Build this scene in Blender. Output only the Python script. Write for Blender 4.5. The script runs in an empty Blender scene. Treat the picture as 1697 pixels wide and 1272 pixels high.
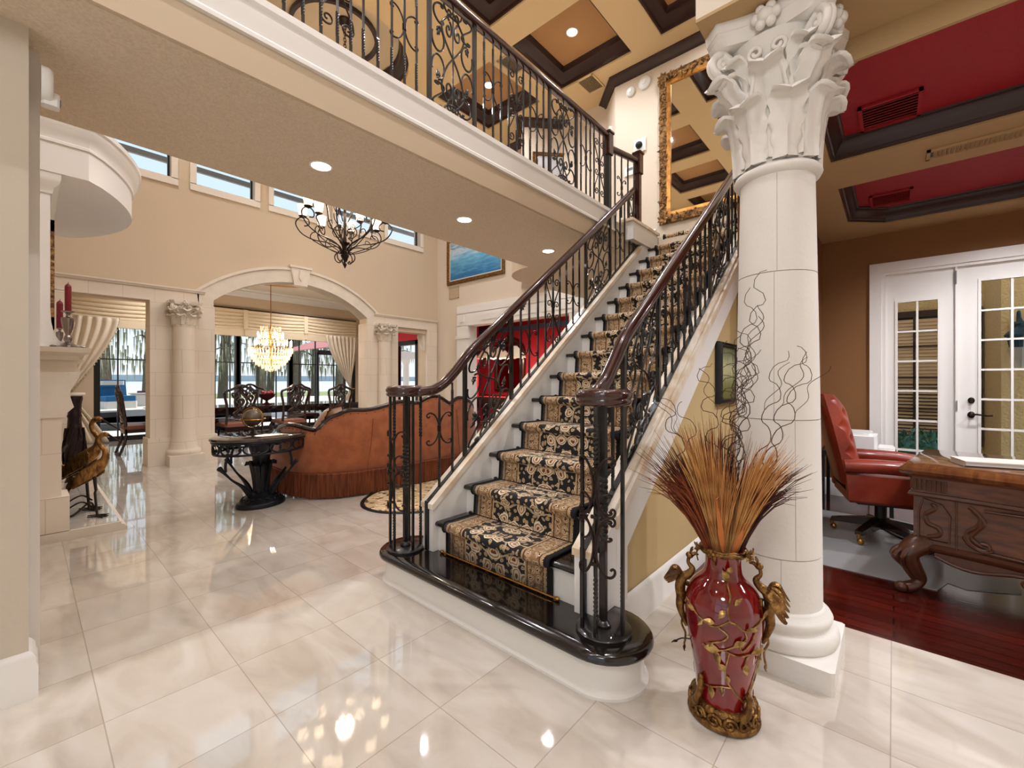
import bpy, bmesh, math, random
from mathutils import Vector, Matrix
from math import sin, cos, pi, radians, sqrt, atan2
random.seed(7)
SC = bpy.context.scene
COL = SC.collection

def lin(*c):
    if len(c) == 1: c = c[0]
    return tuple((v/255/12.92 if v/255 <= .04045 else ((v/255+.055)/1.055)**2.4) for v in c)

def mat(name, col, rough=.5, metal=0, coat=0, bump=None, vary=None, spec=.5, emit=None, trans=0, alpha=1, sheen=0, ior=1.45):
    m = bpy.data.materials.new(name); m.use_nodes = True
    nt = m.node_tree; b = nt.nodes['Principled BSDF']
    L = nt.links
    c = lin(col)+(1,)
    b.inputs['Base Color'].default_value = c
    b.inputs['Roughness'].default_value = rough
    b.inputs['Metallic'].default_value = metal
    b.inputs['Coat Weight'].default_value = coat
    b.inputs['Coat Roughness'].default_value = .05
    b.inputs['Specular IOR Level'].default_value = spec
    b.inputs['IOR'].default_value = ior
    b.inputs['Transmission Weight'].default_value = trans
    b.inputs['Alpha'].default_value = alpha
    b.inputs['Sheen Weight'].default_value = sheen
    if emit:
        b.inputs['Emission Color'].default_value = lin(emit[0])+(1,)
        b.inputs['Emission Strength'].default_value = emit[1]
    tc = None
    if vary or bump:
        tc = nt.nodes.new('ShaderNodeTexCoord')
    if vary:                                   # (scale, second colour, detail, stretch)
        n = nt.nodes.new('ShaderNodeTexNoise'); n.inputs['Scale'].default_value = vary[0]
        n.inputs['Detail'].default_value = vary[2] if len(vary) > 2 else 4
        src = tc.outputs['Object']
        if len(vary) > 3:
            mp = nt.nodes.new('ShaderNodeMapping'); mp.inputs['Scale'].default_value = vary[3]
            L.new(src, mp.inputs['Vector']); src = mp.outputs['Vector']
        L.new(src, n.inputs['Vector'])
        r = nt.nodes.new('ShaderNodeValToRGB')
        r.color_ramp.elements[0].position = .38; r.color_ramp.elements[1].position = .64
        r.color_ramp.elements[0].color = c; r.color_ramp.elements[1].color = lin(vary[1])+(1,)
        L.new(n.outputs['Fac'], r.inputs['Fac']); L.new(r.outputs['Color'], b.inputs['Base Color'])
    if bump:                                   # (scale, strength, distance)
        n = nt.nodes.new('ShaderNodeTexNoise'); n.inputs['Scale'].default_value = bump[0]; n.inputs['Detail'].default_value = 3
        L.new(tc.outputs['Object'], n.inputs['Vector'])
        bp = nt.nodes.new('ShaderNodeBump'); bp.inputs['Strength'].default_value = bump[1]
        bp.inputs['Distance'].default_value = bump[2] if len(bump) > 2 else .01
        L.new(n.outputs['Fac'], bp.inputs['Height']); L.new(bp.outputs['Normal'], b.inputs['Normal'])
    return m

def V(*a): return Vector(a)

def catmull(pts, n=6, closed=False):
    pts = [Vector(p) for p in pts]; out = []
    N = len(pts)
    for i in range(N if closed else N-1):
        if closed: p0, p1, p2, p3 = pts[i-1], pts[i], pts[(i+1) % N], pts[(i+2) % N]
        else: p0, p1, p2, p3 = pts[max(i-1, 0)], pts[i], pts[i+1], pts[min(i+2, N-1)]
        for k in range(n):
            t = k/n
            out.append(.5*((2*p1)+(p2-p0)*t+(2*p0-5*p1+4*p2-p3)*t*t+(3*p1-p0-3*p2+p3)*t**3))
    if not closed: out.append(pts[-1])
    return out

class MB:
    def __init__(s): s.b = bmesh.new(); s.mi = 0
    def face(s, vs):
        try:
            f = s.b.faces.new(vs); f.material_index = s.mi; return f
        except ValueError: return None
    def v(s, p): return s.b.verts.new(p)
    def quad(s, *ps): return s.face([s.v(p) for p in ps])
    def box(s, x0, x1, y0, y1, z0, z1, bev=0):
        if x0 > x1: x0, x1 = x1, x0
        if y0 > y1: y0, y1 = y1, y0
        if z0 > z1: z0, z1 = z1, z0
        if bev:
            return s.prism([(x0+bev, y0), (x1-bev, y0), (x1, y0+bev), (x1, y1-bev), (x1-bev, y1), (x0+bev, y1), (x0, y1-bev), (x0, y0+bev)], z0, z1)
        p = [s.v((x, y, z)) for z in (z0, z1) for x, y in ((x0, y0), (x1, y0), (x1, y1), (x0, y1))]
        for f in ((3, 2, 1, 0), (4, 5, 6, 7), (0, 1, 5, 4), (1, 2, 6, 5), (2, 3, 7, 6), (3, 0, 4, 7)):
            s.face([p[i] for i in f])
    def prism(s, poly, a, b, ax='z'):
        def P(u, v, w): return (u, v, w) if ax == 'z' else ((u, w, v) if ax == 'y' else (w, u, v))
        A = [s.v(P(u, v, a)) for u, v in poly]; B = [s.v(P(u, v, b)) for u, v in poly]
        n = len(poly)
        s.face(A[::-1]); s.face(B)
        for i in range(n): s.face([A[i], A[(i+1) % n], B[(i+1) % n], B[i]])
    def loft(s, rings, cap=True, closed=False, wrap=True):
        R = [[s.v(p) for p in r] for r in rings]
        n = len(R[0])
        for i in range(len(R) if closed else len(R)-1):
            a, b = R[i], R[(i+1) % len(R)]
            for k in range(n if wrap else n-1):
                s.face([a[k], a[(k+1) % n], b[(k+1) % n], b[k]])
        if cap and not closed and wrap: s.face(R[0][::-1]); s.face(R[-1])
        return R
    def tube(s, path, r=.006, n=6, closed=False, sx=1, sy=1):
        P = [Vector(p) for p in path]; N = len(P)
        if N < 2: return
        rings = []; prev = None
        for i in range(N):
            if closed: t = P[(i+1) % N]-P[i-1]
            else: t = P[min(i+1, N-1)]-P[max(i-1, 0)]
            if t.length < 1e-9: t = Vector((0, 0, 1))
            t.normalize()
            if prev is None:
                u = t.orthogonal().normalized()
                if abs(t.z) < .95: u = Vector((0, 0, 1)).cross(t).normalized()
            else:
                u = prev-t*prev.dot(t)
                u = u.normalized() if u.length > 1e-6 else t.orthogonal().normalized()
            prev = u; w = t.cross(u)
            rr = r[i] if isinstance(r, (list, tuple)) else r
            rings.append([P[i]+(u*cos(2*pi*k/n)*sx+w*sin(2*pi*k/n)*sy)*rr for k in range(n)])
        s.loft(rings, closed=closed)
    def lathe(s, prof, c=(0, 0, 0), seg=24, a0=0, a1=2*pi, sx=1, sy=1):
        full = abs(a1-a0-2*pi) < 1e-6
        K = seg if full else seg+1
        rings = [[(c[0]+r*sx*cos(a0+(a1-a0)*k/seg), c[1]+r*sy*sin(a0+(a1-a0)*k/seg), c[2]+z) for k in range(K)] for r, z in prof]
        s.loft(rings, cap=full, wrap=full)
    def sph(s, c, rx, ry=None, rz=None, seg=12, rings=8):
        ry = rx if ry is None else ry; rz = rx if rz is None else rz
        s.loft([[(c[0]+rx*max(sin(pi*i/rings), .001)*cos(2*pi*k/seg), c[1]+ry*max(sin(pi*i/rings), .001)*sin(2*pi*k/seg), c[2]-rz*cos(pi*i/rings)) for k in range(seg)] for i in range(rings+1)])
    def sweep(s, prof, path, closed=False, cap=True):
        """mitred moulding: prof = (out, up) pairs, out is to the RIGHT of travel along path (x,y,z)"""
        P = [Vector(p) for p in path]; N = len(P); rings = []
        for i in range(N):
            a = P[i]-P[i-1] if (i or closed) else P[1]-P[0]
            b = P[(i+1) % N]-P[i] if (i < N-1 or closed) else P[i]-P[i-1]
            a = Vector((a.x, a.y, 0)).normalized(); b = Vector((b.x, b.y, 0)).normalized()
            na = Vector((a.y, -a.x, 0)); nb = Vector((b.y, -b.x, 0))
            m = na+nb; d = 1+na.dot(nb)
            m = m/max(d, .15)
            rings.append([P[i]+m*o+Vector((0, 0, u)) for o, u in prof])
        s.loft(rings, closed=closed, cap=cap)
    def grid(s, fn, nu, nv, wrapu=False):
        R = [[s.v(fn(i/nu, j/nv)) for i in range(nu if wrapu else nu+1)] for j in range(nv+1)]
        for j in range(nv):
            for i in range(nu):
                s.face([R[j][i], R[j][(i+1) % len(R[j])], R[j+1][(i+1) % len(R[j])], R[j+1][i]])
    def xf(s, M, start=0):
        s.b.verts.ensure_lookup_table()
        for v in s.b.verts[start:]: v.co = M @ v.co
    def n(s): return len(s.b.verts)
    def build(s, name, m, parent=None, smooth=40, world=True, loc=None, fix=True):
        if fix: bmesh.ops.recalc_face_normals(s.b, faces=s.b.faces)
        me = bpy.data.meshes.new(name)
        off = None
        if parent is not None and world: off = Vector(parent.location)
        if loc is not None: off = Vector(loc)
        if off is not None:
            for v in s.b.verts: v.co -= off
        s.b.to_mesh(me); s.b.free()
        for x in (m if isinstance(m, (list, tuple)) else [m]): me.materials.append(x)
        if smooth:
            me.shade_smooth(); me.set_sharp_from_angle(angle=radians(smooth))
        o = bpy.data.objects.new(name, me); COL.objects.link(o)
        if parent is not None: o.parent = parent
        if loc is not None: o.location = loc
        return o

def tag(o, label, cat, group=None, kind=None):
    o['label'] = label; o['category'] = cat
    if group: o['group'] = group
    if kind: o['kind'] = kind
    return o
def thing(name, label, cat, loc=(0, 0, 0), rz=0, group=None):
    o = bpy.data.objects.new(name, None); COL.objects.link(o); o.empty_display_size = .1
    o.location = loc; o.rotation_euler = (0, 0, rz)
    return tag(o, label, cat, group)
def st(o, label=None, cat=None):
    o['kind'] = 'structure'
    if label: o['label'] = label
    if cat: o['category'] = cat
    return o
def dup(root, loc, rz=0, label=None, scale=None):
    r = root.copy(); COL.objects.link(r); r.location = loc; r.rotation_euler = (0, 0, rz)
    if label: r['label'] = label
    if scale: r.scale = scale
    for ch in list(root.children):
        c = ch.copy(); COL.objects.link(c); c.parent = r
        for g in list(ch.children):
            d = g.copy(); COL.objects.link(d); d.parent = c
    return r

# ---- wrought-iron scroll curves in a unit box --------------------------------
def _integrate(kf, n=70):
    x = y = 0; h = 0; pts = [(0, 0)]
    for i in range(n):
        t = -1+2*(i+.5)/n
        h += kf(t)*2/n
        x += cos(h)*2/n; y += sin(h)*2/n; pts.append((x, y))
    return pts
def _unit(pts, rot=None):
    if rot is not None: pts = [(x*cos(rot)-y*sin(rot), x*sin(rot)+y*cos(rot)) for x, y in pts]
    x0 = min(p[0] for p in pts); x1 = max(p[0] for p in pts); y0 = min(p[1] for p in pts); y1 = max(p[1] for p in pts)
    return [((p[0]-x0)/(x1-x0)-.5, (p[1]-y0)/(y1-y0)-.5) for p in pts]
def _cs(A=26, k0=1.2, p=4, n=64):
    pts = _integrate(lambda t: k0+A*abs(t)**p, n)
    a = atan2(pts[-1][1]-pts[0][1], pts[-1][0]-pts[0][0])
    return _unit(pts, pi/2-a)
def _ss(A=26, p=3.4, n=64):
    pts = _integrate(lambda t: (1 if t > 0 else -1)*(.3+A*abs(t)**p), n)
    a = atan2(pts[-1][1]-pts[0][1], pts[-1][0]-pts[0][0])
    return _unit(pts, pi/2-a)
CSC = _cs()          # opens to -x side or +x, see below; height along y
SSC = _ss()
def cscroll(cx, cy, w, h, flip=1): return [(cx+flip*x*w, cy+y*h) for x, y in CSC]
def sscroll(cx, cy, w, h, flip=1): return [(cx+flip*x*w, cy+y*h) for x, y in SSC]
def curl(cx, cy, r, a0, turns=1.3, d=1, n=20):
    return [(cx+r*(1-.8*i/n)*cos(a0+d*turns*2*pi*i/n), cy+r*(1-.8*i/n)*sin(a0+d*turns*2*pi*i/n)) for i in range(n+1)]
M = {}
M['wall'] = mat('beige_wall', (208, 189, 163), .8, bump=(60, .08))
M['wallwarm'] = mat('upper_wall', (222, 209, 191), .8, bump=(60, .08))
M['post'] = mat('taupe_wall', (205, 193, 176), .8, bump=(50, .1))
M['soffit'] = mat('textured_soffit', (228, 212, 188), .85, bump=(130, .55, .012), vary=(90, (216, 199, 174), 3))
M['white'] = mat('white_trim', (236, 233, 228), .35)
M['cream'] = mat('cream_trim', (232, 222, 208), .5)
M['stone'] = mat('cast_stone', (226, 216, 202), .75, bump=(40, .12), vary=(5, (219, 208, 193), 5))
M['stonew'] = mat('white_cast_stone', (230, 226, 219), .7, bump=(45, .15))
M['joint'] = mat('stone_joint', (176, 163, 146), .9)
M['tan'] = mat('tan_stair_wall', (196, 171, 122), .7, bump=(70, .12))
M['brown'] = mat('brown_office_wall', (139, 98, 58), .75, bump=(70, .15))
M['offceil'] = mat('tan_office_ceiling', (183, 152, 108), .75, bump=(60, .12))
M['red'] = mat('red_ceiling', (160, 26, 36), .6, bump=(90, .5, .012))
M['redwall'] = mat('red_wall', (196, 40, 58), .65, bump=(40, .1))
M['ceil'] = mat('upper_ceiling', (226, 197, 150), .8)
M['coffer'] = mat('coffer_panel', (196, 148, 98), .8, bump=(80, .2))
M['dkmould'] = mat('dark_brown_moulding', (58, 38, 33), .35)
M['dome'] = mat('dome_paint', (226, 205, 172), .8)
M['blackwood'] = mat('black_stained_tread', (20, 15, 13), .16, coat=.6)
M['handrail'] = mat('mahogany_handrail', (62, 24, 17), .2, coat=.7, vary=(9, (38, 14, 11), 5, (1, 14, 14)))
M['iron'] = mat('wrought_iron', (27, 25, 25), .32, metal=.2, coat=.35)
M['ironbr'] = mat('bronzed_iron', (46, 34, 28), .38, metal=.6)
M['curb'] = mat('marble_curb', (236, 227, 212), .3, vary=(7, (214, 190, 158), 8))
M['gold'] = mat('antique_gilt', (146, 108, 60), .38, metal=.85, vary=(30, (92, 62, 32), 4), bump=(70, .6))
M['goldfr'] = mat('gilded_frame', (158, 118, 68), .4, metal=.6, vary=(26, (82, 56, 34), 5), bump=(55, .9, .02))
M['goldin'] = mat('gilt_inner_frame', (204, 146, 70), .35, metal=.65, vary=(14, (160, 104, 50), 4))
M['vine'] = mat('gilt_vine', (190, 156, 96), .35, metal=.8, vary=(40, (110, 80, 44), 3))
M['vase'] = mat('oxblood_glaze', (132, 14, 20), .07, coat=1, vary=(4, (92, 7, 12), 3))
M['mirror'] = mat('mirror_glass', (235, 235, 232), .02, metal=1)
M['glass'] = mat('clear_glass', (255, 255, 255), 0, trans=1, ior=1.05, spec=.3)
M['blackfr'] = mat('black_aluminium', (22, 20, 20), .4)
M['fabric'] = mat('cream_shade_fabric', (222, 204, 174), .85, sheen=.2, bump=(120, .2))
M['curtain'] = mat('cream_curtain_fabric', (224, 210, 188), .8, sheen=.2)
M['silver'] = mat('pewter', (140, 130, 124), .25, metal=.9)
M['redwax'] = mat('dark_red_candle', (110, 8, 22), .4)
M['bronze'] = mat('bronze_bird', (186, 140, 82), .36, metal=.75, vary=(16, (112, 78, 44), 5, (3, 1, 1)), bump=(60, .5))
M['darkvase'] = mat('dark_carved_vase', (44, 30, 30), .22, metal=.3, bump=(18, .6, .02))
M['darkwood'] = mat('dark_carved_wood', (34, 18, 16), .22, coat=.5)
M['table'] = mat('dark_polished_table', (40, 22, 18), .08, coat=.8)
M['seat'] = mat('chair_leather', (134, 84, 66), .5)
M['sofa'] = mat('rust_velvet', (166, 94, 52), .75, sheen=.4, vary=(9, (146, 78, 42), 6), bump=(160, .2))
M['fringe'] = mat('rust_bullion_fringe', (140, 76, 44), .8, vary=(60, (92, 46, 26), 3, (1, 1, .05)))
M['pillow'] = mat('bronze_satin', (150, 104, 62), .4, sheen=.4)
M['tassel'] = mat('brown_tassel_trim', (74, 44, 32), .8)
M['marbletop'] = mat('dark_marble_top', (72, 62, 58), .06, coat=.8, vary=(9, (40, 34, 34), 7))
M['castiron'] = mat('cast_iron_table', (30, 32, 38), .38, metal=.5)
M['globe'] = mat('smoked_globe', (92, 78, 58), .15, coat=.6, vary=(4, (60, 52, 44), 4))
M['frost'] = mat('frosted_glass_shade', (255, 244, 226), .5, emit=((255, 226, 186), 2.2))
M['bulb'] = mat('lit_bulb', (255, 240, 210), .5, emit=((255, 222, 170), 12))
M['can'] = mat('lit_recessed_lens', (255, 250, 240), .5, emit=((255, 240, 215), 14))
M['crystal'] = mat('crystal_drops', (255, 244, 230), .05, spec=1, coat=.6, trans=.35, emit=((255, 205, 150), .55))
M['brass'] = mat('brass', (176, 130, 64), .25, metal=.9)
M['leather'] = mat('red_leather', (142, 54, 36), .32, coat=.3, vary=(5, (116, 38, 24), 4), bump=(30, .12))
M['desk'] = mat('walnut_desk', (104, 56, 32), .28, coat=.4, vary=(6, (66, 32, 19), 6, (1, 1, 6)))
M['desktop'] = mat('polished_desk_top', (118, 74, 42), .1, coat=.8, vary=(5, (90, 52, 29), 6, (6, 1, 1)))
M['deskdark'] = mat('carved_walnut', (78, 40, 24), .35, coat=.3)
M['blackpl'] = mat('black_plastic', (20, 19, 20), .4)
M['chmat'] = mat('grey_chair_mat', (186, 188, 190), .25, alpha=.6)
M['paper'] = mat('white_paper', (232, 230, 226), .6)
M['book'] = mat('white_book_cover', (226, 222, 214), .3)
M['bookdk'] = mat('book_dark_cover', (74, 52, 40), .4)
M['stucco'] = mat('cream_stucco', (226, 208, 160), .9, bump=(30, .9, .03))
M['dkframe'] = mat('dark_brown_frame', (56, 44, 42), .5)
M['blind'] = mat('white_blind_slats', (232, 214, 186), .6)
M['lantern'] = mat('verdigris_lantern', (46, 74, 92), .4, metal=.5)
M['amber'] = mat('amber_lantern_glass', (226, 230, 232), .2, alpha=.5)
M['leafblue'] = mat('shrub_leaves', (78, 138, 140), .6, vary=(9, (56, 96, 54), 3))
M['bark'] = mat('cypress_bark', (128, 116, 100), .9, vary=(6, (92, 84, 72), 5, (6, 6, 1)))
M['moss'] = mat('grey_green_foliage', (166, 168, 146), .9, vary=(3, (128, 136, 108), 4))
M['grassg'] = mat('lawn_grass', (132, 142, 96), .9)
M['patio'] = mat('pale_patio', (226, 218, 208), .7, vary=(2, (214, 206, 196), 3))
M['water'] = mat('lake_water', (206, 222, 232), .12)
M['blue'] = mat('blue_outdoor_cushion', (20, 84, 128), .8)
M['wicker'] = mat('grey_wicker', (188, 184, 178), .7)
M['pooldk'] = mat('dark_pool_tile', (60, 56, 54), .4)
M['straw'] = mat('straw_plume', (204, 152, 88), .8, vary=(12, (170, 110, 56), 3))
M['rustgr'] = mat('rust_plume', (138, 66, 30), .8, vary=(12, (96, 42, 22), 3))
M['dkgr'] = mat('dark_brown_plume', (72, 36, 24), .8)
M['willow'] = mat('curly_willow', (74, 52, 38), .7)
M['ochre'] = mat('ochre_leaf', (190, 110, 52), .7)
M['plastic'] = mat('white_plastic', (238, 238, 236), .4)
M['vent'] = mat('tan_vent', (190, 168, 136), .6)
M['grey'] = mat('grey_metal', (120, 120, 122), .5)
M['terracotta'] = mat('lamp_shade_cloth', (236, 222, 196), .7, emit=((255, 226, 180), .15))
M['greywall'] = mat('grey_reveal', (168, 158, 148), .8)

def nodes(name):
    m = bpy.data.materials.new(name); m.use_nodes = True
    return m, m.node_tree, m.node_tree.nodes['Principled BSDF']
def nd(nt, t, **kw):
    n = nt.nodes.new(t)
    for k, v in kw.items():
        if k.startswith('i_'): n.inputs[int(k[2:])].default_value = v
        else: setattr(n, k, v)
    return n
def math_(nt, op, a, b=None, c=None):
    n = nt.nodes.new('ShaderNodeMath'); n.operation = op
    for i, x in enumerate((a, b, c)):
        if x is None: continue
        if isinstance(x, (int, float)): n.inputs[i].default_value = x
        else: nt.links.new(x, n.inputs[i])
    return n.outputs[0]
def mix_(nt, fac, a, b):
    n = nt.nodes.new('ShaderNodeMix'); n.data_type = 'RGBA'
    for i, x in ((0, fac), (6, a), (7, b)):
        if isinstance(x, (int, float)): n.inputs[i].default_value = x
        elif isinstance(x, tuple): n.inputs[i].default_value = x+(1,) if len(x) == 3 else x
        else: nt.links.new(x, n.inputs[i])
    return n.outputs[2]
def ramp_(nt, fac, stops, const=False):
    r = nt.nodes.new('ShaderNodeValToRGB')
    if const: r.color_ramp.interpolation = 'CONSTANT'
    e = r.color_ramp.elements
    while len(e) < len(stops): e.new(.5)
    for el, (p, c) in zip(e, stops): el.position = p; el.color = lin(c)+(1,)
    nt.links.new(fac, r.inputs['Fac']); return r.outputs['Color']

def marble_floor():
    m, nt, b = nodes('polished_marble_tile'); L = nt.links
    tc = nd(nt, 'ShaderNodeTexCoord'); sx = nd(nt, 'ShaderNodeSeparateXYZ'); L.new(tc.outputs['Object'], sx.inputs[0])
    T = .4475
    gx = math_(nt, 'FRACT', math_(nt, 'DIVIDE', math_(nt, 'SUBTRACT', sx.outputs[0], .2-T*20), T))
    gy = math_(nt, 'FRACT', math_(nt, 'DIVIDE', math_(nt, 'SUBTRACT', sx.outputs[1], 2.246-T*20), T))
    dx = math_(nt, 'MINIMUM', gx, math_(nt, 'SUBTRACT', 1, gx)); dy = math_(nt, 'MINIMUM', gy, math_(nt, 'SUBTRACT', 1, gy))
    g = math_(nt, 'LESS_THAN', math_(nt, 'MINIMUM', dx, dy), .0045)
    ix = math_(nt, 'FLOOR', math_(nt, 'DIVIDE', math_(nt, 'SUBTRACT', sx.outputs[0], .2-T*20), T))
    iy = math_(nt, 'FLOOR', math_(nt, 'DIVIDE', math_(nt, 'SUBTRACT', sx.outputs[1], 2.246-T*20), T))
    wn = nd(nt, 'ShaderNodeTexWhiteNoise', noise_dimensions='2D'); cb = nd(nt, 'ShaderNodeCombineXYZ')
    L.new(ix, cb.inputs[0]); L.new(iy, cb.inputs[1]); L.new(cb.outputs[0], wn.inputs['Vector'])
    mp = nd(nt, 'ShaderNodeMapping'); mp.inputs['Scale'].default_value = (3, 1.1, 1); mp.inputs['Rotation'].default_value = (0, 0, .5)
    va = nd(nt, 'ShaderNodeVectorMath', operation='ADD'); L.new(tc.outputs['Object'], va.inputs[0])
    vs = nd(nt, 'ShaderNodeVectorMath', operation='SCALE'); L.new(wn.outputs['Color'], vs.inputs[0]); vs.inputs['Scale'].default_value = 7
    L.new(vs.outputs[0], va.inputs[1]); L.new(va.outputs[0], mp.inputs['Vector'])
    n = nd(nt, 'ShaderNodeTexNoise'); n.inputs['Scale'].default_value = 1.6; n.inputs['Detail'].default_value = 8; n.inputs['Distortion'].default_value = 1.2
    L.new(mp.outputs[0], n.inputs['Vector'])
    col = ramp_(nt, n.outputs['Fac'], ((.3, (190, 179, 165)), (.5, (206, 197, 185)), (.7, (215, 208, 198))))
    tint = mix_(nt, math_(nt, 'MULTIPLY', wn.outputs['Value'], .16), col, lin(204, 192, 176))
    L.new(mix_(nt, math_(nt, 'MULTIPLY', g, .6), tint, lin(150, 136, 120)), b.inputs['Base Color'])
    b.inputs['Roughness'].default_value = .045; b.inputs['Specular IOR Level'].default_value = .8; b.inputs['Coat Weight'].default_value = .5; b.inputs['Coat Roughness'].default_value = .02
    return m
M['marble'] = marble_floor()

def wood_floor():
    m, nt, b = nodes('red_hardwood_planks'); L = nt.links
    tc = nd(nt, 'ShaderNodeTexCoord')
    mp = nd(nt, 'ShaderNodeMapping'); mp.inputs['Rotation'].default_value = (0, 0, pi/2); L.new(tc.outputs['Object'], mp.inputs['Vector'])
    br = nd(nt, 'ShaderNodeTexBrick'); L.new(mp.outputs[0], br.inputs['Vector'])
    for k, v in (('Scale', 1), ('Mortar Size', .0035), ('Brick Width', .9), ('Row Height', .083), ('Bias', -.1)): br.inputs[k].default_value = v
    br.offset = .37; br.inputs['Color1'].default_value = lin(98, 29, 19)+(1,); br.inputs['Color2'].default_value = lin(44, 12, 10)+(1,); br.inputs['Mortar'].default_value = lin(16, 6, 5)+(1,)
    n = nd(nt, 'ShaderNodeTexNoise'); n.inputs['Scale'].default_value = 6; n.inputs['Detail'].default_value = 6
    m2 = nd(nt, 'ShaderNodeMapping'); m2.inputs['Scale'].default_value = (14, .8, 1); L.new(tc.outputs['Object'], m2.inputs['Vector']); L.new(m2.outputs[0], n.inputs['Vector'])
    L.new(mix_(nt, math_(nt, 'MULTIPLY', n.outputs['Fac'], .55), br.outputs['Color'], lin(30, 8, 8)), b.inputs['Base Color'])
    b.inputs['Roughness'].default_value = .16; b.inputs['Coat Weight'].default_value = .4; b.inputs['Coat Roughness'].default_value = .1
    wv = nd(nt, 'ShaderNodeTexNoise'); wv.inputs['Scale'].default_value = 9; L.new(m2.outputs[0], wv.inputs['Vector'])
    bp = nd(nt, 'ShaderNodeBump'); bp.inputs['Strength'].default_value = .12; bp.inputs['Distance'].default_value = .004
    L.new(wv.outputs['Fac'], bp.inputs['Height']); L.new(bp.outputs[0], b.inputs['Normal'])
    return m
M['wood'] = wood_floor()

def runner_mat():
    """Persian stair runner: UV u across (0..1), v along in metres"""
    m, nt, b = nodes('persian_runner_pile'); L = nt.links
    uv = nd(nt, 'ShaderNodeUVMap'); uv.uv_map = 'UVMap'
    s = nd(nt, 'ShaderNodeSeparateXYZ'); L.new(uv.outputs[0], s.inputs[0])
    U, Vv = s.outputs[0], s.outputs[1]
    W = .82
    X = math_(nt, 'MULTIPLY', math_(nt, 'ABSOLUTE', math_(nt, 'SUBTRACT', U, .5)), W)     # mirrored metres from centre
    cb = nd(nt, 'ShaderNodeCombineXYZ'); L.new(X, cb.inputs[0]); L.new(Vv, cb.inputs[1])
    nz = nd(nt, 'ShaderNodeTexNoise'); nz.inputs['Scale'].default_value = 16; nz.inputs['Detail'].default_value = 1; L.new(cb.outputs[0], nz.inputs['Vector'])
    vm = nd(nt, 'ShaderNodeVectorMath', operation='SUBTRACT'); L.new(nz.outputs['Color'], vm.inputs[0]); vm.inputs[1].default_value = (.5, .5, .5)
    vs = nd(nt, 'ShaderNodeVectorMath', operation='SCALE'); L.new(vm.outputs[0], vs.inputs[0]); vs.inputs['Scale'].default_value = .05
    va = nd(nt, 'ShaderNodeVectorMath', operation='ADD'); L.new(cb.outputs[0], va.inputs[0]); L.new(vs.outputs[0], va.inputs[1])
    def vor(scale, rnd, feat='F1', src=va):
        v = nd(nt, 'ShaderNodeTexVoronoi', voronoi_dimensions='2D', feature=feat); v.inputs['Scale'].default_value = scale; v.inputs['Randomness'].default_value = rnd
        L.new(src.outputs[0], v.inputs['Vector']); return v
    v1 = vor(8.6, .5); v2 = vor(25, .8); v3 = vor(6.2, .5, 'DISTANCE_TO_EDGE')
    fl = ramp_(nt, v1.outputs['Distance'], ((0, (120, 60, 40)), (.09, (226, 206, 172)), (.18, (150, 116, 84)), (.24, (230, 214, 186)), (.31, (22, 19, 21))), True)
    big = math_(nt, 'LESS_THAN', v1.outputs['Distance'], .31)
    sm = ramp_(nt, v2.outputs['Distance'], ((0, (196, 164, 118)), (.13, (120, 88, 62)), (.2, (214, 190, 152)), (.28, (22, 19, 21))), True)
    vine = math_(nt, 'LESS_THAN', v3.outputs['Distance'], .035)
    base = mix_(nt, math_(nt, 'MULTIPLY', vine, .8), sm, lin(206, 182, 146))
    field = mix_(nt, big, base, fl)
    v4 = vor(19, .35)
    bord = ramp_(nt, v4.outputs['Distance'], ((0, (92, 40, 30)), (.12, (222, 200, 164)), (.22, (128, 92, 62)), (.3, (204, 176, 136)), (.42, (156, 122, 86))), True)
    wv = nd(nt, 'ShaderNodeTexNoise'); wv.inputs['Scale'].default_value = 42; wv.inputs['Detail'].default_value = 2; L.new(cb.outputs[0], wv.inputs['Vector'])
    bord = mix_(nt, math_(nt, 'GREATER_THAN', wv.outputs['Fac'], .6), bord, lin(112, 80, 54))
    c = mix_(nt, math_(nt, 'GREATER_THAN', X, .235), field, bord)
    for a0, a1, cc in ((.232, .242, (196, 160, 112)), (.246, .252, (52, 36, 28)), (.352, .358, (56, 40, 30)), (.362, .374, (190, 156, 110)), (.38, .5, (18, 16, 17))):
        band = math_(nt, 'MULTIPLY', math_(nt, 'GREATER_THAN', X, a0), math_(nt, 'LESS_THAN', X, a1))
        c = mix_(nt, band, c, lin(cc))
    L.new(c, b.inputs['Base Color']); b.inputs['Roughness'].default_value = .9; b.inputs['Sheen Weight'].default_value = .08
    f = nd(nt, 'ShaderNodeTexNoise'); f.inputs['Scale'].default_value = 260; L.new(cb.outputs[0], f.inputs['Vector'])
    bp = nd(nt, 'ShaderNodeBump'); bp.inputs['Strength'].default_value = .4; bp.inputs['Distance'].default_value = .006
    L.new(f.outputs['Fac'], bp.inputs['Height']); L.new(bp.outputs[0], b.inputs['Normal'])
    return m
M['runner'] = runner_mat()

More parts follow.
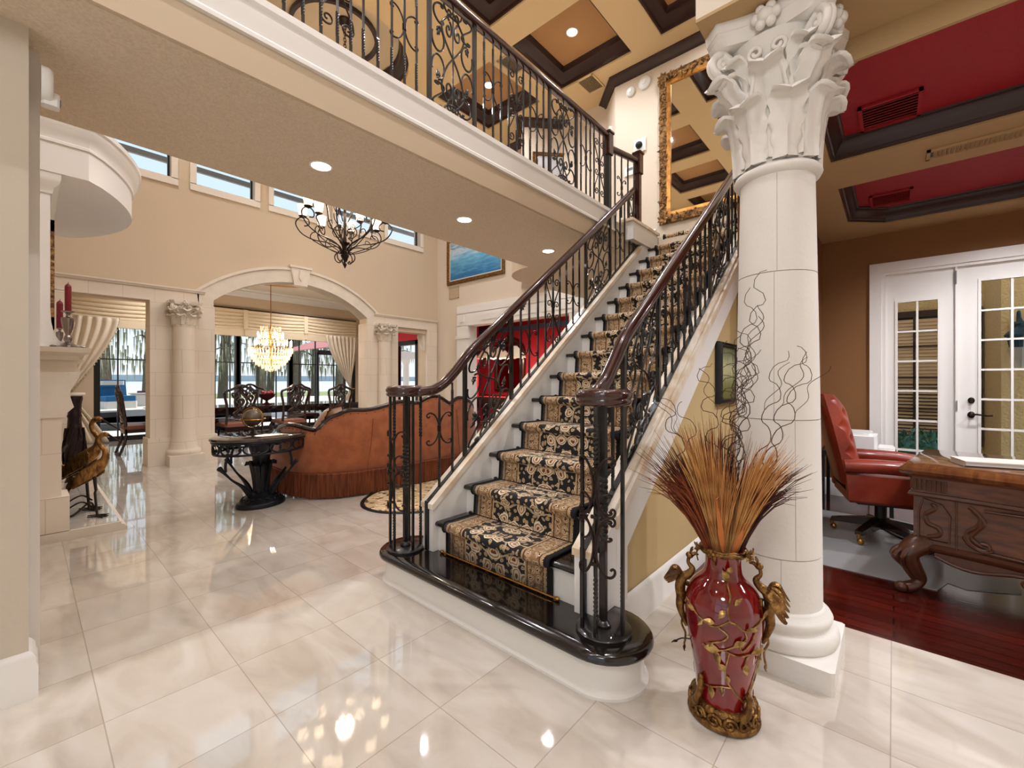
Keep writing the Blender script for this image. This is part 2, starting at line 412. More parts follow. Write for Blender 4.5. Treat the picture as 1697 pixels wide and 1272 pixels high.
def rug_mat():
    m, nt, b = nodes('gold_oval_rug_pile'); L = nt.links
    tc = nd(nt, 'ShaderNodeTexCoord')
    v = nd(nt, 'ShaderNodeTexVoronoi'); v.inputs['Scale'].default_value = 7; L.new(tc.outputs['Object'], v.inputs['Vector'])
    n = nd(nt, 'ShaderNodeTexNoise'); n.inputs['Scale'].default_value = 14; n.inputs['Detail'].default_value = 3; L.new(tc.outputs['Object'], n.inputs['Vector'])
    c = ramp_(nt, v.outputs['Distance'], ((0, (60, 44, 34)), (.1, (206, 178, 136)), (.3, (222, 202, 168)), (.45, (200, 170, 126))), True)
    c = mix_(nt, math_(nt, 'GREATER_THAN', n.outputs['Fac'], .6), c, lin(96, 70, 46))
    L.new(c, b.inputs['Base Color']); b.inputs['Roughness'].default_value = .95
    return m
M['rug'] = rug_mat()

def painting_mat(name, stops, scale, stretch, detail=8):
    m, nt, b = nodes(name); L = nt.links
    tc = nd(nt, 'ShaderNodeTexCoord'); s = nd(nt, 'ShaderNodeSeparateXYZ'); L.new(tc.outputs['Generated'], s.inputs[0])
    mp = nd(nt, 'ShaderNodeMapping'); mp.inputs['Scale'].default_value = stretch; L.new(tc.outputs['Generated'], mp.inputs['Vector'])
    n = nd(nt, 'ShaderNodeTexNoise'); n.inputs['Scale'].default_value = scale; n.inputs['Detail'].default_value = detail; n.inputs['Distortion'].default_value = .6; L.new(mp.outputs[0], n.inputs['Vector'])
    f = math_(nt, 'ADD', math_(nt, 'MULTIPLY', s.outputs[2], .62), math_(nt, 'MULTIPLY', n.outputs['Fac'], .5))
    L.new(ramp_(nt, math_(nt, 'SUBTRACT', f, .07), stops), b.inputs['Base Color']); b.inputs['Roughness'].default_value = .4
    return m
M['painting_sea'] = painting_mat('blue_waterscape', ((0, (16, 70, 120)), (.25, (40, 120, 176)), (.5, (110, 180, 216)), (.66, (196, 214, 226)), (.75, (110, 150, 170)), (.9, (226, 232, 236))), 5, (1, 2, 3))
M['painting_land'] = painting_mat('muted_landscape', ((0, (70, 42, 34)), (.3, (150, 96, 76)), (.5, (198, 150, 128)), (.65, (186, 186, 192)), (1, (206, 214, 222))), 4, (1, 1, 2))
M['painting_green'] = painting_mat('green_abstract', ((0, (70, 74, 46)), (.35, (120, 122, 70)), (.55, (196, 196, 150)), (.75, (96, 106, 80)), (1, (150, 150, 104))), 5, (5, 5, .7))

def sky_world():
    w = bpy.data.worlds.new('World'); SC.world = w; w.use_nodes = True
    nt = w.node_tree; bg = nt.nodes['Background']
    tc = nd(nt, 'ShaderNodeTexCoord'); s = nd(nt, 'ShaderNodeSeparateXYZ'); nt.links.new(tc.outputs['Generated'], s.inputs[0])
    r = ramp_(nt, math_(nt, 'ADD', math_(nt, 'MULTIPLY', s.outputs[2], .5), .5), ((.45, (226, 224, 220)), (.505, (238, 245, 250)), (.62, (214, 234, 248)), (.9, (186, 218, 245))))
    nt.links.new(r, bg.inputs['Color']); bg.inputs['Strength'].default_value = WORLD_STRENGTH
# ================================================================ SETTING
FZ = 6.2            # upper ceiling
LW, RW, FW = 0.0, 6.78, 8.46
def blocks(name, base, joint, w, h, sw=.004, ax='x'):
    m, nt, b = nodes(name); L = nt.links
    tc = nd(nt, 'ShaderNodeTexCoord'); s = nd(nt, 'ShaderNodeSeparateXYZ'); L.new(tc.outputs['Object'], s.inputs[0])
    cb = nd(nt, 'ShaderNodeCombineXYZ'); L.new(math_(nt, 'ADD', s.outputs[0], s.outputs[1]), cb.inputs[0]); L.new(s.outputs[2], cb.inputs[1])
    br = nd(nt, 'ShaderNodeTexBrick'); L.new(cb.outputs[0], br.inputs['Vector'])
    for k, v in (('Scale', 1), ('Mortar Size', sw), ('Brick Width', w), ('Row Height', h), ('Mortar Smooth', .2)): br.inputs[k].default_value = v
    br.inputs['Color1'].default_value = lin(base)+(1,); br.inputs['Color2'].default_value = lin([c-4 for c in base])+(1,); br.inputs['Mortar'].default_value = lin(joint)+(1,)
    L.new(br.outputs['Color'], b.inputs['Base Color']); b.inputs['Roughness'].default_value = .75
    return m
M['stoneblk'] = blocks('cast_stone_blocks', (228, 215, 198), (202, 188, 169), .36, .355, .003)

b = MB(); b.box(-3.4, 2.87, -3.4, 12.4, -.1, 0); b.box(2.87, 10.4, 1.04, 12.4, -.1, 0)
st(b.build('floor', M['marble'], smooth=0), 'polished cream marble tile floor', 'floor')
b = MB(); b.box(2.87, 6.1, -3.4, 1.04, -.1, 0.001)
st(b.build('floor_office', M['wood'], smooth=0), 'dark red hardwood plank floor in the study', 'floor')

# --- near left wall end
b = MB(); b.box(-3.4, .012, 2.66, 2.84, 0, 2.75)
st(b.build('wall_left_near', M['post'], smooth=0))
b = MB(); b.box(-.2, .046, 2.8405, 2.9, 0, 2.75)
st(b.build('trim_1', M['white'], smooth=0))
BB = [(0, 0), (.026, 0), (.026, .13), (.018, .15), (.02, .165), (.008, .185), (0, .19)]
b = MB(); b.sweep(BB, [(-3.4, 2.6595, 0), (.0125, 2.6595, 0), (.0125, 2.8, 0)])
st(b.build('baseboard_left_near', M['white']))
b = MB(); b.box(-.25, LW, 2.9, 12.4, 0, FZ)
st(b.build('wall_left', M['wall'], smooth=0))

# --- far wall with arch
AX0, AX1, AZS, AZT = 2.07, 4.85, 2.62, 3.13
AC = (AX0+AX1)/2; hw = (AX1-AX0)/2; rise = AZT-AZS; AR = (hw*hw+rise*rise)/(2*rise); ACZ = AZT-AR
def arcpts(R, n=24, half=None):
    half = half or hw
    a = math.asin(min(half/R, 1))
    return [(AC+R*sin(-a+2*a*i/n), ACZ+R*cos(-a+2*a*i/n)) for i in range(n+1)]
inner = arcpts(AR)
WINS = [(.60, 1.555), (1.81, 2.73), (2.97, 3.92), (4.15, 5.10), (5.33, 6.28)]
CZ0, CZ1 = 4.46, 5.5
b = MB(); Y0, Y1 = FW, FW+.28
b.box(LW, .40, Y0, Y1, 0, CZ0); b.box(.40, 1.27, Y0, Y1, 2.52, CZ0); b.box(1.27, AX0, Y0, Y1, 0, CZ0)
b.prism(inner+[(AX1, CZ0), (AX0, CZ0)], Y0, Y1, 'y')
b.box(AX1, 5.59, Y0, Y1, 0, CZ0); b.box(5.59, 6.43, Y0, Y1, 2.42, CZ0); b.box(6.43, RW+.2, Y0, Y1, 0, CZ0)
xs = LW
for a, c in WINS: b.box(xs, a, Y0, Y1, CZ0, CZ1); xs = c
b.box(xs, RW+.2, Y0, Y1, CZ0, CZ1); b.box(LW, RW+.2, Y0, Y1, CZ1, FZ)
st(b.build('wall_far', M['wall'], smooth=0))
for i, (a, c) in enumerate(WINS):
    b = MB()
    for q in ((a-.05, c+.05, CZ0-.10, CZ0+.01), (a-.05, a+.035, CZ0, CZ1), (c-.035, c+.05, CZ0, CZ1), (a-.05, c+.05, CZ1-.03, CZ1+.08)): b.box(q[0], q[1], FW-.03, FW+.1, q[2], q[3])
    o = st(b.build('window_%d' % (i+1), M['cream'], smooth=0))
    b = MB(); b.box(a+.035, a+.06, FW+.1, FW+.15, CZ0, CZ1); b.box(c-.06, c-.035, FW+.1, FW+.15, CZ0, CZ1); b.box(a+.035, c-.035, FW+.1, FW+.15, CZ0, CZ0+.025); b.box(a+.035, c-.035, FW+.1, FW+.15, CZ1-.05, CZ1)
    b.build('window_frame', M['blackfr'], o, smooth=0)
    b = MB(); b.box(a+.05, c-.05, FW+.12, FW+.128, CZ0+.02, CZ1-.02); b.build('window_glass', M['glass'], o, smooth=0)
# pool-cage beams seen through the clerestory
b = MB()
b.box(.3, 9, 10.3, 10.36, 5.42, 5.52)
for x in (1.55, 3.3, 5.05, 6.8): b.loft([[(x, 8.9, 5.15), (x+.07, 8.9, 5.15), (x+.07, 8.9, 5.24), (x, 8.9, 5.24)], [(x-.9, 13.4, 6.9), (x-.83, 13.4, 6.9), (x-.83, 13.4, 6.99), (x-.9, 13.4, 6.99)]])
for x in (.6, 8): b.box(x, x+.07, 13.35, 13.45, 0, 7)
tag(b.build('screen_enclosure', M['grey'], smooth=0), 'grey metal beams of a screen enclosure beyond the high windows', 'screen enclosure')

# stone surround of the arch wall (raised 5 cm)
b = MB(); S0 = FW-.05
def facing(x0, x1, z0, z1, y0=S0): b.box(x0, x1, y0, FW+.0, z0, z1)
facing(.2, .41, 0, 2.52); facing(.2, 1.87, 2.515, 2.715); facing(5.08, 6.72, 2.515, 2.715); facing(6.42, 6.72, 0, 2.515)
for x0, x1 in ((1.255, 2.085), (4.835, 5.605)):
    b.box(x0, x1, FW-.06, Y1+.02, 0, 2.515)
    b.box(x0-.03, x1+.03, FW-.10, Y1+.04, 0, .42)
st(b.build('trim_2', M['stoneblk'], smooth=0), 'stone block piers and lintels of the arch wall')
b = MB()
outer = arcpts(AR+.235, half=1.62)
b.prism(inner+[(AX1, 2.5), (5.08, 2.5)]+outer[::-1]+[(AX0-.2, 2.5), (AX0, 2.5)], S0, FW, 'y')
n0 = len(inner)
b.loft([[(p[0], y, p[1]) for p in inner] for y in (S0, Y1+.01)], cap=False, wrap=False)
st(b.build('trim_3', M['stone']), 'segmental stone arch')
b = MB()
CAPM = [(0, 0), (.02, 0), (.03, .02), (.045, .03), (.045, .05), (0, .05)]
b.sweep(CAPM, [(.19, S0, 2.70), (1.95, S0, 2.70)]); b.sweep(CAPM, [(5.0, S0, 2.70), (6.73, S0, 2.70)])
o2 = arcpts(AR+.27, half=1.64); o1 = arcpts(AR+.225, half=1.63)
b.prism(o2+o1[::-1], S0-.03, FW, 'y')
b.prism([(3.33, 3.08), (3.57, 3.08), (3.63, 3.42), (3.27, 3.42)], S0-.06, FW, 'y')
b.prism([(3.25, 3.40), (3.65, 3.40), (3.65, 3.44), (3.25, 3.44)], S0-.08, FW, 'y')
b.prism([(3.41, 3.22), (3.45, 3.16), (3.49, 3.22), (3.48, 3.36), (3.42, 3.36)], S0-.08, S0-.05, 'y')
st(b.build('trim_4', M['stone']), 'keystone and cap moulding over the arch')
# small bracket in the right opening
b = MB(); b.prism([(8.5, 2.42), (8.5, 2.02), (8.56, 2.05), (8.64, 2.2), (8.72, 2.34), (8.72, 2.42)], 6.36, 6.43, 'x')
st(b.build('trim_5', M['stone'], smooth=0))

# --- living room right wall X=6.78 with white entablature doorway to the red room
b = MB()
b.box(RW, RW+.2, 7.32, FW, 0, FZ); b.box(RW, RW+.2, 4.5, 7.32, 2.55, FZ); b.box(RW, RW+.2, 1.04, 4.5, 0, 3.0); b.box(RW, RW+.2, 3.45, 4.5, 3.0, FZ)
st(b.build('wall_right', M['wallwarm'], smooth=0))
b = MB()
b.box(RW-.07, RW+.21, 7.28, 7.66, 0, 2.56); b.box(RW-.09, RW, 7.26, 7.70, 2.26, 2.33); b.box(RW-.09, RW, 7.25, 7.7, 0, .28)
b.box(RW-.07, RW+.21, 4.2, 4.52, 0, 2.56)
b.box(RW-.07, RW+.21, 4.2, 7.66, 2.552, 2.84)
b.box(RW-.085, RW-.07, 7.4, 7.54, 2.64, 2.78)
for y0 in (6.45, 5.6, 4.75): b.box(RW-.085, RW-.07, y0-.3, y0+.4, 2.64, 2.78)
CORN = [(0, 0), (.05, 0), (.06, .04), (.11, .09), (.13, .13), (.19, .15), (.2, .19), (0, .19)]
b.sweep(CORN, [(RW, 7.66, 2.83), (RW-.07, 7.66, 2.83), (RW-.07, 4.2, 2.83)][::-1])
st(b.build('trim_6', M['white']), 'white panelled entablature and pilasters of the doorway to the red room')
# red room beyond
b = MB(); b.box(10.3, 10.5, 1.0, 12.4, 0, 3.5); b.box(9.0, 10.3, 12.2, 12.4, 0, 3.5); b.box(7.1, 9.1, 9.4, 9.5, 0, 3.5); b.box(9.0, 9.1, 9.5, 12.2, 0, 3.5)
st(b.build('wall_red_room', M['redwall'], smooth=0))
b = MB(); b.box(7.1, 10.4, 1.04, 9.5, 3.4, 3.5); b.box(9.0, 10.4, 9.5, 12.4, 3.4, 3.5); st(b.build('ceiling_red_room', M['cream'], smooth=0))
b = MB(); b.box(10.2, 10.3, 1.1, 12.2, 2.86, 2.96); b.box(10.17, 10.3, 1.1, 12.2, 2.96, 3.0)
st(b.build('trim_7', mat('slate_blue_cornice', (84, 104, 126), .5), smooth=0))
b = MB()
for y in (3.2, 4.6, 6, 7.4, 8.8, 10.2): b.box(7.15 if y < 9 else 9.1, 10.3, y, y+.18, 3.2, 3.4)
st(b.build('trim_8', M['dkmould'], smooth=0))

# --- bridge
BY0, BY1, BZ = 2.30, 3.50, 2.75
b = MB(); b.prism([(-3.4, BY0+.02), (5.23, BY0+.02), (5.23, 1.04), (6.98, 1.04), (6.98, 4.1)]+[(4.9+.64*cos(a), 3.5+.64*sin(a)) for a in [radians(90-10*i) for i in range(0, 10)][::1] if False]+[(4.9, 4.12)]+[(4.9+.63*cos(radians(t)), 3.5+.63*sin(radians(t))) for t in range(100, 181, 10)]+[(-3.4, BY1)], BZ, 3.075)
st(b.build('ceiling_bridge', M['soffit'], smooth=0), 'textured beige underside of the upstairs bridge', 'ceiling')
b = MB(); b.box(-3.4, 4.3, BY0, BY0+.02, BZ+.005, 2.94)
st(b.build('wall_bridge_fascia', M['wall'], smooth=0))
b = MB(); b.prism([(BY0+.02, 2.93), (BY0-.025, 2.93), (BY0-.025, 2.95), (BY0-.012, 2.965), (BY0-.012, 3.085), (BY0-.03, 3.10), (BY0-.03, 3.135), (BY0+.07, 3.135), (BY0+.07, 3.08), (BY0+.02, 3.07)], -3.4, 4.3, 'x')
st(b.build('trim_9', M['white'], smooth=0), 'white moulded fascia board along the bridge edge')
b = MB(); b.box(-3.4, 6.3, BY1-.06, BY1, 3.0, 3.12); st(b.build('trim_10', M['white'], smooth=0))

# --- upstairs walls
b = MB(); b.box(6.38, 6.58, -3.4, 3.40, 3.08, FZ)
st(b.build('wall_landing', M['wallwarm'], smooth=0))
def diag(name, p, q, z0, z1, m, t=.12):
    d = Vector((q[0]-p[0], q[1]-p[1], 0)).normalized(); n = Vector((d.y, -d.x, 0))*t
    b = MB(); b.prism([(p[0], p[1]), (q[0], q[1]), (q[0]+n.x, q[1]+n.y), (p[0]+n.x, p[1]+n.y)], z0, z1)
    return st(b.build(name, m, smooth=0))
P1, P2, P3 = (6.38, 3.40), (7.29, 4.27), (6.22, 5.24)
P4 = (6.78, 5.75)
b = MB(); b.prism([(6.98, 3.3), (7.6, 3.3), (7.6, 4.6), (6.98, 4.6)], 3.0, 3.075); st(b.build('floor_upstairs_hall', M['soffit'], smooth=0))
diag('wall_hall_diagonal', P1, P2, 3.08, FZ, M['wallwarm'])
diag('wall_hall_back', P2, P3, 3.22, FZ, M['wallwarm'])
diag('wall_hall_corner', P3, P4, 3.22, FZ, M['wallwarm'])
b = MB(); b.prism([P2, (6.6, 4.95), P3, P4, (7.2, 5.75)], 3.2, 3.22); st(b.build('ceiling_hall_soffit', M['wallwarm'], smooth=0))
CRN = [(0, -.13), (.02, -.13), (.03, -.10), (.075, -.05), (.09, -.03), (.11, -.02), (.11, 0), (0, 0)]
b = MB(); b.sweep(CRN, [(RW, 8.4, FZ), (P4[0], P4[1], FZ), (P3[0], P3[1], FZ), (P2[0], P2[1], FZ), (P1[0], P1[1], FZ), (6.38, -3.3, FZ)])
st(b.build('trim_11', M['dkmould']), 'dark brown crown moulding round the upstairs walls')
# door casing on the diagonal wall
d = (Vector(P2+(0,))-Vector(P1+(0,))).normalized(); nn = Vector((-d.y, d.x, 0))
def dpt(s, o, z): q = Vector(P1+(0,))+d*s+nn*o; return (q.x, q.y, z)
b = MB()
for s0, s1, z0, z1 in ((.20, .32, 3.08, 5.4), (1.06, 1.18, 3.08, 5.4), (.18, 1.2, 5.4, 5.55)):
    b.loft([[dpt(s0, 0, z0), dpt(s1, 0, z0), dpt(s1, .05, z0), dpt(s0, .05, z0)], [dpt(s0, 0, z1), dpt(s1, 0, z1), dpt(s1, .05, z1), dpt(s0, .05, z1)]])
st(b.build('door_1', M['white'], smooth=0))
# --- upper ceiling with coffers and a round tray
CXS = [(4.74, 6.02), (3.01, 4.29), (1.28, 2.56), (-.45, .83), (-2.18, -.9)]
CYS = [(-2.3, -1.0), (-.53, .75), (1.20, 2.48), (2.93, 4.21)]
cells = [(x, y) for x in CXS for y in CYS]+[((4.74, 6.02), (4.66, 5.94))]
ex = sorted({-3.4, 8.0, 1.9, 4.3} | {v for x in CXS for v in x}); ey = sorted({-3.4, 8.74, 4.66, 5.94, 7.5, 5.1} | {v for y in CYS for v in y})
def incell(cx, cy): return any(x[0] < cx < x[1] and y[0] < cy < y[1] for x, y in cells) or (1.9 < cx < 4.3 and 5.1 < cy < 7.5)
b = MB()
for i in range(len(ex)-1):
    for j in range(len(ey)-1):
        if not incell((ex[i]+ex[i+1])/2, (ey[j]+ey[j+1])/2):
            b.quad((ex[i], ey[j], FZ), (ex[i+1], ey[j], FZ), (ex[i+1], ey[j+1], FZ), (ex[i], ey[j+1], FZ))
DC = (3.1, 6.3); DR = 1.08
circ = [(DC[0]+DR*cos(2*pi*k/48), DC[1]+DR*sin(2*pi*k/48)) for k in range(48)]
sq = [(DC[0]+1.2*cos(2*pi*k/48)/max(abs(cos(2*pi*k/48)), abs(sin(2*pi*k/48))), DC[1]+1.2*sin(2*pi*k/48)/max(abs(cos(2*pi*k/48)), abs(sin(2*pi*k/48)))) for k in range(48)]
b.loft([[(p[0], p[1], FZ) for p in sq], [(p[0], p[1], FZ) for p in circ], [(p[0], p[1], FZ+.35) for p in circ]], cap=False)
for x, y in cells:
    c = [(x[0], y[0]), (x[1], y[0]), (x[1], y[1]), (x[0], y[1])]
    b.loft([[(p[0], p[1], FZ) for p in c], [(p[0], p[1], FZ+.26) for p in c]], cap=False)
b.mi = 1
for x, y in cells: b.quad((x[0], y[0], FZ+.26), (x[1], y[0], FZ+.26), (x[1], y[1], FZ+.26), (x[0], y[1], FZ+.26))
b.mi = 2
b.face([b.v((p[0], p[1], FZ+.35)) for p in circ])
b.mi = 0
b.box(-3.5, 8.1, -3.5, 8.74, FZ+.4, FZ+.5)
st(b.build('ceiling', [M['ceil'], M['coffer'], M['dome']], smooth=0, fix=False), 'cream coffered ceiling with tan panels', 'ceiling')
CIN = [(0, 0), (0, -.05), (.02, -.055), (.03, -.085), (.085, -.15), (.1, -.15), (.105, -.19), (.12, -.2), (.13, 0)]
CIN = [(o, u) for o, u in [(0, -.23), (.02, -.23), (.03, -.19), (.04, -.185), (.10, -.09), (.12, -.08), (.13, -.03), (.15, 0), (0, 0)]]
for k, (x, y) in enumerate(cells):
    c = [(x[0], y[0]), (x[1], y[0]), (x[1], y[1]), (x[0], y[1])]
    b = MB(); b.sweep(CIN, [(p[0], p[1], FZ+.26) for p in c[::-1]], closed=True)
    st(b.build('trim_%d' % (20+k), M['dkmould']))
b = MB(); b.sweep(CIN, [(p[0], p[1], FZ+.33) for p in circ[::-1]], closed=True)
st(b.build('trim_12', M['dkmould']), 'dark ring moulding of the round ceiling tray')
b = MB(); b.sweep([(0, -.06), (.05, -.06), (.05, 0), (0, 0)], [(DC[0]+.62*cos(2*pi*k/40), DC[1]+.62*sin(2*pi*k/40), FZ+.35) for k in range(40)][::-1], closed=True)
st(b.build('trim_13', M['dkmould']))

# --- stair side wall, study walls
b = MB(); b.prism([(1.95, 0), (6.1, 0), (6.1, 2.87), (4.85, 2.87), (1.95, .62)], 1.045, 1.12, 'y')
st(b.build('wall_stair_side', M['tan'], smooth=0))
b = MB(); b.prism([(1.76, 0), (5.23, 0), (5.23, 2.75), (4.6, 2.66), (1.76, .46)], 2.27, 2.32, 'y')
st(b.build('wall_stair_far_side', M['white'], smooth=0))
b = MB(); b.box(4.2, 6.1, .62, .70, 0, 2.87); b.box(4.2, 4.28, .70, 1.04, 0, 2.87)
st(b.build('wall_office_left', M['brown'], smooth=0))
b = MB(); b.sweep(BB, [(1.98, 1.04, 0), (4.19, 1.04, 0)])
st(b.build('baseboard_stair', M['white']))
OX = 6.1
b = MB(); b.box(OX, OX+.18, .197, 1.04, 0, 2.87); b.box(OX, OX+.18, -1.5, .197, 2.5, 2.87); b.box(OX, OX+.18, -3.4, -1.5, 0, 2.87)
st(b.build('wall_office_back', M['brown'], smooth=0))
b = MB(); b.box(2.87, OX, -3.5, -3.4, 0, 2.87); st(b.build('wall_office_right', M['brown'], smooth=0))
b = MB(); b.sweep(BB, [(6.1, .62, 0), (6.1, .21, 0)]); st(b.build('baseboard_office', M['white']))
# study ceiling with red trays
OZ = 2.87; OD = .135
T1 = [(3.885, .342), (2.92, .342), (2.72, .13), (2.72, -2.6), (3.885, -2.6)]
T2 = [(5.45, .342), (4.43, .342), (4.43, -2.6), (5.72, -2.6), (5.72, .07)]
b = MB()
for q in ((2.70, 6.1, .342, .70), (3.885, 4.43, -3.4, .342), (5.72, 6.1, -3.4, .342), (2.70, 3.885, -3.4, -2.6), (4.43, 5.72, -3.4, -2.6)):
    b.quad((q[0], q[2], OZ), (q[1], q[2], OZ), (q[1], q[3], OZ), (q[0], q[3], OZ))
b.face([b.v(p+(OZ,)) for p in ((2.70, .342), (2.92, .342), (2.72, .13), (2.70, .13))]); b.quad((2.70, .13, OZ), (2.72, .13, OZ), (2.72, -2.6, OZ), (2.70, -2.6, OZ))
b.face([b.v(p+(OZ,)) for p in ((5.45, .342), (5.72, .342), (5.72, .07))])
for T in (T1, T2): b.loft([[p+(OZ,) for p in T], [p+(OZ+OD,) for p in T]], cap=False)
b.mi = 1
for T in (T1, T2): b.face([b.v(p+(OZ+OD,)) for p in T])
b.mi = 0
b.box(2.7, 6.28, -3.5, .70, OZ+.30, OZ+.4)
b.quad((2.7, .7, OZ), (2.7, -3.4, OZ), (2.7, -3.4, 3.02), (2.7, .7, 3.02))
st(b.build('ceiling_office', [M['offceil'], M['red']], smooth=0, fix=False), 'tan study ceiling with deep red trays', 'ceiling')
OCR = [(.0, -.235), (.03, -.235), (.035, -.21), (.05, -.2), (.06, -.16), (.10, -.10), (.125, -.06), (.13, -.03), (.15, -.02), (.155, 0), (0, 0)]
for k, T in enumerate((T1, T2)):
    b = MB(); b.sweep([(o*.55, u*.52) for o, u in OCR], [p+(OZ+OD,) for p in T[::-1]], closed=True)
    st(b.build('trim_%d' % (14+k), M['dkmould']), 'dark crown moulding inside a red ceiling tray')
# beam over the column and upper wall
b = MB(); b.box(2.1, 2.70, -3.4, .70, 3.0, FZ); b.box(2.7, 6.38, .60, .70, OZ+.42, FZ)
st(b.build('wall_upper_front', M['wallwarm'], smooth=0))
b = MB(); b.box(2.1, 2.70, -3.4, .70, 2.985, 3.0); st(b.build('trim_16', M['offceil'], smooth=0))

# --- dining room shell
DY = 12.4
b = MB(); b.box(-.1, 7.1, FW+.28, DY+.2, 3.6, 3.7); st(b.build('ceiling_dining', M['cream'], smooth=0))
b = MB(); b.box(6.95, 7.1, FW+.28, 9.5, 0, 3.6); b.box(6.95, 7.1, 9.5, 11.4, 2.38, 3.6); b.box(6.95, 7.1, 11.4, DY, 0, 3.6); st(b.build('wall_dining_right', M['wall'], smooth=0))
b = MB(); b.box(LW, .95, DY, DY+.2, 0, 3.6); b.box(6.75, 6.95, DY, DY+.2, 0, 3.6); b.box(.95, 6.75, DY, DY+.2, 2.62, 3.6)
st(b.build('wall_dining_window', M['wall'], smooth=0))
b = MB(); b.sweep(CORN, [(LW, FW+.3, 3.41), (LW, DY, 3.41), (6.95, DY, 3.41), (6.95, FW+.3, 3.41)])
st(b.build('trim_17', M['white']), 'white crown moulding of the dining room')
b = MB(); b.sweep([(0, 0), (.1, 0), (.1, .05), (0, .05)], [(3.5+1.1*cos(2*pi*k/40), 10.2+.9*sin(2*pi*k/40), 3.55) for k in range(40)], closed=True)
st(b.build('trim_18', M['coffer']), 'bronze ring of the dining ceiling medallion')
b = MB(); b.lathe([(.01, -.02), (1.0, -.02), (1.05, 0)], (3.5, 10.2, 3.6), 40, sy=.82); st(b.build('trim_19', M['goldin']))
# dining sliding glass wall
def slider(idx, x0, x1, bars, kind='window'):
    b = MB(); z1 = 2.62
    b.box(x0, x0+.1, DY+.02, DY+.14, 0, z1); b.box(x1-.1, x1, DY+.02, DY+.14, 0, z1); b.box(x0, x1, DY+.02, DY+.14, 0, .1); b.box(x0, x1, DY+.02, DY+.14, z1-.1, z1)
    o = st(b.build('window_%d' % idx, M['blackfr'], smooth=0))
    b = MB()
    for x in bars: b.box(x-.012, x+.012, DY+.06, DY+.1, .1, z1-.1)
    b.box(x0+.1, x1-.1, DY+.06, DY+.1, 1.74, 1.765)
    b.build('muntin', M['blackfr'], o, smooth=0)
    b = MB(); b.box(x0+.05, x1-.05, DY+.075, DY+.083, .05, z1-.05); b.build('glass_pane', M['glass'], o, smooth=0)
slider(6, .95, 2.1, (1.33,)); slider(7, 2.1, 3.62, (2.6, 3.1, 3.42)); slider(8, 3.55, 4.9, (4.05, 4.5)); slider(9, 4.82, 6.75, (5.1, 5.55, 6.1))
# narrow garden door seen through the right opening
b = MB(); b.box(6.925, 6.95, 9.5, 11.4, 2.385, 2.62); st(b.build('wall_dining_red_strip', M['redwall'], smooth=0))
b = MB()
for y0, y1, z0, z1 in ((9.5, 9.6, 0, 2.38), (11.3, 11.4, 0, 2.38), (9.5, 11.4, 2.26, 2.38), (9.5, 11.4, 0, .08), (10.42, 10.5, 0, 2.38)): b.box(6.93, 7.05, y0, y1, z0, z1)
o = st(b.build('door_2', M['blackfr'], smooth=0))
b = MB(); b.box(6.985, 6.993, 9.55, 11.35, .05, 2.3); b.build('glass_pane', M['glass'], o, smooth=0)

# entry side of the hall behind the camera, with a tall glazed opening
b = MB(); b.box(-3.5, 2.1, -3.5, -3.4, 0, FZ)
b.box(-3.5, -3.4, -3.4, -2.4, 0, FZ); b.box(-3.5, -3.4, 1.4, 8.7, 0, FZ); b.box(-3.5, -3.4, -2.4, 1.4, 3.6, FZ)
st(b.build('wall_entry', M['wallwarm'], smooth=0))
b = MB(); b.box(-3.48, -3.42, -2.4, -2.3, 0, 3.6); b.box(-3.48, -3.42, 1.3, 1.4, 0, 3.6); b.box(-3.48, -3.42, -.55, -.45, 0, 3.6); b.box(-3.48, -3.42, -2.4, 1.4, 2.4, 2.5); b.box(-3.48, -3.42, -2.4, 1.4, 0, .1)
st(b.build('door_4', M['blackfr'], smooth=0))
# ================================================================ STAIRCASE
RUN, RISE = .248, .1926
TX0 = 1.515                      # first nosing
SL = RISE/RUN
YR, YL = 1.14, 2.225             # inner faces of the stringers
def noz(k): return TX0+(k-1)*RUN
stair = thing('staircase', 'straight white staircase with black stained treads rising to the upstairs bridge', 'staircase', (1.7, 1.68, 0))
def stadium(y0, y1, xc, r, n=14, front=None):
    pts = [(xc+r*cos(a), y1+r*sin(a)) for a in [pi*0+pi*i/n for i in range(n+1)]]
    pts += [(xc+r*cos(a), y0+r*sin(a)) for a in [pi+pi*i/n for i in range(n+1)]]
    return pts
def rounded_slab(b, y0, y1, xc, prof):
    """prof: (r, z) rings of a stadium"""
    rings = []
    for r, z in prof:
        p = [(xc+r*cos(pi*i/16), y1+r*sin(pi*i/16), z) for i in range(17)]+[(xc+r*cos(pi+pi*i/16), y0+r*sin(pi+pi*i/16), z) for i in range(17)]
        rings.append(p)
    b.loft(rings)
b = MB(); rounded_slab(b, .975, 2.405, 1.72, [(.195, 0), (.195, .012), (.178, .03), (.175, .035), (.175, .15)])
b.build('starting_step_base', M['white'], stair)
b = MB(); rounded_slab(b, .975, 2.405, 1.72, [(.17, .148), (.2, .15), (.213, .158), (.217, .170), (.213, .184), (.203, .193), (.15, .1935)])
b.build('starting_step_tread', M['blackwood'], stair, smooth=60)
b = MB(); b.box(1.76, 2.05, 1.141, 2.224, 0, .15); b.build('riser', M['white'], stair, smooth=0)
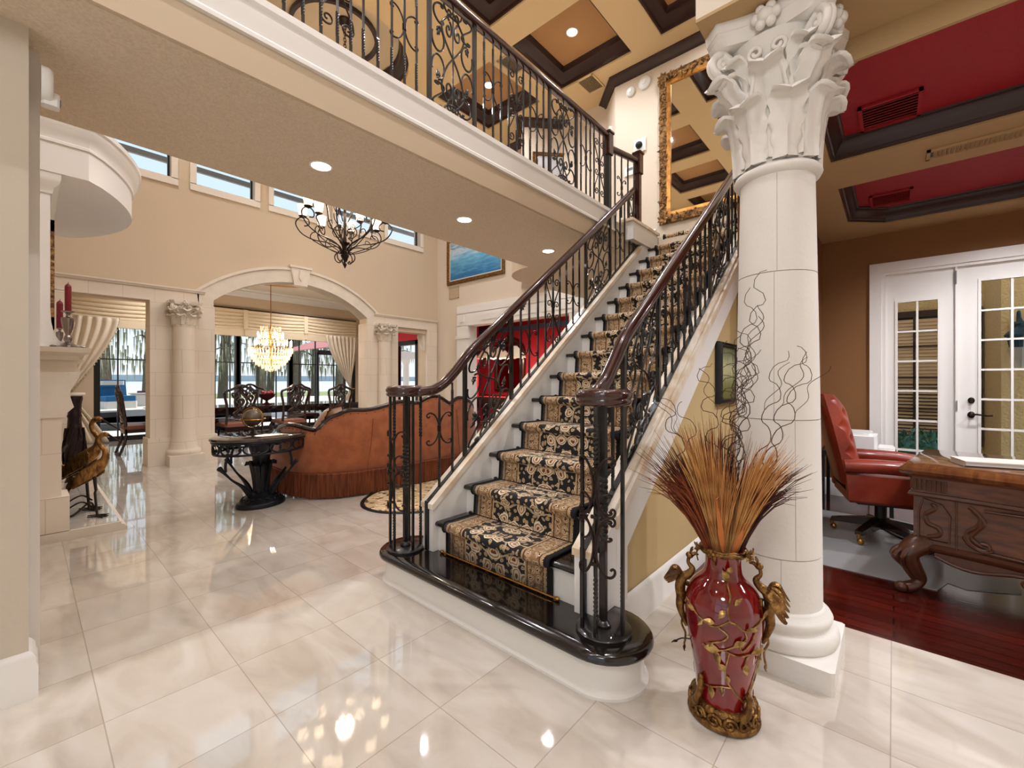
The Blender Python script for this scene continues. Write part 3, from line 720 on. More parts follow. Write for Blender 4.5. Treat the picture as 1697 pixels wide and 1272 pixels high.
for k in range(2, 17):
    x, z = noz(k), k*RISE
    b = MB(); r = .016
    x1 = noz(k+1)+.03 if k < 16 else 6.37
    prof = [(x1, z-.032), (x+r, z-.032)]+[(x+r-r*sin(a), z-r-r*cos(a)) for a in [pi*i/6 for i in range(1, 6)]]+[(x+r, z), (x1, z)]
    b.prism(prof, YR if k < 16 else 1.13, YL if k < 16 else 3.4, 'y')
    b.build('tread', M['blackwood'], stair, smooth=50)
    b = MB(); b.box(x+.028, x+.045, YR, YL, (k-1)*RISE, z-.032); b.build('riser', M['white'], stair, smooth=0)
def zt(x): return .519+(x-1.758)*SL
def stringer(y0, y1, name):
    xs, xe = 1.745, 5.25
    b = MB()
    zz = zt(xs)
    b.prism([(xs, .195), (xs, zz-.03), (xe, zt(xe)-.03), (xe, zt(xe)-.75), (2.3, .195)], y0, y1, 'y')
    o = b.build(name, M['white'], stair, smooth=0)
    b = MB()
    b.prism([(xs-.012, zz-.04), (xs-.012, zz-.006), (xs, zz+.002), (4.80, zt(4.80)+.002), (4.80, zt(4.80)-.04), (xs, zz-.042)], y0-.012, y1+.012, 'y')
    b.build('stringer_cap', M['curb'], stair, smooth=0)
stringer(YL, 2.325, 'stringer'); stringer(1.05, YR, 'stringer')
b = MB(); b.prism([(1.94, .36), (1.94, zt(1.94)-.03), (5.2, zt(5.2)-.03), (5.2, zt(5.2)-.30), (1.975, zt(1.975)-.30)], 1.024, 1.049, 'y'); b.build('skirt_board', M['white'], stair, smooth=0)
b = MB(); b.prism([(1.93, zt(1.93)-.085), (1.93, zt(1.93)-.02), (5.1, zt(5.1)-.02), (5.1, zt(5.1)-.085)], 1.012, 1.03, 'y'); b.build('stringer_cap', M['curb'], stair, smooth=0)
b = MB(); b.prism([(1.743, .1945), (1.743, zt(1.743)-.034), (1.99, zt(1.99)-.034), (1.99, .1945)], 1.026, YR+.004, 'y'); b.build('stringer_foot', M['white'], stair, smooth=0)
b = MB(); b.box(1.90, 2.06, 1.028, 1.048, .0, .45); b.build('skirt_end', M['white'], stair, smooth=0)
# landing curb at the top left
b = MB(); b.box(4.55, 5.22, 2.2, 2.34, 2.9, 3.10); b.build('landing_curb', M['white'], stair, smooth=0)
b = MB(); b.box(4.5, 5.24, 2.18, 2.36, 3.095, 3.125); b.build('landing_curb_cap', M['curb'], stair, smooth=0)
# ---- runner
run = thing('stair_runner', 'black and beige persian pattern carpet runner climbing the stairs', 'carpet runner', (1.8, 1.715, .2))
b = MB(); RY0, RY1 = 1.305, 2.125; t = .012
path = [(noz(2)+.028-t, RISE)]
for k in range(2, 17):
    x, z = noz(k), k*RISE
    xr = x+.028-t
    path += [(xr, z-.05)]
    c0 = (x+.012, z-.014); R = .03
    path += [(c0[0]-R*cos(a), c0[1]+R*sin(a)) for a in [radians(q) for q in (-50, -20, 10, 40, 65, 90)]]
    path += [(x+.06, z+t), (noz(k+1)+.005, z+t) if k < 16 else (6.3, z+t)]
L = [0]
for i in range(1, len(path)): L.append(L[-1]+math.hypot(path[i][0]-path[i-1][0], path[i][1]-path[i-1][1]))
NU = 8
uvs = {}
rows = []
for (x, z), l in zip(path, L):
    row = []
    for i in range(NU+1):
        u = i/NU; vv = b.v((x, RY0+(RY1-RY0)*u, z)); uvs[vv] = (u, l); row.append(vv)
    rows.append(row)
uvl = b.b.loops.layers.uv.new('UVMap')
for j in range(len(rows)-1):
    for i in range(NU):
        f = b.face([rows[j][i], rows[j][i+1], rows[j+1][i+1], rows[j+1][i]])
        for lp in f.loops: lp[uvl].uv = uvs[lp.vert]
pile = b.build('carpet_pile', M['runner'], run, smooth=60)
md = pile.modifiers.new('thick', 'SOLIDIFY'); md.thickness = .01; md.offset = -1
for y in (RY0, RY1):
    b = MB(); b.tube([(x, y, z) for x, z in path], .009, 6); b.build('bound_edge', mat('black_carpet_binding', (16, 14, 15), .9), run)
for k in range(1, 16):
    b = MB(); X = noz(k+1)+.028-t-.008; z = k*RISE+.012
    b.tube([(X, RY0-.03, z), (X, RY1+.03, z)], .006, 6); b.sph((X, RY0-.04, z), .013, .016, .012, 8, 6); b.sph((X, RY1+.04, z), .013, .016, .012, 8, 6)
    b.build('stair_rod', M['ironbr'] if k > 1 else M['brass'], run)

# ================================================================ RAILINGS
def bar_mesh(b, x, y, z0, z1, w=.008, twists=(), rot=0):
    """square bar, twisted between given fractions"""
    N = 2; zs = [z0, z1]
    seg = [(z0, 0)]
    H = z1-z0
    ang = 0; rings = []
    def ring(z, a, ww): return [(x+ww*1.414*cos(a+pi/4+k*pi/2), y+ww*1.414*sin(a+pi/4+k*pi/2), z) for k in range(4)]
    rings.append(ring(z0, 0, w))
    for f0, f1, turns in twists:
        n = max(6, int(abs(turns)*12))
        for i in range(n+1):
            f = f0+(f1-f0)*i/n
            rings.append(ring(z0+H*f, ang+2*pi*turns*i/n, w*1.12 if 0 < i < n else w))
        ang += 2*pi*turns
    rings.append(ring(z1, ang, w))
    b.loft(rings)
def map2(pts, fx): return [fx(p[0], p[1]) for p in pts]
def leaf2(b, fx, cx, cy, s, a, flip=1):
    """small cast acanthus leaf on the tip of a scroll"""
    for da, ln in ((0, 1), (.75, .75), (-.75, .75), (1.5, .55), (-1.5, .55)):
        q = [(cx+s*ln*t*cos(a+da*flip), cy+s*ln*t*sin(a+da*flip)) for t in (0, .25, .55, .8, 1)]
        b.tube(map2(q, fx), [.004, .011, .012, .009, .002], 5, sy=.7)
def panel_elements(fx):
    """scroll panel in a unit box x,z in [-1,1] mapped by fx; returns (mesh builder, rosette builder)"""
    b = MB(); R = .0072
    T = lambda pts, r=R: b.tube(map2(pts, fx), r, 5)
    T([(0, -1.12), (0, 1.12)], .006)
    for s in (1, -1):
        q = [(.02*s, .92), (.2*s, .82), (.5*s, .62), (.46*s, .42), (.2*s, .2), (0, .07), (-.25*s, -.12), (-.46*s, -.38), (-.5*s, -.62), (-.2*s, -.82), (-.02*s, -.92)]
        T([tuple(p)[:2] for p in catmull([(a, c, 0) for a, c in q], 6)])
        T(curl(.21*s, .56, .17, pi/2+.3*s, 1.2, s)); T(curl(.21*s, -.56, .17, -pi/2-.3*s, 1.2, -s))
        T(curl(.16*s, .86, .12, -pi/2, 1.1, s)); T(curl(.16*s, -.86, .12, pi/2, 1.1, -s))
        for w, cy in ((1, .26), (-1, -.26)):
            # open C with a leaf on its tip
            arc = [(.70*s+.27*cos(t)*1.0, cy+.22*sin(t)) for t in [radians((180-a) if s > 0 else a) for a in range(-150, 151, 15)]]
            arc = [(.68*s-s*.27*cos(t), cy+w*.225*sin(t)) for t in [radians(a) for a in range(-200, 91, 15)]]
            T(arc)
            p = arc[-1]; leaf2(b, fx, p[0]-.0*s, p[1]-.05*w, .15, pi/2*-w+.5*s*w, s)
    T(sscroll(.66, .76, .5, .46, 1)); T(sscroll(-.66, -.76, .5, .46, 1))
    T(cscroll(-.66, .74, .44, .36, -1)); T(cscroll(.66, -.74, .44, .36, 1))
    T([(.42*cos(t)+.0, .98+.0*t-.16*sin(t)) for t in [pi*i/12 for i in range(13)]]); T([(.42*cos(t), -.98+.16*sin(t)) for t in [pi*i/12 for i in range(13)]])
    r = MB()
    for k in range(8):
        a = 2*pi*k/8+.2; ln = .36 if k % 2 == 0 else .27
        q = [(ln*t*cos(a)*1.15, ln*t*sin(a)*.62) for t in (0, .3, .6, .85, 1)]
        r.tube(map2(q, fx), [.006, .016, .018, .012, .002], 6, sy=.6)
    p = fx(0, 0); r.sph(p, .016, .016, .016, 8, 6)
    return b, r
def butterfly(fx_for, h=.21, w=.21):
    """two C scrolls back to back between three balusters; fx(x, z)"""
    b = MB()
    for s in (1, -1):
        b.tube(map2([(s*(.054)+(-x*.100)*s*BF, y*h) for x, y in CSC], fx_for), .0055, 5)
    b.tube(map2([(0, -.02), (0, .02)], fx_for), .014, 6)
    return b
BF = 1
def xscroll(fx, h=.62, w=.105):
    b = MB()
    for s in (1, -1):
        for t in (1, -1):
            q = [(0, .0), (.012*s, .05*t), (.05*s, .13*t), (.088*s, .20*t), (.096*s, .245*t)]
            q = [tuple(p)[:2] for p in catmull([(a, c, 0) for a, c in q], 5)]
            q += curl(.058*s, .25*t, .04, 0 if s > 0 else pi, 1.25, s*t, 18)
            b.tube(map2(q, fx), .0055, 5)
            q = [(0, .012*t)]+curl(.055*s, .055*t, .036, pi+(.6 if True else 0) if s > 0 else -.6, 1.2, -s*t if False else s*t*-1, 16)
            b.tube(map2(q, fx), .005, 5)
    b.tube(map2([(0, -.03), (0, .03)], fx), .014, 6)
    return b
RAILP = [(.012*0-.033, -.012), (-.028, -.026), (-.02, -.03), (.02, -.03), (.028, -.026), (.033, -.012), (.033, .006), (.026, .022), (.012, .03), (-.012, .03), (-.026, .022), (-.033, .006)]
def handrail(b, path):
    P = [Vector(p) for p in path]; rings = []
    for i, p in enumerate(P):
        t = (P[min(i+1, len(P)-1)]-P[max(i-1, 0)]); t.normalize()
        side = Vector((t.y, -t.x, 0)).normalized(); up = side.cross(t); 
        if up.z < 0: up = -up
        rings.append([p+side*o+up*u for o, u in RAILP])
    b.loft(rings)
def newel_cluster(root, c, side, zcap, scroll_ang):
    """round volute newel: plate, twisted centre post, ring of thin bars, scroll work, round cap"""
    cx, cy = c; z0 = .1935
    b = MB(); b.lathe([(.122, z0), (.122, z0+.012), (.114, z0+.018), (0.001, z0+.018)], (cx, cy, 0), 32); b.build('newel_plate', M['iron'], root, smooth=50)
    b = MB(); b.lathe([(.034, z0+.018), (.034, z0+.03), (.026, z0+.04), (.018, z0+.045)], (cx, cy, 0), 20)
    bar_mesh(b, cx, cy, z0+.02, zcap-.03, .0125, ((.38, .68, 3.0),)); b.build('newel_post', M['iron'], root, smooth=30)
    fwd = Vector((cos(radians(41.5)), sin(radians(41.5)))); rgt = Vector((fwd.y, -fwd.x))
    for i, d in enumerate((172, 122, 48, -20, -90)):
        q = rgt*cos(radians(d))-fwd*sin(radians(d))
        x, y = cx+q.x*.098, cy+q.y*.098
        b = MB(); bar_mesh(b, x, y, z0+.015, zcap-.03, .0068, ((.08, .26, 2.4), (.72, .92, 2.4)) if i in (1, 3) else ())
        b.build('baluster', M['iron'], root, smooth=30)
    q = rgt*cos(radians(122))-fwd*sin(radians(122)); tn = Vector((-q.y, q.x))
    if tn.dot(rgt) < 0: tn = -tn
    def fx(u, w):
        ang = u/.105
        p = Vector((cx, cy))+(q*cos(ang)+tn*sin(ang))*.112
        return (p.x, p.y, w)
    b = MB(); zc = z0+.53
    for s in (1, -1):
        for t in (1, -1):
            b.tube(map2([(s*.043-x*.078*s, zc+t*.125+y*.25) for x, y in CSC], fx), .0058, 6)
            b.tube(map2([(s*.043-x*.05*s, zc+t*.055+y*.085) for x, y in CSC], fx), .005, 6)
    for dz in (-.2, 0, .2): b.tube(map2([(-.014, zc+dz), (.014, zc+dz)], fx), .009, 8)
    b.build('newel_scroll', M['ironbr'], root)
    b = MB(); b.lathe([(.001, zcap-.036), (.105, zcap-.036), (.118, zcap-.03), (.124, zcap-.018), (.12, zcap-.008), (.126, zcap+.002), (.127, zcap+.018), (.118, zcap+.03), (.1, zcap+.036), (.03, zcap+.037), (.001, zcap+.037)], (cx, cy, 0), 36)
    b.build('volute_cap', M['handrail'], root, smooth=50)
def rail_z(x): return 2.173+SL*(x-2.978)
def foot_z(x): return zt(x)+.004
def stair_rail(root, Y, thick, units, newel, zcap, xtop, side, xs_x):
    cx, cy = newel
    newel_cluster(root, newel, side, zcap, 0)
    # hand rail from the volute up the slope
    pth = [(cx+.02, cy+side*-.085*0+(Y-cy)*.6, zcap), (cx+.06, cy+(Y-cy)*.85, zcap), (cx+.13, Y, zcap+.012), (cx+.22, Y, zcap+.06), (cx+.32, Y, (rail_z(cx+.32)+zcap+.12)/2)]
    pth += [(x, Y, rail_z(x)) for x in (cx+.45, cx+.7, 3.0, 3.6, 4.2, xtop)]
    pth = catmull(pth, 5)
    b = MB(); handrail(b, pth); b.build('handrail', M['handrail'], root, smooth=50)
    b = MB(); b.prism([(1.74, zt(1.74)), (1.74, zt(1.74)+.012), (xtop-.02, zt(xtop-.02)+.014), (xtop-.02, zt(xtop-.02)+.002)], Y-.014, Y+.014, 'y')
    b.box(1.728, 1.744, Y-.014, Y+.014, .2, zt(1.74)+.012); b.build('bottom_rail', M['iron'], root, smooth=0)
    def ztop(x): return (rail_z(x) if x > 2.0 else zcap+max(0, (x-1.85))*.8)-.025
    for x in thick:
        b = MB(); bar_mesh(b, x, Y, foot_z(x), ztop(x), .0125); b.build('panel_post', M['iron'], root, smooth=30)
    for i, x in enumerate(units):
        b = MB(); bar_mesh(b, x, Y, foot_z(x), ztop(x), .0065, ((.1, .28, 2.2), (.74, .92, 2.2)) if i % 2 == 1 or True else ()); b.build('baluster', M['iron'], root, smooth=30)
    for x0, x1 in zip(thick[::2], thick[1::2]):
        xc, w = (x0+x1)/2, (x1-x0)/2-.012; H = (rail_z(xc)-foot_z(xc))/2-.02; zc = (rail_z(xc)+foot_z(xc))/2-.01
        fx = lambda u, v: (xc+u*w, Y, zc+v*H+u*w*SL)
        p, r = panel_elements(fx); o = p.build('scroll_panel', M['iron'], root); r.build('rosette', M['ironbr'], o, world=False).location = (0, 0, 0)
    return ztop
def mid(x, Y): return (zt(x)+rail_z(x))/2-.06
def add_bf(root, Y, xc, zc, sl=SL*.0):
    b = butterfly(lambda u, v: (xc+u, Y, zc+v)); b.build('butterfly_scroll', M['ironbr'], root)
def add_xs(root, Y, xc, zc):
    b = xscroll(lambda u, v: (xc+u, Y, zc+v)); b.build('cross_scroll', M['ironbr'], root)
def fix_children(o, root):
    pass
RL = thing('stair_railing', 'wrought iron stair railing with mahogany handrail on the living room side of the stairs', 'railing', (1.667, 2.413, 0))
thick = [2.068, 2.564, 3.672, 4.156]
units = [1.838, 1.951, 2.679, 2.788, 2.906, 3.012, 3.124, 3.228, 3.334, 3.444, 3.552, 4.277, 4.381, 4.488, 4.601, 4.708]
stair_rail(RL, 2.275, thick, units, (1.667, 2.413), 1.23, 4.83, 1, ())
add_bf(RL, 2.275, 1.838, .98)
for x in (2.788, 3.444, 4.381): add_bf(RL, 2.275, x, mid(x, 0))
for x in (3.124, 4.708): add_xs(RL, 2.275, x, mid(x, 0)+.05)
RR = thing('stair_railing', 'wrought iron stair railing with mahogany handrail nearest the red vase and white column', 'railing', (1.705, .951, 0))
stair_rail(RR, 1.09, [2.14, 2.597, 3.60, 4.105], [1.86, 2.02, 2.71, 2.82, 2.93, 3.04, 3.15, 3.26, 3.37, 3.48, 4.22, 4.33, 4.44, 4.55, 4.66], (1.705, .965), 1.225, 4.9, -1, ())
for x in (2.82, 3.37, 4.33): add_bf(RR, 1.09, x, mid(x, 0))
for x in (3.1,): add_xs(RR, 1.09, x+.0, mid(x, 0)+.05)
# children of stair_rail built without root offset are already baked; bridge railing:
RB = thing('bridge_railing', 'wrought iron balustrade with mahogany handrail along the upstairs bridge', 'railing', (1.5, 2.32, 3.135))
BYR = 2.325; BZ0, BZ1 = 3.137, 3.93
b = MB(); handrail(b, [(-1.2, BYR, 3.955), (4.17, BYR, 3.955)]); b.build('handrail', M['handrail'], RB, smooth=50)
b = MB(); b.box(-1.2, 4.2, BYR-.014, BYR+.014, BZ0, BZ0+.012); b.build('bottom_rail', M['iron'], RB, smooth=0)
thickB = [.05, .47, 1.793, 2.208, 3.139, 3.574]
for x in thickB:
    b = MB(); bar_mesh(b, x, BYR, BZ0, BZ1, .0125); b.build('panel_post', M['iron'], RB, smooth=30)
for x in [.58, .68, .78, .875, .97, 1.065, 1.158, 1.237, 1.315, 1.41, 1.506, 1.598, 1.69, 2.309, 2.407, 2.496, 2.589, 2.686, 2.771, 2.863, 2.955, 3.05, 3.661, 3.756, 3.837, 3.91, 4.02, 4.125]:
    b = MB(); bar_mesh(b, x, BYR, BZ0, BZ1, .0065, ((.1, .28, 2.2), (.74, .92, 2.2))); b.build('baluster', M['iron'], RB, smooth=30)
for x0, x1 in zip(thickB[::2], thickB[1::2]):
    xc, w = (x0+x1)/2, (x1-x0)/2-.012
    fx = lambda u, v: (xc+u*w, BYR, 3.533+v*.375)
    p, r = panel_elements(fx); o = p.build('scroll_panel', M['iron'], RB); r.build('rosette', M['ironbr'], o, world=False)
for x in (.68, 1.598, 2.405, 2.955, 3.752): add_bf(RB, BYR, x, 3.54)
for x in (1.158, 2.682, 4.02): add_xs(RB, BYR, x, 3.54)
def newel(x, y, z0, z1, name, m2, root):
    b = MB(); b.box(x-.03, x+.03, y-.03, y+.03, z0, z1-.24, .004); b.build('newel_shaft', M['iron'] if m2 else M['handrail'], root, smooth=0)
    b = MB(); b.box(x-.045, x+.045, y-.045, y+.045, z1-.26, z1-.02, .006); b.box(x-.055, x+.055, y-.055, y+.055, z1-.03, z1-.012, .006)
    b.loft([[(x+a*r, y+c*r, z) for a, c in ((-1, -1), (1, -1), (1, 1), (-1, 1))] for r, z in ((.045, z1-.012), (.02, z1+.012), (.002, z1+.02))])
    b.build('newel_head', M['handrail'], root, smooth=30)
newel(4.2, 2.325, 3.13, 4.0, '', 1, RB)
RS = thing('landing_railing', 'short iron guard rail between two dark newel posts at the head of the stairs', 'railing', (4.74, 2.24, 3.125))
newel(4.76, 2.24, 3.1, 3.97, '', 0, RS)
b = MB(); handrail(b, [(4.23, 2.318, 3.83), (4.72, 2.245, 3.86)]); b.build('handrail', M['handrail'], RS, smooth=50)
for x in (4.31, 4.43, 4.55, 4.67):
    b = MB(); bar_mesh(b, x, 2.3-(x-4.3)*.14, 3.12, 3.83, .0065, ((.1, .3, 2.2), (.7, .92, 2.2))); b.build('baluster', M['iron'], RS, smooth=30)
add_bf(RS, 2.28, 4.43, 3.45)
# ================================================================ COLUMN
def acanthus(b, cx, cy, ang, r0, z0, h, w, out, curlr, nu=10, nv=20):
    """one acanthus leaf hugging the bell: ribbed blade with lobed edges, tip rolled outward"""
    ca, sa = cos(ang), sin(ang); F, K = [], []
    for j in range(nv+1):
        t = j/nv
        if t < .66:
            q = t/.66; rr = r0+out*.38*q**2.2; z = z0+(h-curlr)*q
            nr, nz = cos(.45*q), -sin(.45*q)
        else:
            q = (t-.66)/.34*radians(165)
            rr = r0+out*.38+curlr*(1-cos(q))*1.1; z = z0+h-curlr+curlr*sin(q)
            nr, nz = cos(q+.3), -sin(q+.3)
        wd = w*(.62+.38*sin(pi*min(t*1.15, 1)*.5+.0))*(.91+.09*cos(t*2*pi*4.5))
        if t > .74: wd *= max(1-((t-.74)/.262)**2.2, .02)**.5
        f, k = [], []
        for i in range(nu+1):
            u = -1+2*i/nu
            rib = .010*(1-min(abs(u)*4, 1))+.005*abs(cos((u*2.2+t*2.5*abs(u))*pi))*(1-abs(u)*.4)-.020*(w/.09)*u*u*(1-t)**.8
            R = rr+nr*rib; Z = z+nz*rib; y = u*wd
            f.append((cx+ca*R-sa*y, cy+sa*R+ca*y, Z)); R2 = R-nr*.018; Z2 = Z-nz*.018
            k.append((cx+ca*R2-sa*y*.97, cy+sa*R2+ca*y*.97, Z2))
        F.append([b.v(p) for p in f]); K.append([b.v(p) for p in k])
    for j in range(nv):
        for i in range(nu):
            b.face([F[j][i], F[j][i+1], F[j+1][i+1], F[j+1][i]]); b.face([K[j][i+1], K[j][i], K[j+1][i], K[j+1][i+1]])
        b.face([F[j][0], F[j+1][0], K[j+1][0], K[j][0]]); b.face([F[j+1][nu], F[j][nu], K[j][nu], K[j+1][nu]])
    for i in range(nu): b.face([F[nv][i], F[nv][i+1], K[nv][i+1], K[nv][i]])
def capital(b, cx, cy, z0, r, H, k=1.0, rot=0, arc=None):
    """Corinthian capital: bell, two tiers of leaves, corner volutes, concave abacus"""
    b.lathe([(r*.98, z0), (r*1.0, z0+H*.3), (r*1.12, z0+H*.65), (r*1.38, z0+H*.84), (.001, z0+H*.85)], (cx, cy, 0), 24)
    sc = r/.2
    for i in range(8): acanthus(b, cx, cy, rot+pi/8+i*pi/4, r*1.10, z0, H*.40, .105*sc, .08*sc, .036*sc)
    for i in range(8): acanthus(b, cx, cy, rot+i*pi/4, r*1.02, z0+H*.02, H*.60, .100*sc, .13*sc, .044*sc)
    for i in range(4):                         # big corner leaf + volute
        a = rot+pi/4+i*pi/2; ca, sa = cos(a), sin(a)
        for s in (1, -1):
            rad = [(r*1.05, H*.42), (r*1.16, H*.58), (r*1.40, H*.74), (r*1.70, H*.83)]
            p = [(cx+ca*q-sa*s*(.075*sc*(1-n/3.4)), cy+sa*q+ca*s*(.075*sc*(1-n/3.4)), z0+zz) for n, (q, zz) in enumerate(rad)]
            R0 = .072*sc
            cc = (r*1.72, H*.83-R0)
            for m in range(0, 28):
                t = pi/2-m/27*2*pi*1.45; rr = R0*(1-.78*m/27)
                q, zz = cc[0]+rr*cos(t), cc[1]+rr*sin(t)
                p.append((cx+ca*q-sa*s*.012*sc, cy+sa*q+ca*s*.012*sc, z0+zz))
            b.tube(catmull(p[:5], 4)[:-1]+p[4:],   .022*sc, 7)
            b.sph((cx+ca*cc[0]-sa*s*.02*sc, cy+sa*cc[0]+ca*s*.02*sc, z0+cc[1]), .02*sc, seg=8, rings=6)
        for s in (1, -1): acanthus(b, cx, cy, a+s*.22, r*1.08, z0+H*.40, H*.30, .07*sc, .18*sc, .036*sc)
        acanthus(b, cx, cy, a, r*1.10, z0+H*.36, H*.25, .085*sc, .26*sc, .046*sc)
        # inner helices and centre flower
        a2 = rot+i*pi/2; ca, sa = cos(a2), sin(a2)
        for s in (1, -1):
            p = []
            for m in range(24):
                t = -pi/2+m/23*2*pi*1.3; rr = .042*sc*(1-.75*m/23)
                y = s*(.055*sc+(rr*cos(t)-.0)); q = r*1.34
                p.append((cx+ca*q-sa*y, cy+sa*q+ca*y, z0+H*.72+rr*sin(t)))
            p = [(cx+ca*r*1.12-sa*s*.09*sc, cy+sa*r*1.12+ca*s*.09*sc, z0+H*.45)]+p
            b.tube(p, .012*sc, 6)
        b.sph((cx+ca*r*1.5, cy+sa*r*1.5, z0+H*.92), .045*sc, .045*sc, .04*sc, 10, 6)
        for m in range(6):
            t = m*pi/3; y = .05*sc*cos(t)
            b.sph((cx+ca*r*1.49-sa*y, cy+sa*r*1.49+ca*y, z0+H*.92+.045*sc*sin(t)), .028*sc, seg=8, rings=5)
    out = []
    for i in range(4):
        a = rot+pi/4+i*pi/2; c0 = r*2.02; f = .06*sc
        A = (c0*cos(a)+f*sin(a), c0*sin(a)-f*cos(a)); B_ = (c0*cos(a)-f*sin(a), c0*sin(a)+f*cos(a))
        out += [A, B_]
        a3 = a+pi/4
        n = 7; a4 = a+pi/2
        A2 = (c0*cos(a4)+f*sin(a4), c0*sin(a4)-f*cos(a4))
        for m in range(1, n):
            t = m/n; q = (B_[0]+(A2[0]-B_[0])*t, B_[1]+(A2[1]-B_[1])*t); d = .30*r*sin(pi*t)
            out.append((q[0]-cos(a3)*d, q[1]-sin(a3)*d))
    for z1, z2, s1, s2 in ((.84, .90, .93, .97), (.90, .93, .97, .99), (.93, 1.0, 1.0, 1.02)):
        b.loft([[(cx+x*s1, cy+y*s1, z0+H*z1) for x, y in out], [(cx+x*s2, cy+y*s2, z0+H*z2) for x, y in out]])
CX, CY = 2.44, .43
col = thing('corinthian_column', 'tall white fluted-less stone column with leafy corinthian capital behind the red vase'.replace('fluted-less ', 'smooth '), 'column', (CX, CY, 0))
b = MB(); b.box(CX-.25, CX+.25, CY-.25, CY+.25, 0, .098, .012); b.build('plinth', M['stonew'], col, smooth=0)
b = MB(); b.lathe([(.24, .098), (.248, .115), (.25, .135), (.243, .158), (.232, .168), (.218, .172), (.214, .185), (.222, .195), (.225, .21), (.217, .225), (.202, .232), (.198, .245), (.187, .255)], (CX, CY, 0), 48); b.build('attic_base', M['stonew'], col, smooth=60)
ra, rb = .186, .157
def rr_(z): t = (z-.25)/2.0; return ra-(ra-rb)*(t**1.35 if t > 0 else 0)
b = MB(); b.lathe([(rr_(z)-.004, z) for z in (.25, .8, 1.4, 1.9, 2.27)], (CX, CY, 0), 32); b.build('shaft_core', M['joint'], col)
seams = [.6, .95, .0, .75, 2.0]
zs = [.25, .49, 1.12, 1.80, 2.262]
view = atan2(-CY, -CX)
for i in range(4):
    z0, z1 = zs[i]+.002, zs[i+1]-.002; off = view+(.12 if i % 2 == 0 else .12) + (0, pi/2, 0, .0)[i]*.0
    off = view+(.10, .42, -.05, .02)[i]
    b = MB()
    for h in (0, 1):
        a0 = off+h*pi; a1 = a0+pi-.009
        prof = [(rr_(z0)-.006, z0)]+[(rr_(z0+(z1-z0)*k/5), z0+(z1-z0)*k/5) for k in range(6)]+[(rr_(z1)-.006, z1)]
        b.lathe(prof, (CX, CY, 0), 32, a0, a1)
    b.build('shaft_drum', M['stonew'], col, smooth=50)
b = MB(); b.lathe([(rb, 2.255), (rb+.022, 2.262), (rb+.03, 2.278), (rb+.024, 2.295), (rb+.008, 2.30), (rb+.004, 2.315), (rb-.004, 2.32)], (CX, CY, 0), 48); b.build('astragal', M['stonew'], col, smooth=60)
b = MB(); capital(b, CX, CY, 2.312, .162, .675); b.build('capital', M['stonew'], col, smooth=75)
# engaged columns of the arch wall
for x, lab in ((1.655, 'half column with leafy capital on the stone pier left of the arch'), (5.22, 'half column with leafy capital on the stone pier right of the arch')):
    y = 8.33
    c = thing('engaged_column', lab, 'column', (x, y, 0), group='engaged stone half columns')
    b = MB(); b.box(x-.22, x+.22, y-.26, y+.06, 0, .16); b.build('plinth', M['stone'], c, smooth=0)
    b = MB(); b.lathe([(.215, .16), (.225, .19), (.215, .225), (.19, .235), (.185, .25), (.15, .42), (.145, .9), (.143, 1.5), (.135, 2.17)], (x, y, 0), 28); b.build('shaft', M['stoneblk'], c, smooth=60)
    b = MB(); capital(b, x, y, 2.16, .13, .36); b.build('capital', M['stone'], c, smooth=60)

# ================================================================ RED VASE WITH GILT MOUNTS
VX, VY = 1.814, .500
vs = thing('vase', 'dark red glazed floor vase with gilt dragon handles and gilt vine mounts', 'vase', (VX, VY, 0)); vs.scale = (.95, .95, .95)
VP = [(.02, .055), (.098, .055), (.102, .07), (.104, .10), (.108, .15), (.115, .20), (.127, .27), (.139, .34), (.147, .40), (.147, .45), (.140, .49), (.123, .525), (.098, .552), (.079, .572), (.071, .592), (.068, .62), (.069, .65), (.075, .672), (.08, .68), (.07, .68), (.06, .66), (.058, .60)]
def vr(z):
    for (r0, z0), (r1, z1) in zip(VP[1:], VP[2:]):
        if z0 <= z <= z1: return r0+(r1-r0)*(z-z0)/max(z1-z0, 1e-6)
    return .07
b = MB(); b.lathe(catmull([(r, z, 0) for r, z in VP], 3) and [(p[0], p[1]) for p in catmull([(r, z, 0) for r, z in VP], 3)], (VX, VY, 0), 48); b.build('vase_body', M['vase'], vs, smooth=80)
view = atan2(-VY, -VX)            # toward the hall
def vp(a, z, o=.004): r = vr(z)+o; return (VX+r*cos(view+a), VY+r*sin(view+a), z)
# gilt foot
b = MB(); b.lathe([(.001, 0), (.125, 0), (.137, .008), (.134, .02), (.116, .028), (.112, .04), (.122, .052), (.125, .062), (.114, .075), (.10, .078)], (VX, VY, 0), 40)
rnd = random.Random(4)
for k in range(14):
    a = 2*pi*k/14
    c = (VX+.126*cos(a), VY+.126*sin(a))
    p = []
    for m in range(18):
        t = m/17*2*pi*1.3; q = .026*(1-.7*m/17)
        p.append((c[0]-sin(a)*q*cos(t), c[1]+cos(a)*q*cos(t), .04+q*sin(t)))
    b.tube(p, .007, 6)
for k, (a, up) in enumerate(((-.95, .22), (.55, .16), (2.2, .2), (-2.4, .18))):      # rising acanthus tongues
    q = [(VX+(.122+.006*sin(t*3))*cos(view+a+.25*sin(t*2)), VY+(.122+.006*sin(t*3))*sin(view+a+.25*sin(t*2)), .06+up*.55*t) for t in [m/8 for m in range(9)]]
    b.tube(q, [.016, .018, .016, .014, .012, .011, .012, .014, .008], 7); b.sph(q[-1], .013, seg=8, rings=6)
b.build('gilt_foot', M['gold'], vs, smooth=60)
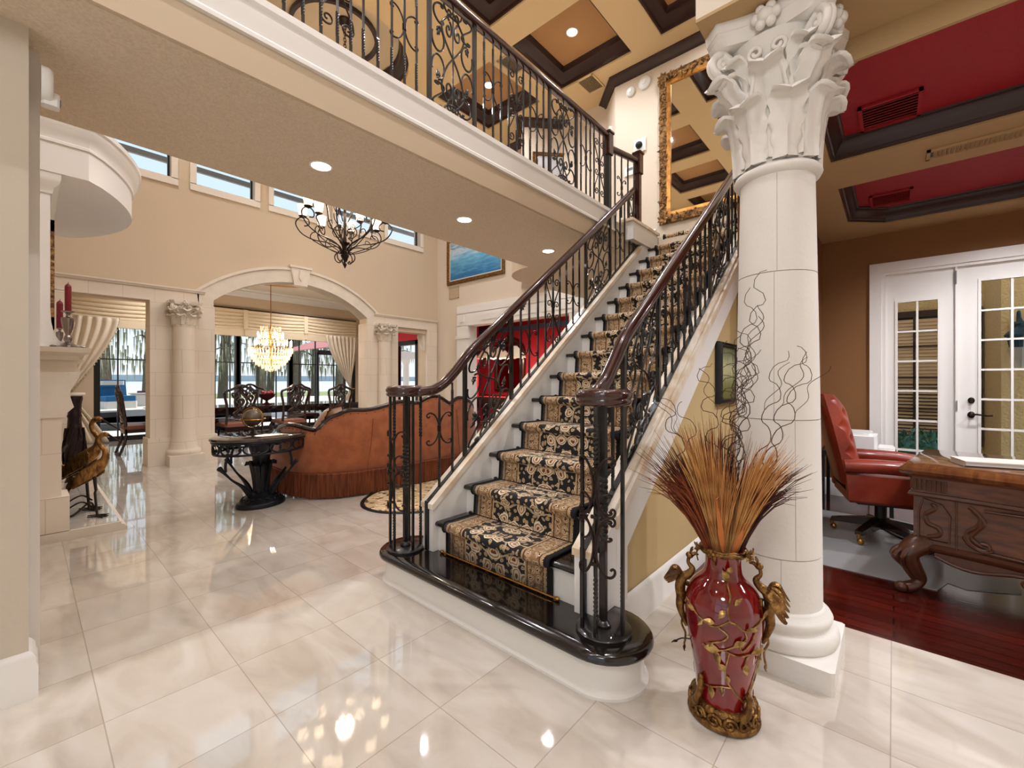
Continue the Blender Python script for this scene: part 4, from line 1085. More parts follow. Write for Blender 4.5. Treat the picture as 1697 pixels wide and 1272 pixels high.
# gilt rim with flowers
b = MB()
for r, z, w in ((.083, .683, .006), (.088, .676, .007), (.083, .668, .005)):
    b.tube([(VX+(r+.002*sin(9*t))*cos(t), VY+(r+.002*sin(9*t))*sin(t), z+.003*sin(7*t)) for t in [2*pi*k/60 for k in range(60)]], w, 6, closed=True)
def leaf3(b, p, d, ln, w, up=(0, 0, 1)):
    p = Vector(p); d = Vector(d).normalized(); s = d.cross(Vector(up))
    s = s.normalized() if s.length > .01 else Vector((1, 0, 0)); n = s.cross(d)
    pts = [(0, .15), (.2, .7), (.42, 1), (.65, .75), (.85, .35), (1, .02)]
    L_ = [p+d*ln*t+s*w*q+n*.004*sin(t*pi)*-1 for t, q in pts]; R_ = [p+d*ln*t-s*w*q for t, q in pts]; C_ = [p+d*ln*t+n*.006*sin(pi*t) for t, q in pts]
    C2 = [c-n*.006 for c in C_]
    rings = [[l, c, r, c2] for l, c, r, c2 in zip(L_, C_, R_, C2)]
    b.loft(rings)
for a0, tilt in ((-1.15, .2), (1.0, 0), (1.25, .1), (-.35, -.6), (2.6, .2)):
    a = view+a0; c = Vector((VX+.094*cos(a), VY+.094*sin(a), .68)); o = Vector((cos(a), sin(a), 0)); tt = Vector((-sin(a), cos(a), 0))
    b.sph(c+o*.008, .011, seg=8, rings=6)
    for k in range(5): leaf3(b, c+o*.006, o*.5+tt*cos(k*1.257)+Vector((0, 0, 1))*sin(k*1.257), .028, .009, up=o)
b.tube(catmull([vp(-.5, .675, .012), vp(-.47, .655, .02), vp(-.42, .64, .012), vp(-.45, .622, .01), vp(-.5, .63, .008)], 4), .0035, 5)
b.tube(catmull([vp(-1.25, .68, .02), vp(-1.3, .65, .035), vp(-1.3, .62, .03)], 4), .003, 5)
b.build('gilt_rim', M['gold'], vs, smooth=60)
# vine network on the belly
b = MB()
VN = [[(.22, .60), (.18, .565), (.2, .53), (.1, .49), (.15, .455), (.3, .445), (.5, .42), (.8, .43), (1.1, .45)],
      [(.15, .455), (-.2, .42), (-.6, .435), (-.9, .46), (-1.2, .47)], [(.5, .42), (.55, .39), (.4, .36), (.5, .34), (.7, .375), (.8, .41)],
      [(-.1, .422), (.1, .40), (.0, .375), (-.25, .355)], [(.3, .36), (.0, .335), (-.3, .325), (-.55, .33)], [(.05, .335), (.35, .32), (.7, .325), (1.1, .33)],
      [(.15, .33), (.1, .29), (.05, .25), (.1, .21), (.25, .18), (.45, .15), (.7, .12)], [(.25, .18), (-.1, .175), (-.4, .16), (-.8, .15)], [(.7, .325), (.62, .30), (.6, .28)],
      [(1.35, .33), (1.3, .25), (1.1, .18), (.8, .12), (.75, .085)], [(.72, .12), (.95, .125), (1.05, .10), (.95, .075), (.7, .078)], [(-1.45, .29), (-1.6, .285)]]
for v in VN: b.tube(catmull([vp(a, z) for a, z in v], 5), .0032, 5)
LV = [(.22, .60, .12, .045, .4), (.22, .575, -.35, .05, .6), (.3, .51, .5, .04, .6), (.05, .49, -.2, .04, -.3), (-.2, .435, -.5, .04, .1), (-.75, .45, -.5, .035, .2), (-.5, .43, -.2, .03, -.5), (.55, .425, .2, .04, .1), (1.1, .45, .5, .05, .5), (.25, .36, .5, .05, .55), (-.1, .33, -.6, .055, .05), (-.2, .325, .1, .05, -.35), (.75, .33, .6, .055, .1), (.6, .285, .1, .045, -1), (.05, .25, -.3, .045, .5), (.1, .23, .2, .03, -1), (-.4, .165, .1, .05, -1.0), (-.05, .175, .05, .03, -1), (-.8, .15, -.1, .03, -.8), (-.25, .355, -.3, .03, -.6), (1.05, .30, .6, .04, -.6)]
for a, z, da, ln, up in LV:
    p = Vector(vp(a, z, .006)); q = Vector(vp(a+da*.3, z+up*.03, .012)); n = Vector((cos(view+a), sin(view+a), 0))
    leaf3(b, p, q-p, ln, ln*.3, up=n)
b.build('gilt_vine', M['vine'], vs, smooth=60)
# dragon handles
def dragon(s):
    b = MB(); a = s*1.5
    def q(r, z, t=0): aa = view+a+t; return Vector((VX+r*cos(aa), VY+r*sin(aa), z))
    body = catmull([q(.140, .33), q(.156, .37), q(.166, .41), q(.162, .45), q(.166, .49), q(.156, .53), q(.130, .552), q(.118, .575), q(.134, .60), q(.128, .628)], 5)
    n = len(body); b.tube(body, [.007+.014*sin(pi*min(i/n*1.15, 1)) for i in range(n)], 8)
    b.sph(q(.128, .63), .016, .016, .014, 10, 7)
    b.tube([q(.122, .632), q(.106, .640), q(.094, .636)], [.010, .007, .003], 6)
    for d in (-.06, .06): b.tube(catmull([q(.122, .63, d), q(.124, .648, d*1.5), q(.116, .662, d*1.5)], 3), .004, 5)
    for k in range(5):                                # folded wing of overlapping feathers
        w = catmull([q(.152, .525, .0), q(.170, .565-.006*k, -.04*k), q(.192, .57-.016*k, -.07*k), q(.210+.003*k, .545-.018*k, -.09*k), q(.232, .515-.012*k, -.08*k)], 4)
        b.tube(w, [.007+.010*sin(pi*min(i/14, 1)) for i in range(len(w)-3)]+[.008, .005, .002], 6, sy=.5)
    for d, z in ((-.12, .50), (.14, .46)): b.tube(catmull([q(.140, z, 0), q(.136, z+.006, d), q(vr(z)+.006, z-.012, d*1.9)], 4), .006, 6)
    b.tube(catmull([q(.152, .37), q(.160, .335), q(.146, .30), q(.146, .27), q(.150, .25)], 4), .0045, 5)
    leaf3(b, q(.15, .25), Vector((0, 0, -1)), .03, .01)
    b.build('dragon_handle', M['gold'], vs, smooth=60)
dragon(1); dragon(-1)
b = MB(); b.tube(catmull([vp(-1.3, .29, 0), vp(-1.35, .285, .03), vp(-1.36, .272, .055)], 4), .003, 5); leaf3(b, vp(-1.36, .272, .05), Vector((sin(view-1.36+pi/2)*0-1, .6, 0)), .03, .01); b.build('gilt_twig', M['ironbr'], vs)
# ---- dried arrangement: each stem is a thing of its own
camR = Vector((sin(radians(41.5)), -cos(radians(41.5)), 0)); camF = Vector((cos(radians(41.5)), sin(radians(41.5)), 0))
MOUTH = Vector((VX, VY, .57))
def plume(i, right, z1, fwd, m, label, nst=46, spread=.05, wild=1.0):
    rg = random.Random(50+i); b = MB(); right *= 1.16; z1 = z1*1.064-.083
    tip = Vector((VX, VY, 0))+camR*right+camF*fwd+Vector((0, 0, z1))
    base = MOUTH+camR*right*.12+camF*fwd*.1
    ctrl = base+(tip-base)*.45+Vector((0, 0, .10*abs(right)/.2))
    d = (tip-base)
    for k in range(nst):
        o = Vector((rg.gauss(0, 1), rg.gauss(0, 1), rg.gauss(0, .5)))*spread*wild
        e = base+(tip-base)*rg.uniform(.72, 1.04)
        p0 = base+Vector((rg.uniform(-1, 1), rg.uniform(-1, 1), 0))*.012
        c = base+(ctrl-base)*1+o*.35
        pts = [p0*(1-t)**2+c*2*t*(1-t)+(e+o)*t*t for t in (0, .2, .4, .6, .8, 1)]
        b.tube(pts, [.0016, .0024, .0025, .0019, .0012, .0004], 4)
    o = b.build('dried_plume', m, None, loc=base); tag(o, label, 'dried plume', 'dried plumes in the red vase')
PL = [(-.235, 1.00, -.03, 'rustgr', 'rust dried plume leaning furthest toward the stair stringer'), (-.19, 1.06, .03, 'dkgr', 'dark brown dried plume arching toward the stairs'), (-.125, 1.12, -.05, 'straw', 'straw coloured plume standing up on the stair side of the vase'), (-.09, 1.10, .06, 'rustgr', 'upright rust plume behind the straw plume nearest the stairs'),
      (-.02, 1.14, .05, 'rustgr', 'upright rust dried plume in the middle of the vase'), (-.05, 1.02, -.06, 'straw', 'short straw plume at the front middle of the vase'), (.03, 1.10, .04, 'dkgr', 'dark brown upright plume in the middle of the vase'),
      (.10, 1.02, -.07, 'straw', 'golden straw plume arching across toward the white column'), (.16, 1.06, .0, 'straw', 'pale straw plume leaning to the column'), (.19, 1.00, .05, 'straw', 'low straw plume spreading beside the column'), (.24, .98, -.02, 'dkgr', 'thin dark plume reaching furthest across the column')]
for i, (r, z, f, m, lab) in enumerate(PL): plume(i, r, z, f, M[m], lab, 120 if m == 'straw' else 95, .042 if abs(r) < .2 else .05)
for i, (r, z, f) in enumerate(((-.07, .86, -.09), (.03, .77, -.10))):
    b = MB(); base = MOUTH+camR*r*.3+camF*f*.5+Vector((0, 0, .06)); tip = Vector((VX, VY, 0))+camR*r+camF*f+Vector((0, 0, z))
    d = tip-base
    leaf3(b, base, d, d.length, .012, up=camF); b.tube([tip-d*.1, tip, tip+Vector((0, 0, .01))+camR*.012], [.003, .002, .001], 5)
    tag(b.build('dried_pod', M['ochre'], None, loc=base), ('tall' if i == 0 else 'short')+' orange dried pod rising from the front of the red vase', 'dried pod')
def willow(i, right, z1, fwd, amp, turns, label, lean=0):
    rg = random.Random(90+i); b = MB(); right *= 1.064; z1 = z1*1.064-.083; amp *= 1.35; turns *= 1.75
    base = MOUTH+camR*right*.1; tip = Vector((VX, VY, 0))+camR*right+camF*fwd+Vector((0, 0, z1))
    ph = rg.uniform(0, 6); pts = []
    n = 60
    for k in range(n+1):
        t = k/n
        c = base+(tip-base)*t+camR*lean*sin(pi*t)
        q = max(0, t-.25)/.75; A = amp*q**.6*(1-.35*q)
        w = 2*pi*turns*q**1.15+ph
        pts.append(c+camR*A*(cos(w)-cos(ph)*(1-q))+camF*A*sin(w)*.8+Vector((0, 0, .3*A*sin(w*2))))
    b.tube(pts, [.0030-.0018*k/n for k in range(n+1)], 5)
    if z1 > 1.2:
        j = int(n*.72); e = pts[j]; sd = []
        for k in range(16):
            t = k/15; w = 2*pi*1.6*t+ph; sd.append(e+(tip-base).normalized()*.20*t+camR*(.05*t+.022*sin(w)*t**.3)*(1 if right > 0 else -1)+camF*.02*cos(w)*t)
        b.tube(sd, .0013, 4)
    tag(b.build('willow_twig', M['willow'], None, loc=base), label, 'twig', 'curly willow twigs in the red vase')
WL = [(.165, 1.715, .04, .030, 3.2, 'tallest curly willow twig crossing the white column'), (.135, 1.64, .05, .032, 2.6, 'second tallest curly willow twig against the white column'), (.30, 1.43, .02, .036, 2.2, 'curly willow twig with a looped tip on the column'), (.33, 1.40, .0, .034, 2.1, 'curly willow twig leaning furthest toward the study'),
      (.25, 1.41, .06, .034, 2.0, 'curly willow twig in front of the middle of the column'), (.08, 1.46, .02, .036, 3.4, 'tangled willow twig left of the column edge'), (.05, 1.44, .06, .038, 3.6, 'upright curly twig in the densest tangle'), (.10, 1.40, -.02, .034, 3.1, 'curly twig at the front of the densest tangle'),
      (.02, 1.36, .0, .036, 2.8, 'curly twig crossing the small green picture'), (-.06, 1.37, .03, .036, 2.6, 'curly twig left of the small green picture'), (-.22, 1.28, .02, .034, 2.0, 'curly willow twig over the marble stair curb'), (-.16, 1.22, -.02, .03, 1.8, 'short curly twig over the marble stair curb'), (.12, 1.50, .08, .034, 3.0, 'curly twig rising behind the tangle'), (.06, 1.33, -.04, .03, 2.4, 'short curly twig before the column edge')]
for i, w in enumerate(WL): willow(i, *w)
# ================================================================ LIVING ROOM
# ---- sofa (seen from behind), back along +x
sofa = thing('sofa', 'rust velvet camelback sofa with carved dark frame and bullion fringe seen from behind', 'sofa', (3.25, 5.0, 0))
TOP = [(1.98, .80), (2.04, .735), (2.12, .77), (2.25, .90), (2.42, .965), (2.60, .955), (2.80, .985), (2.95, 1.03), (3.08, 1.045), (3.2, 1.02), (3.27, .985), (3.36, 1.04), (3.46, 1.085), (3.56, 1.10), (3.68, 1.07), (3.77, 1.0), (3.84, .955), (3.90, 1.02), (3.98, 1.065), (4.1, 1.05), (4.24, 1.0), (4.37, .955), (4.5, .80), (4.56, .73), (4.62, .78)]
def top_z(x):
    for (a, z0), (c, z1) in zip(TOP, TOP[1:]):
        if a <= x <= c: t = (x-a)/(c-a); t = t*t*(3-2*t); return z0+(z1-z0)*t
    return .78
# plan of the back: curved at both ends, coming forward (+y) as arms
plan = [(2.02, 5.75), (1.98, 5.45), (1.99, 5.1), (2.06, 4.85), (2.2, 4.67), (2.42, 4.56), (2.8, 4.50), (3.3, 4.485), (3.8, 4.50), (4.18, 4.56), (4.40, 4.67), (4.54, 4.85), (4.61, 5.1), (4.62, 5.45), (4.58, 5.75)]
P = catmull([(x, y, 0) for x, y in plan], 8)
N = len(P)
def plan_top(p, i):
    if p.y > 4.75:
        s = min((p.y-4.75)/.9, 1)
        return (.74+.10*sin(pi*s)-.10*s)
    return top_z(p.x)
outl = []; tops = []
for i, p in enumerate(P):
    t = (P[min(i+1, N-1)]-P[max(i-1, 0)]).normalized(); n = Vector((t.y, -t.x, 0))   # outward (-y side)
    outl.append((p, n)); tops.append(plan_top(p, i))
for _ in range(2): tops = [tops[0]]+[(tops[i-1]+2*tops[i]+tops[i+1])/4 for i in range(1, N-1)]+[tops[-1]]
b = MB()
rings = []
for (p, n), zt_ in zip(outl, tops):
    zb = .2
    prof = [(-.02, zb), (.012, zb+.02), (.045, (zb+zt_)/2-.1), (.03, zt_-.12), (.0, zt_-.02), (-.03, zt_), (-.07, zt_-.02), (-.11, zt_-.12), (-.13, .42), (-.13, zb)]
    rings.append([p+n*o+Vector((0, 0, z)) for o, z in prof])
b.loft(rings); b.build('upholstered_back', M['sofa'], sofa, smooth=60)
b = MB(); b.tube([p+n*-.02+Vector((0, 0, z+.004)) for (p, n), z in zip(outl, tops)], .032, 8, sy=.8); b.build('carved_top_rail', M['darkwood'], sofa)
b = MB()
for (p, n), z in list(zip(outl, tops))[::2]: b.sph(p+n*.014+Vector((0, 0, z-.034)), .006, seg=5, rings=4)
b.build('nailhead_trim', M['ironbr'], sofa)
b = MB()
rings = []
for i, (p, n) in enumerate(outl):
    for q in (0,):
        rings.append([p+n*(.02+.0*(i % 2))+Vector((0, 0, .275)), p+n*.034+Vector((0, 0, .25)), p+n*.036+Vector((0, 0, .02)), p+n*.016+Vector((0, 0, .02))])
b.loft(rings); b.tube([p+n*.03+Vector((0, 0, .27)) for p, n in outl], .014, 6)
Lt = 0; rg = random.Random(3)
for i in range(N-1):
    (p, n), (q, n2) = outl[i], outl[i+1]; L_ = (q-p).length; k = max(1, int(L_/.0095))
    for j in range(k):
        t = j/k; c = p.lerp(q, t); nn_ = n.lerp(n2, t); dz = rg.uniform(0, .018)
        b.tube([c+nn_*.038+Vector((0, 0, .262)), c+nn_*.043+Vector((0, 0, .14)), c+nn_*(.040+rg.uniform(0, .018))+Vector((0, 0, .012+dz))], [.003, .0046, .005], 4)
b.build('bullion_fringe', M['fringe'], sofa, smooth=60)
b = MB(); b.prism([(p.x-n.x*.12, p.y-n.y*.12) for (p, n) in outl[8:-8]]+[(4.48, 5.62), (2.12, 5.62)], .2, .40); b.build('seat_deck', M['sofa'], sofa, smooth=40)
for k in range(3):
    b = MB(); x0 = 2.2+k*.74; 
    b.loft([[(x0+i_, 4.72+i_, z), (x0+.72-i_, 4.72+i_, z), (x0+.72-i_, 5.64-i_, z), (x0+i_, 5.64-i_, z)] for i_, z in ((.03, .40), (0, .43), (0, .49), (.04, .53))]); b.build('seat_cushion', M['sofa'], sofa, smooth=60)
b = MB(); b.tube(catmull([(2.64, 4.456, .86), (2.61, 4.44, .6), (2.56, 4.45, .3)], 5), .004, 5); b.tube(catmull([(3.9, 4.46, .9), (3.92, 4.445, .6), (3.95, 4.45, .3)], 5), .004, 5); b.build('seam_welt', M['fringe'], sofa)
# pillow
def cushion(name, m, c, w, h, d, rz, label, tilt=.3):
    b = MB()
    def f(u, v, s):
        x, y = 2*u-1, 2*v-1
        e = (1-abs(x)**3)*(1-abs(y)**3); k = 1-.06*(abs(x)**2*abs(y)**2)
        return (x*w/2*k, s*d/2*max(e, 0)**.6, y*h/2*k)
    b.grid(lambda u, v: f(u, v, 1), 12, 12); b.grid(lambda u, v: f(u, v, -1), 12, 12)
    bmesh.ops.remove_doubles(b.b, verts=b.b.verts, dist=.0005)
    R_ = Matrix.Translation(Vector(c)) @ Matrix.Rotation(rz, 4, 'Z') @ Matrix.Rotation(tilt, 4, 'X')
    t = thing(name, label, 'cushion', c)
    b.xf(R_); b.build('pillow_body', m, t)
    b = MB(); rg = random.Random(1)
    for k in range(120):
        s = k/120*4; e, q = int(s), s-int(s); x, y = ((q*2-1, 1), (1, 1-2*q), (1-2*q, -1), (-1, 2*q-1))[e]
        b.tube([(x*w/2, 0, y*h/2), (x*(w/2+.02)+rg.uniform(-.01, .01), rg.uniform(-.02, .02), y*(h/2+.03))], [.008, .004], 5)
    b.xf(R_); b.build('tassel_fringe', M['tassel'], t)
cushion('throw_pillow', M['pillow'], (2.36, 4.98, .80), .62, .42, .2, .9, 'bronze satin throw pillow with tassel fringe on the near arm end of the rust sofa', .5)
# ---- oval iron side table
TXc, TYc = 1.65, 4.98
tb = thing('side_table', 'oval black iron pedestal table with dark marble top beside the rust sofa', 'table', (TXc, TYc, 0))
TA = radians(15)
def el(b, prof, seg=40, z=0):
    c, s = cos(TA), sin(TA)
    b.loft([[(TXc+r*c*cos(t)-r*k*s*sin(t), TYc+r*s*cos(t)+r*k*c*sin(t), zz) for t in [2*pi*i/seg for i in range(seg)]] for r, k, zz in prof])
b = MB(); el(b, [(.43, .74, .70), (.47, .76, .703), (.478, .765, .715), (.474, .764, .73), (.46, .76, .735)]); b.build('marble_top', M['marbletop'], tb, smooth=50)
def ept(t, r, z, k=.76): return Vector((TXc+r*cos(TA)*cos(t)-r*k*sin(TA)*sin(t), TYc+r*sin(TA)*cos(t)+r*k*cos(TA)*sin(t), z))
b = MB()
b.tube([ept(2*pi*i/60, .45, .69) for i in range(60)], .014, 6, closed=True); b.tube([ept(2*pi*i/60, .44, .575) for i in range(60)], .011, 6, closed=True)
for k in range(22):
    t0 = 2*pi*k/22
    b.tube([ept(t0+(x+.0)*.24, .444, .632+y*.10) for x, y in (CSC if k % 2 else [(-x, y) for x, y in CSC])], .009, 6)
    leaf3(b, ept(t0+.1, .444, .60), Vector((0, 0, 1)), .06, .018, up=ept(t0+.1, 1, 0)-Vector((TXc, TYc, 0)))
b.build('pierced_apron', M['castiron'], tb)
for k in range(4):
    t0 = pi/4+k*pi/2-.5; b = MB()
    p = catmull([ept(t0, .13, .10), ept(t0, .17, .16), ept(t0, .24, .24), ept(t0, .36, .33), ept(t0, .46, .43), ept(t0, .50, .47)], 5)
    b.tube(p, [.018+.008*sin(i*.3) for i in range(len(p))], 7)
    b.tube(catmull([ept(t0, .43, .42), ept(t0, .43, .50), ept(t0, .40, .58)], 5), .012, 6)
    b.build('scroll_leg', M['castiron'], tb)
b = MB(); b.lathe([(.07, .10), (.05, .2), (.055, .3), (.07, .4), (.085, .5), (.11, .58), (.13, .64), (.12, .70)], (TXc, TYc, 0), 16)
for k in range(8):
    t0 = 2*pi*k/8; acanthus(b, TXc, TYc, t0, .062, .08, .36, .035, .10, .02, 4, 8)
b.build('leaf_pedestal', M['castiron'], tb, smooth=60)
b = MB(); el(b, [(.24, .8, 0), (.245, .8, .015), (.235, .8, .045), (.225, .8, .05), (.20, .8, .065), (.15, .85, .10), (.09, .9, .13), (.06, 1, .15)])
for k in range(18):
    t0 = 2*pi*k/18; b.tube([ept(t0+x*.2, .19+.02*y, .075-.03*y, .8) for x, y in CSC], .008, 5)
b.build('oval_base', M['castiron'], tb, smooth=50)
# ---- globe
g = thing('desk_globe', 'small smoked globe in a brass meridian on the oval iron table', 'globe', (1.58, 5.02, .735))
b = MB(); b.sph((1.58, 5.02, .91), .092, seg=20, rings=14); b.build('globe_ball', M['globe'], g)
b = MB(); b.tube([(1.58+.105*cos(t)*.75, 5.02-.105*cos(t)*.66, .91+.105*sin(t)) for t in [2*pi*i/32 for i in range(32)]], .005, 6, closed=True); b.tube([(1.58+.115*cos(t), 5.02+.115*sin(t), .895) for t in [2*pi*i/32 for i in range(32)]], .006, 6, closed=True); b.build('meridian_ring', M['brass'], g)
b = MB(); b.lathe([(.06, .735), (.062, .742), (.03, .752), (.012, .765), (.014, .79), (.01, .81)], (1.58, 5.02, 0), 18); b.build('globe_stand', M['ironbr'], g)
# ---- oval rug
b = MB(); RC = (3.32, 3.95)
b.lathe([(.001, .012), (.93, .012), (.96, .008), (.96, .001)], (RC[0], RC[1], 0), 48, sx=1.05, sy=.68); 
o = b.build('oval_rug', M['rug'], None, loc=(RC[0], RC[1], 0)); tag(o, 'oval gold patterned rug with dark border under the far railing', 'rug')
b = MB(); b.tube([(RC[0]+.985*1.05*cos(t), RC[1]+.985*.68*sin(t), .008) for t in [2*pi*i/60 for i in range(60)]], .02, 6, closed=True, sy=.5)
rb_ = b.build('rug_border', M['blackpl'], o, world=False)
for v in rb_.data.vertices: v.co -= Vector((RC[0], RC[1], 0))
# ---- iron chandelier
HX, HY = 3.1, 6.0
ch = thing('chandelier', 'black iron chandelier with frosted glass cups hanging in the living room', 'chandelier', (HX, HY, 2.95))
b = MB(); b.lathe([(.002, 2.93), (.03, 2.99), (.012, 3.02), (.02, 3.05), (.05, 3.09), (.06, 3.12), (.03, 3.15), (.022, 3.2), (.03, 3.26), (.075, 3.30), (.03, 3.31), (.02, 3.4), (.018, 4.4)], (HX, HY, 0), 14); b.build('stem', M['ironbr'], ch)
b = MB()
for k in range(46): b.tube([(HX+.022*cos(t)*(k % 2), HY+.022*cos(t)*((k+1) % 2), 4.42+k*.045+.032*sin(t)) for t in [2*pi*i/10 for i in range(10)]], .005, 4, closed=True)
b.lathe([(.10, 6.54), (.10, 6.52), (.05, 6.49), (.01, 6.47)], (HX, HY, 0), 16); b.build('chain', M['ironbr'], ch)
def arm(ang, R, zc, low):
    def q(r, z): return Vector((HX+r*cos(ang), HY+r*sin(ang), z))
    b = MB()
    if low:
        p = catmull([q(.03, 3.10), q(.08, 3.22), q(.22, 3.29), q(.42, 3.32), q(.58, 3.40), q(R, 3.52), q(R-.02, 3.60), q(R-.1, 3.64), q(R-.17, 3.60), q(R-.17, 3.53), q(R-.11, 3.51)], 4); b.tube(p, .009, 6)
        b.tube(catmull([q(.10, 3.16), q(.3, 3.24), q(.46, 3.34), q(.44, 3.42), q(.37, 3.43), q(.36, 3.38)], 4), .007, 5)
        cz = 3.64; rr = R-.09
    else:
        p = catmull([q(.03, 3.12), q(.08, 3.26), q(.25, 3.36), q(.38, 3.48), q(.42, 3.62), q(R, 3.72), q(R-.06, 3.75)], 4); b.tube(p, .010, 6)
        b.tube(catmull([q(.05, 3.5), q(.15, 3.5), q(.26, 3.56), q(.27, 3.64), q(.21, 3.65), q(.20, 3.6)], 4), .007, 5)
        b.tube(catmull([q(.05, 3.6), q(.10, 3.7), q(.18, 3.85), q(.16, 4.0), q(.08, 4.1), q(.03, 4.2)], 4), .008, 5)
        cz = 3.76; rr = R-.04
    c = q(rr, 0)
    b.lathe([(.012, cz-.02), (.05, cz), (.055, cz+.012), (.012, cz+.014)], (c.x, c.y, 0), 12)
    a = b.build('chandelier_arm', M['ironbr'], ch)
    b = MB(); b.lathe([(.03, cz+.012), (.05, cz+.03), (.06, cz+.10), (.068, cz+.15), (.072, cz+.165), (.066, cz+.16), (.054, cz+.10), (.03, cz+.03)], (c.x, c.y, 0), 16); s = b.build('glass_shade', M['frost'], ch)
for k in range(8): arm(2*pi*k/8+.15, .66, 0, True)
for k in range(4): arm(2*pi*k/4+.55, .46, 0, False)
b = MB()
for k in range(6):
    a = 2*pi*k/6+.3
    b.tube([(HX+(.10+.085*x)*cos(a), HY+(.10+.085*x)*sin(a), 3.09+.15*y) for x, y in CSC], .008, 6)
    b.tube([(HX+(.12+.1*x)*cos(a), HY+(.12+.1*x)*sin(a), 3.46+.16*y) for x, y in CSC], .007, 6)
b.build('scroll_work', M['ironbr'], ch)
# ---- painting, vents on the right wall
def picture(name, plane, c, w, h, fw, mframe, mart, label, cat='painting', d=.05, rz=None, inner=None):
    """hangs facing local -y, then rotated; c = centre on the wall"""
    t = thing(name, label, cat, c, rz)
    b = MB(); b.sweep([(0, 0), (0, .0), (-fw, 0), (-fw, d*.5), (-fw*.75, d), (-fw*.45, d*.7), (-fw*.2, d*.75), (0, d*.3)], [(-w/2, h/2, 0), (w/2, h/2, 0), (w/2, -h/2, 0), (-w/2, -h/2, 0)], closed=True)
    b.xf(Matrix(((1, 0, 0, 0), (0, 0, -1, 0), (0, 1, 0, 0), (0, 0, 0, 1)))); b.build('picture_frame', mframe, t, world=False, smooth=40)
    if inner:
        b = MB(); b.sweep([(fw*0, 0), (0, d*.35), (.02, d*.35), (.02, 0)], [(-w/2, h/2, 0), (w/2, h/2, 0), (w/2, -h/2, 0), (-w/2, -h/2, 0)], closed=True)
        b.xf(Matrix(((1, 0, 0, 0), (0, 0, -1, 0), (0, 1, 0, 0), (0, 0, 0, 1)))); b.build('inner_liner', inner, t, world=False, smooth=40)
    b = MB(); b.box(-w/2, w/2, -.012, 0, -h/2, h/2); b.build('canvas', mart, t, world=False, smooth=0)
    return t
picture('painting', 'x', (RW-.002, 7.13, 4.12), 1.70, .92, .09, M['gold'], M['painting_sea'], 'large blue water painting in a gilt and dark frame on the living room wall', rz=-pi/2, inner=M['cream'])
def vent(name, c, w, h, rz, m, label, tilt=None, slats=10):
    t = thing(name, label, 'air vent', c, rz)
    b = MB()
    for q in ((-w/2, w/2, h/2-.02, h/2), (-w/2, w/2, -h/2, -h/2+.02), (-w/2, -w/2+.02, -h/2, h/2), (w/2-.02, w/2, -h/2, h/2)): b.box(q[0], q[1], -.015, 0, q[2], q[3])
    b.build('vent_frame', m, t, world=False, smooth=0)
    b = MB()
    for k in range(slats):
        x = -w/2+.03+(w-.06)*(k+.5)/slats; b.prism([(x-.012, -.012), (x-.009, -.014), (x+.006, -.001), (x+.003, 0)], -h/2+.02, h/2-.02)
    b.build('vent_louvres', m, t, world=False, smooth=0)
    b = MB(); b.box(-w/2+.02, w/2-.02, -.0015, 0, -h/2+.02, h/2-.02); b.build('vent_back', M['blackpl'] if m is not M['red'] else M['dkmould'], t, world=False, smooth=0)
    if tilt is not None: t.rotation_euler = tilt
    return t
vent('wall_vent', (RW-.001, 7.83, 3.38), .34, .28, -pi/2, M['vent'], 'tan square air vent on the wall below the blue painting', slats=14)
# ---- red room furniture glimpsed through the doorway
t = thing('arched_mirror', 'arched mirror with carved frame on the red wall', 'mirror', (10.28, 9.17, .9))
arch = [(-.62, .9), (-.62, 1.9)]+[(-.62*cos(a), 1.9+.42*sin(a)) for a in [pi*i/16 for i in range(17)]]+[(.62, .9)]
b = MB(); b.prism([(9.17+x*.86, z*1.1) for x, z in arch], 10.24, 10.27, 'x'); b.build('mirror_plate', M['mirror'], t, smooth=0)
b = MB(); b.tube([(10.25, 9.17+x*.95, z*1.12) for x, z in arch], .06, 8, closed=True); b.sph((10.23, 9.17, 2.64), .05, .16, .09); b.build('mirror_frame', M['deskdark'], t)
pt = thing('billiard_table', 'dark billiard table with red cloth in the red room', 'billiard table', (8.9, 8.3, 0))
b = MB(); b.box(8.3, 9.5, 7.2, 9.5, .80, .82); b.build('cloth_bed', M['redwall'], pt, smooth=0)
b = MB()
for q in ((8.18, 8.32, 7.08, 9.62), (9.48, 9.62, 7.08, 9.62), (8.18, 9.62, 7.08, 7.22), (8.18, 9.62, 9.48, 9.62)): b.box(q[0], q[1], q[2], q[3], .70, .85)
b.box(8.3, 9.5, 7.2, 9.5, .55, .79); b.build('rail_cushions', M['darkwood'], pt, smooth=0)
for x in (8.35, 9.3):
    for y in (7.25, 9.3):
        b = MB(); b.lathe([(.08, 0), (.07, .1), (.09, .3), (.06, .45), (.10, .56)], (x+.07, y+.07, 0), 12); b.build('leg', M['darkwood'], pt)
t = thing('billiard_lamp', 'hanging lamp with scalloped cream shades over the billiard table', 'lamp', (8.9, 8.3, 1.9))
b = MB(); b.tube([(8.9, 7.6, 2.28), (8.9, 9.0, 2.28)], .02, 8); b.tube([(8.9, 8.0, 2.28), (8.9, 8.0, 3.35)], .01, 6); b.tube([(8.9, 8.6, 2.28), (8.9, 8.6, 3.35)], .01, 6); b.build('lamp_bar', M['ironbr'], t)
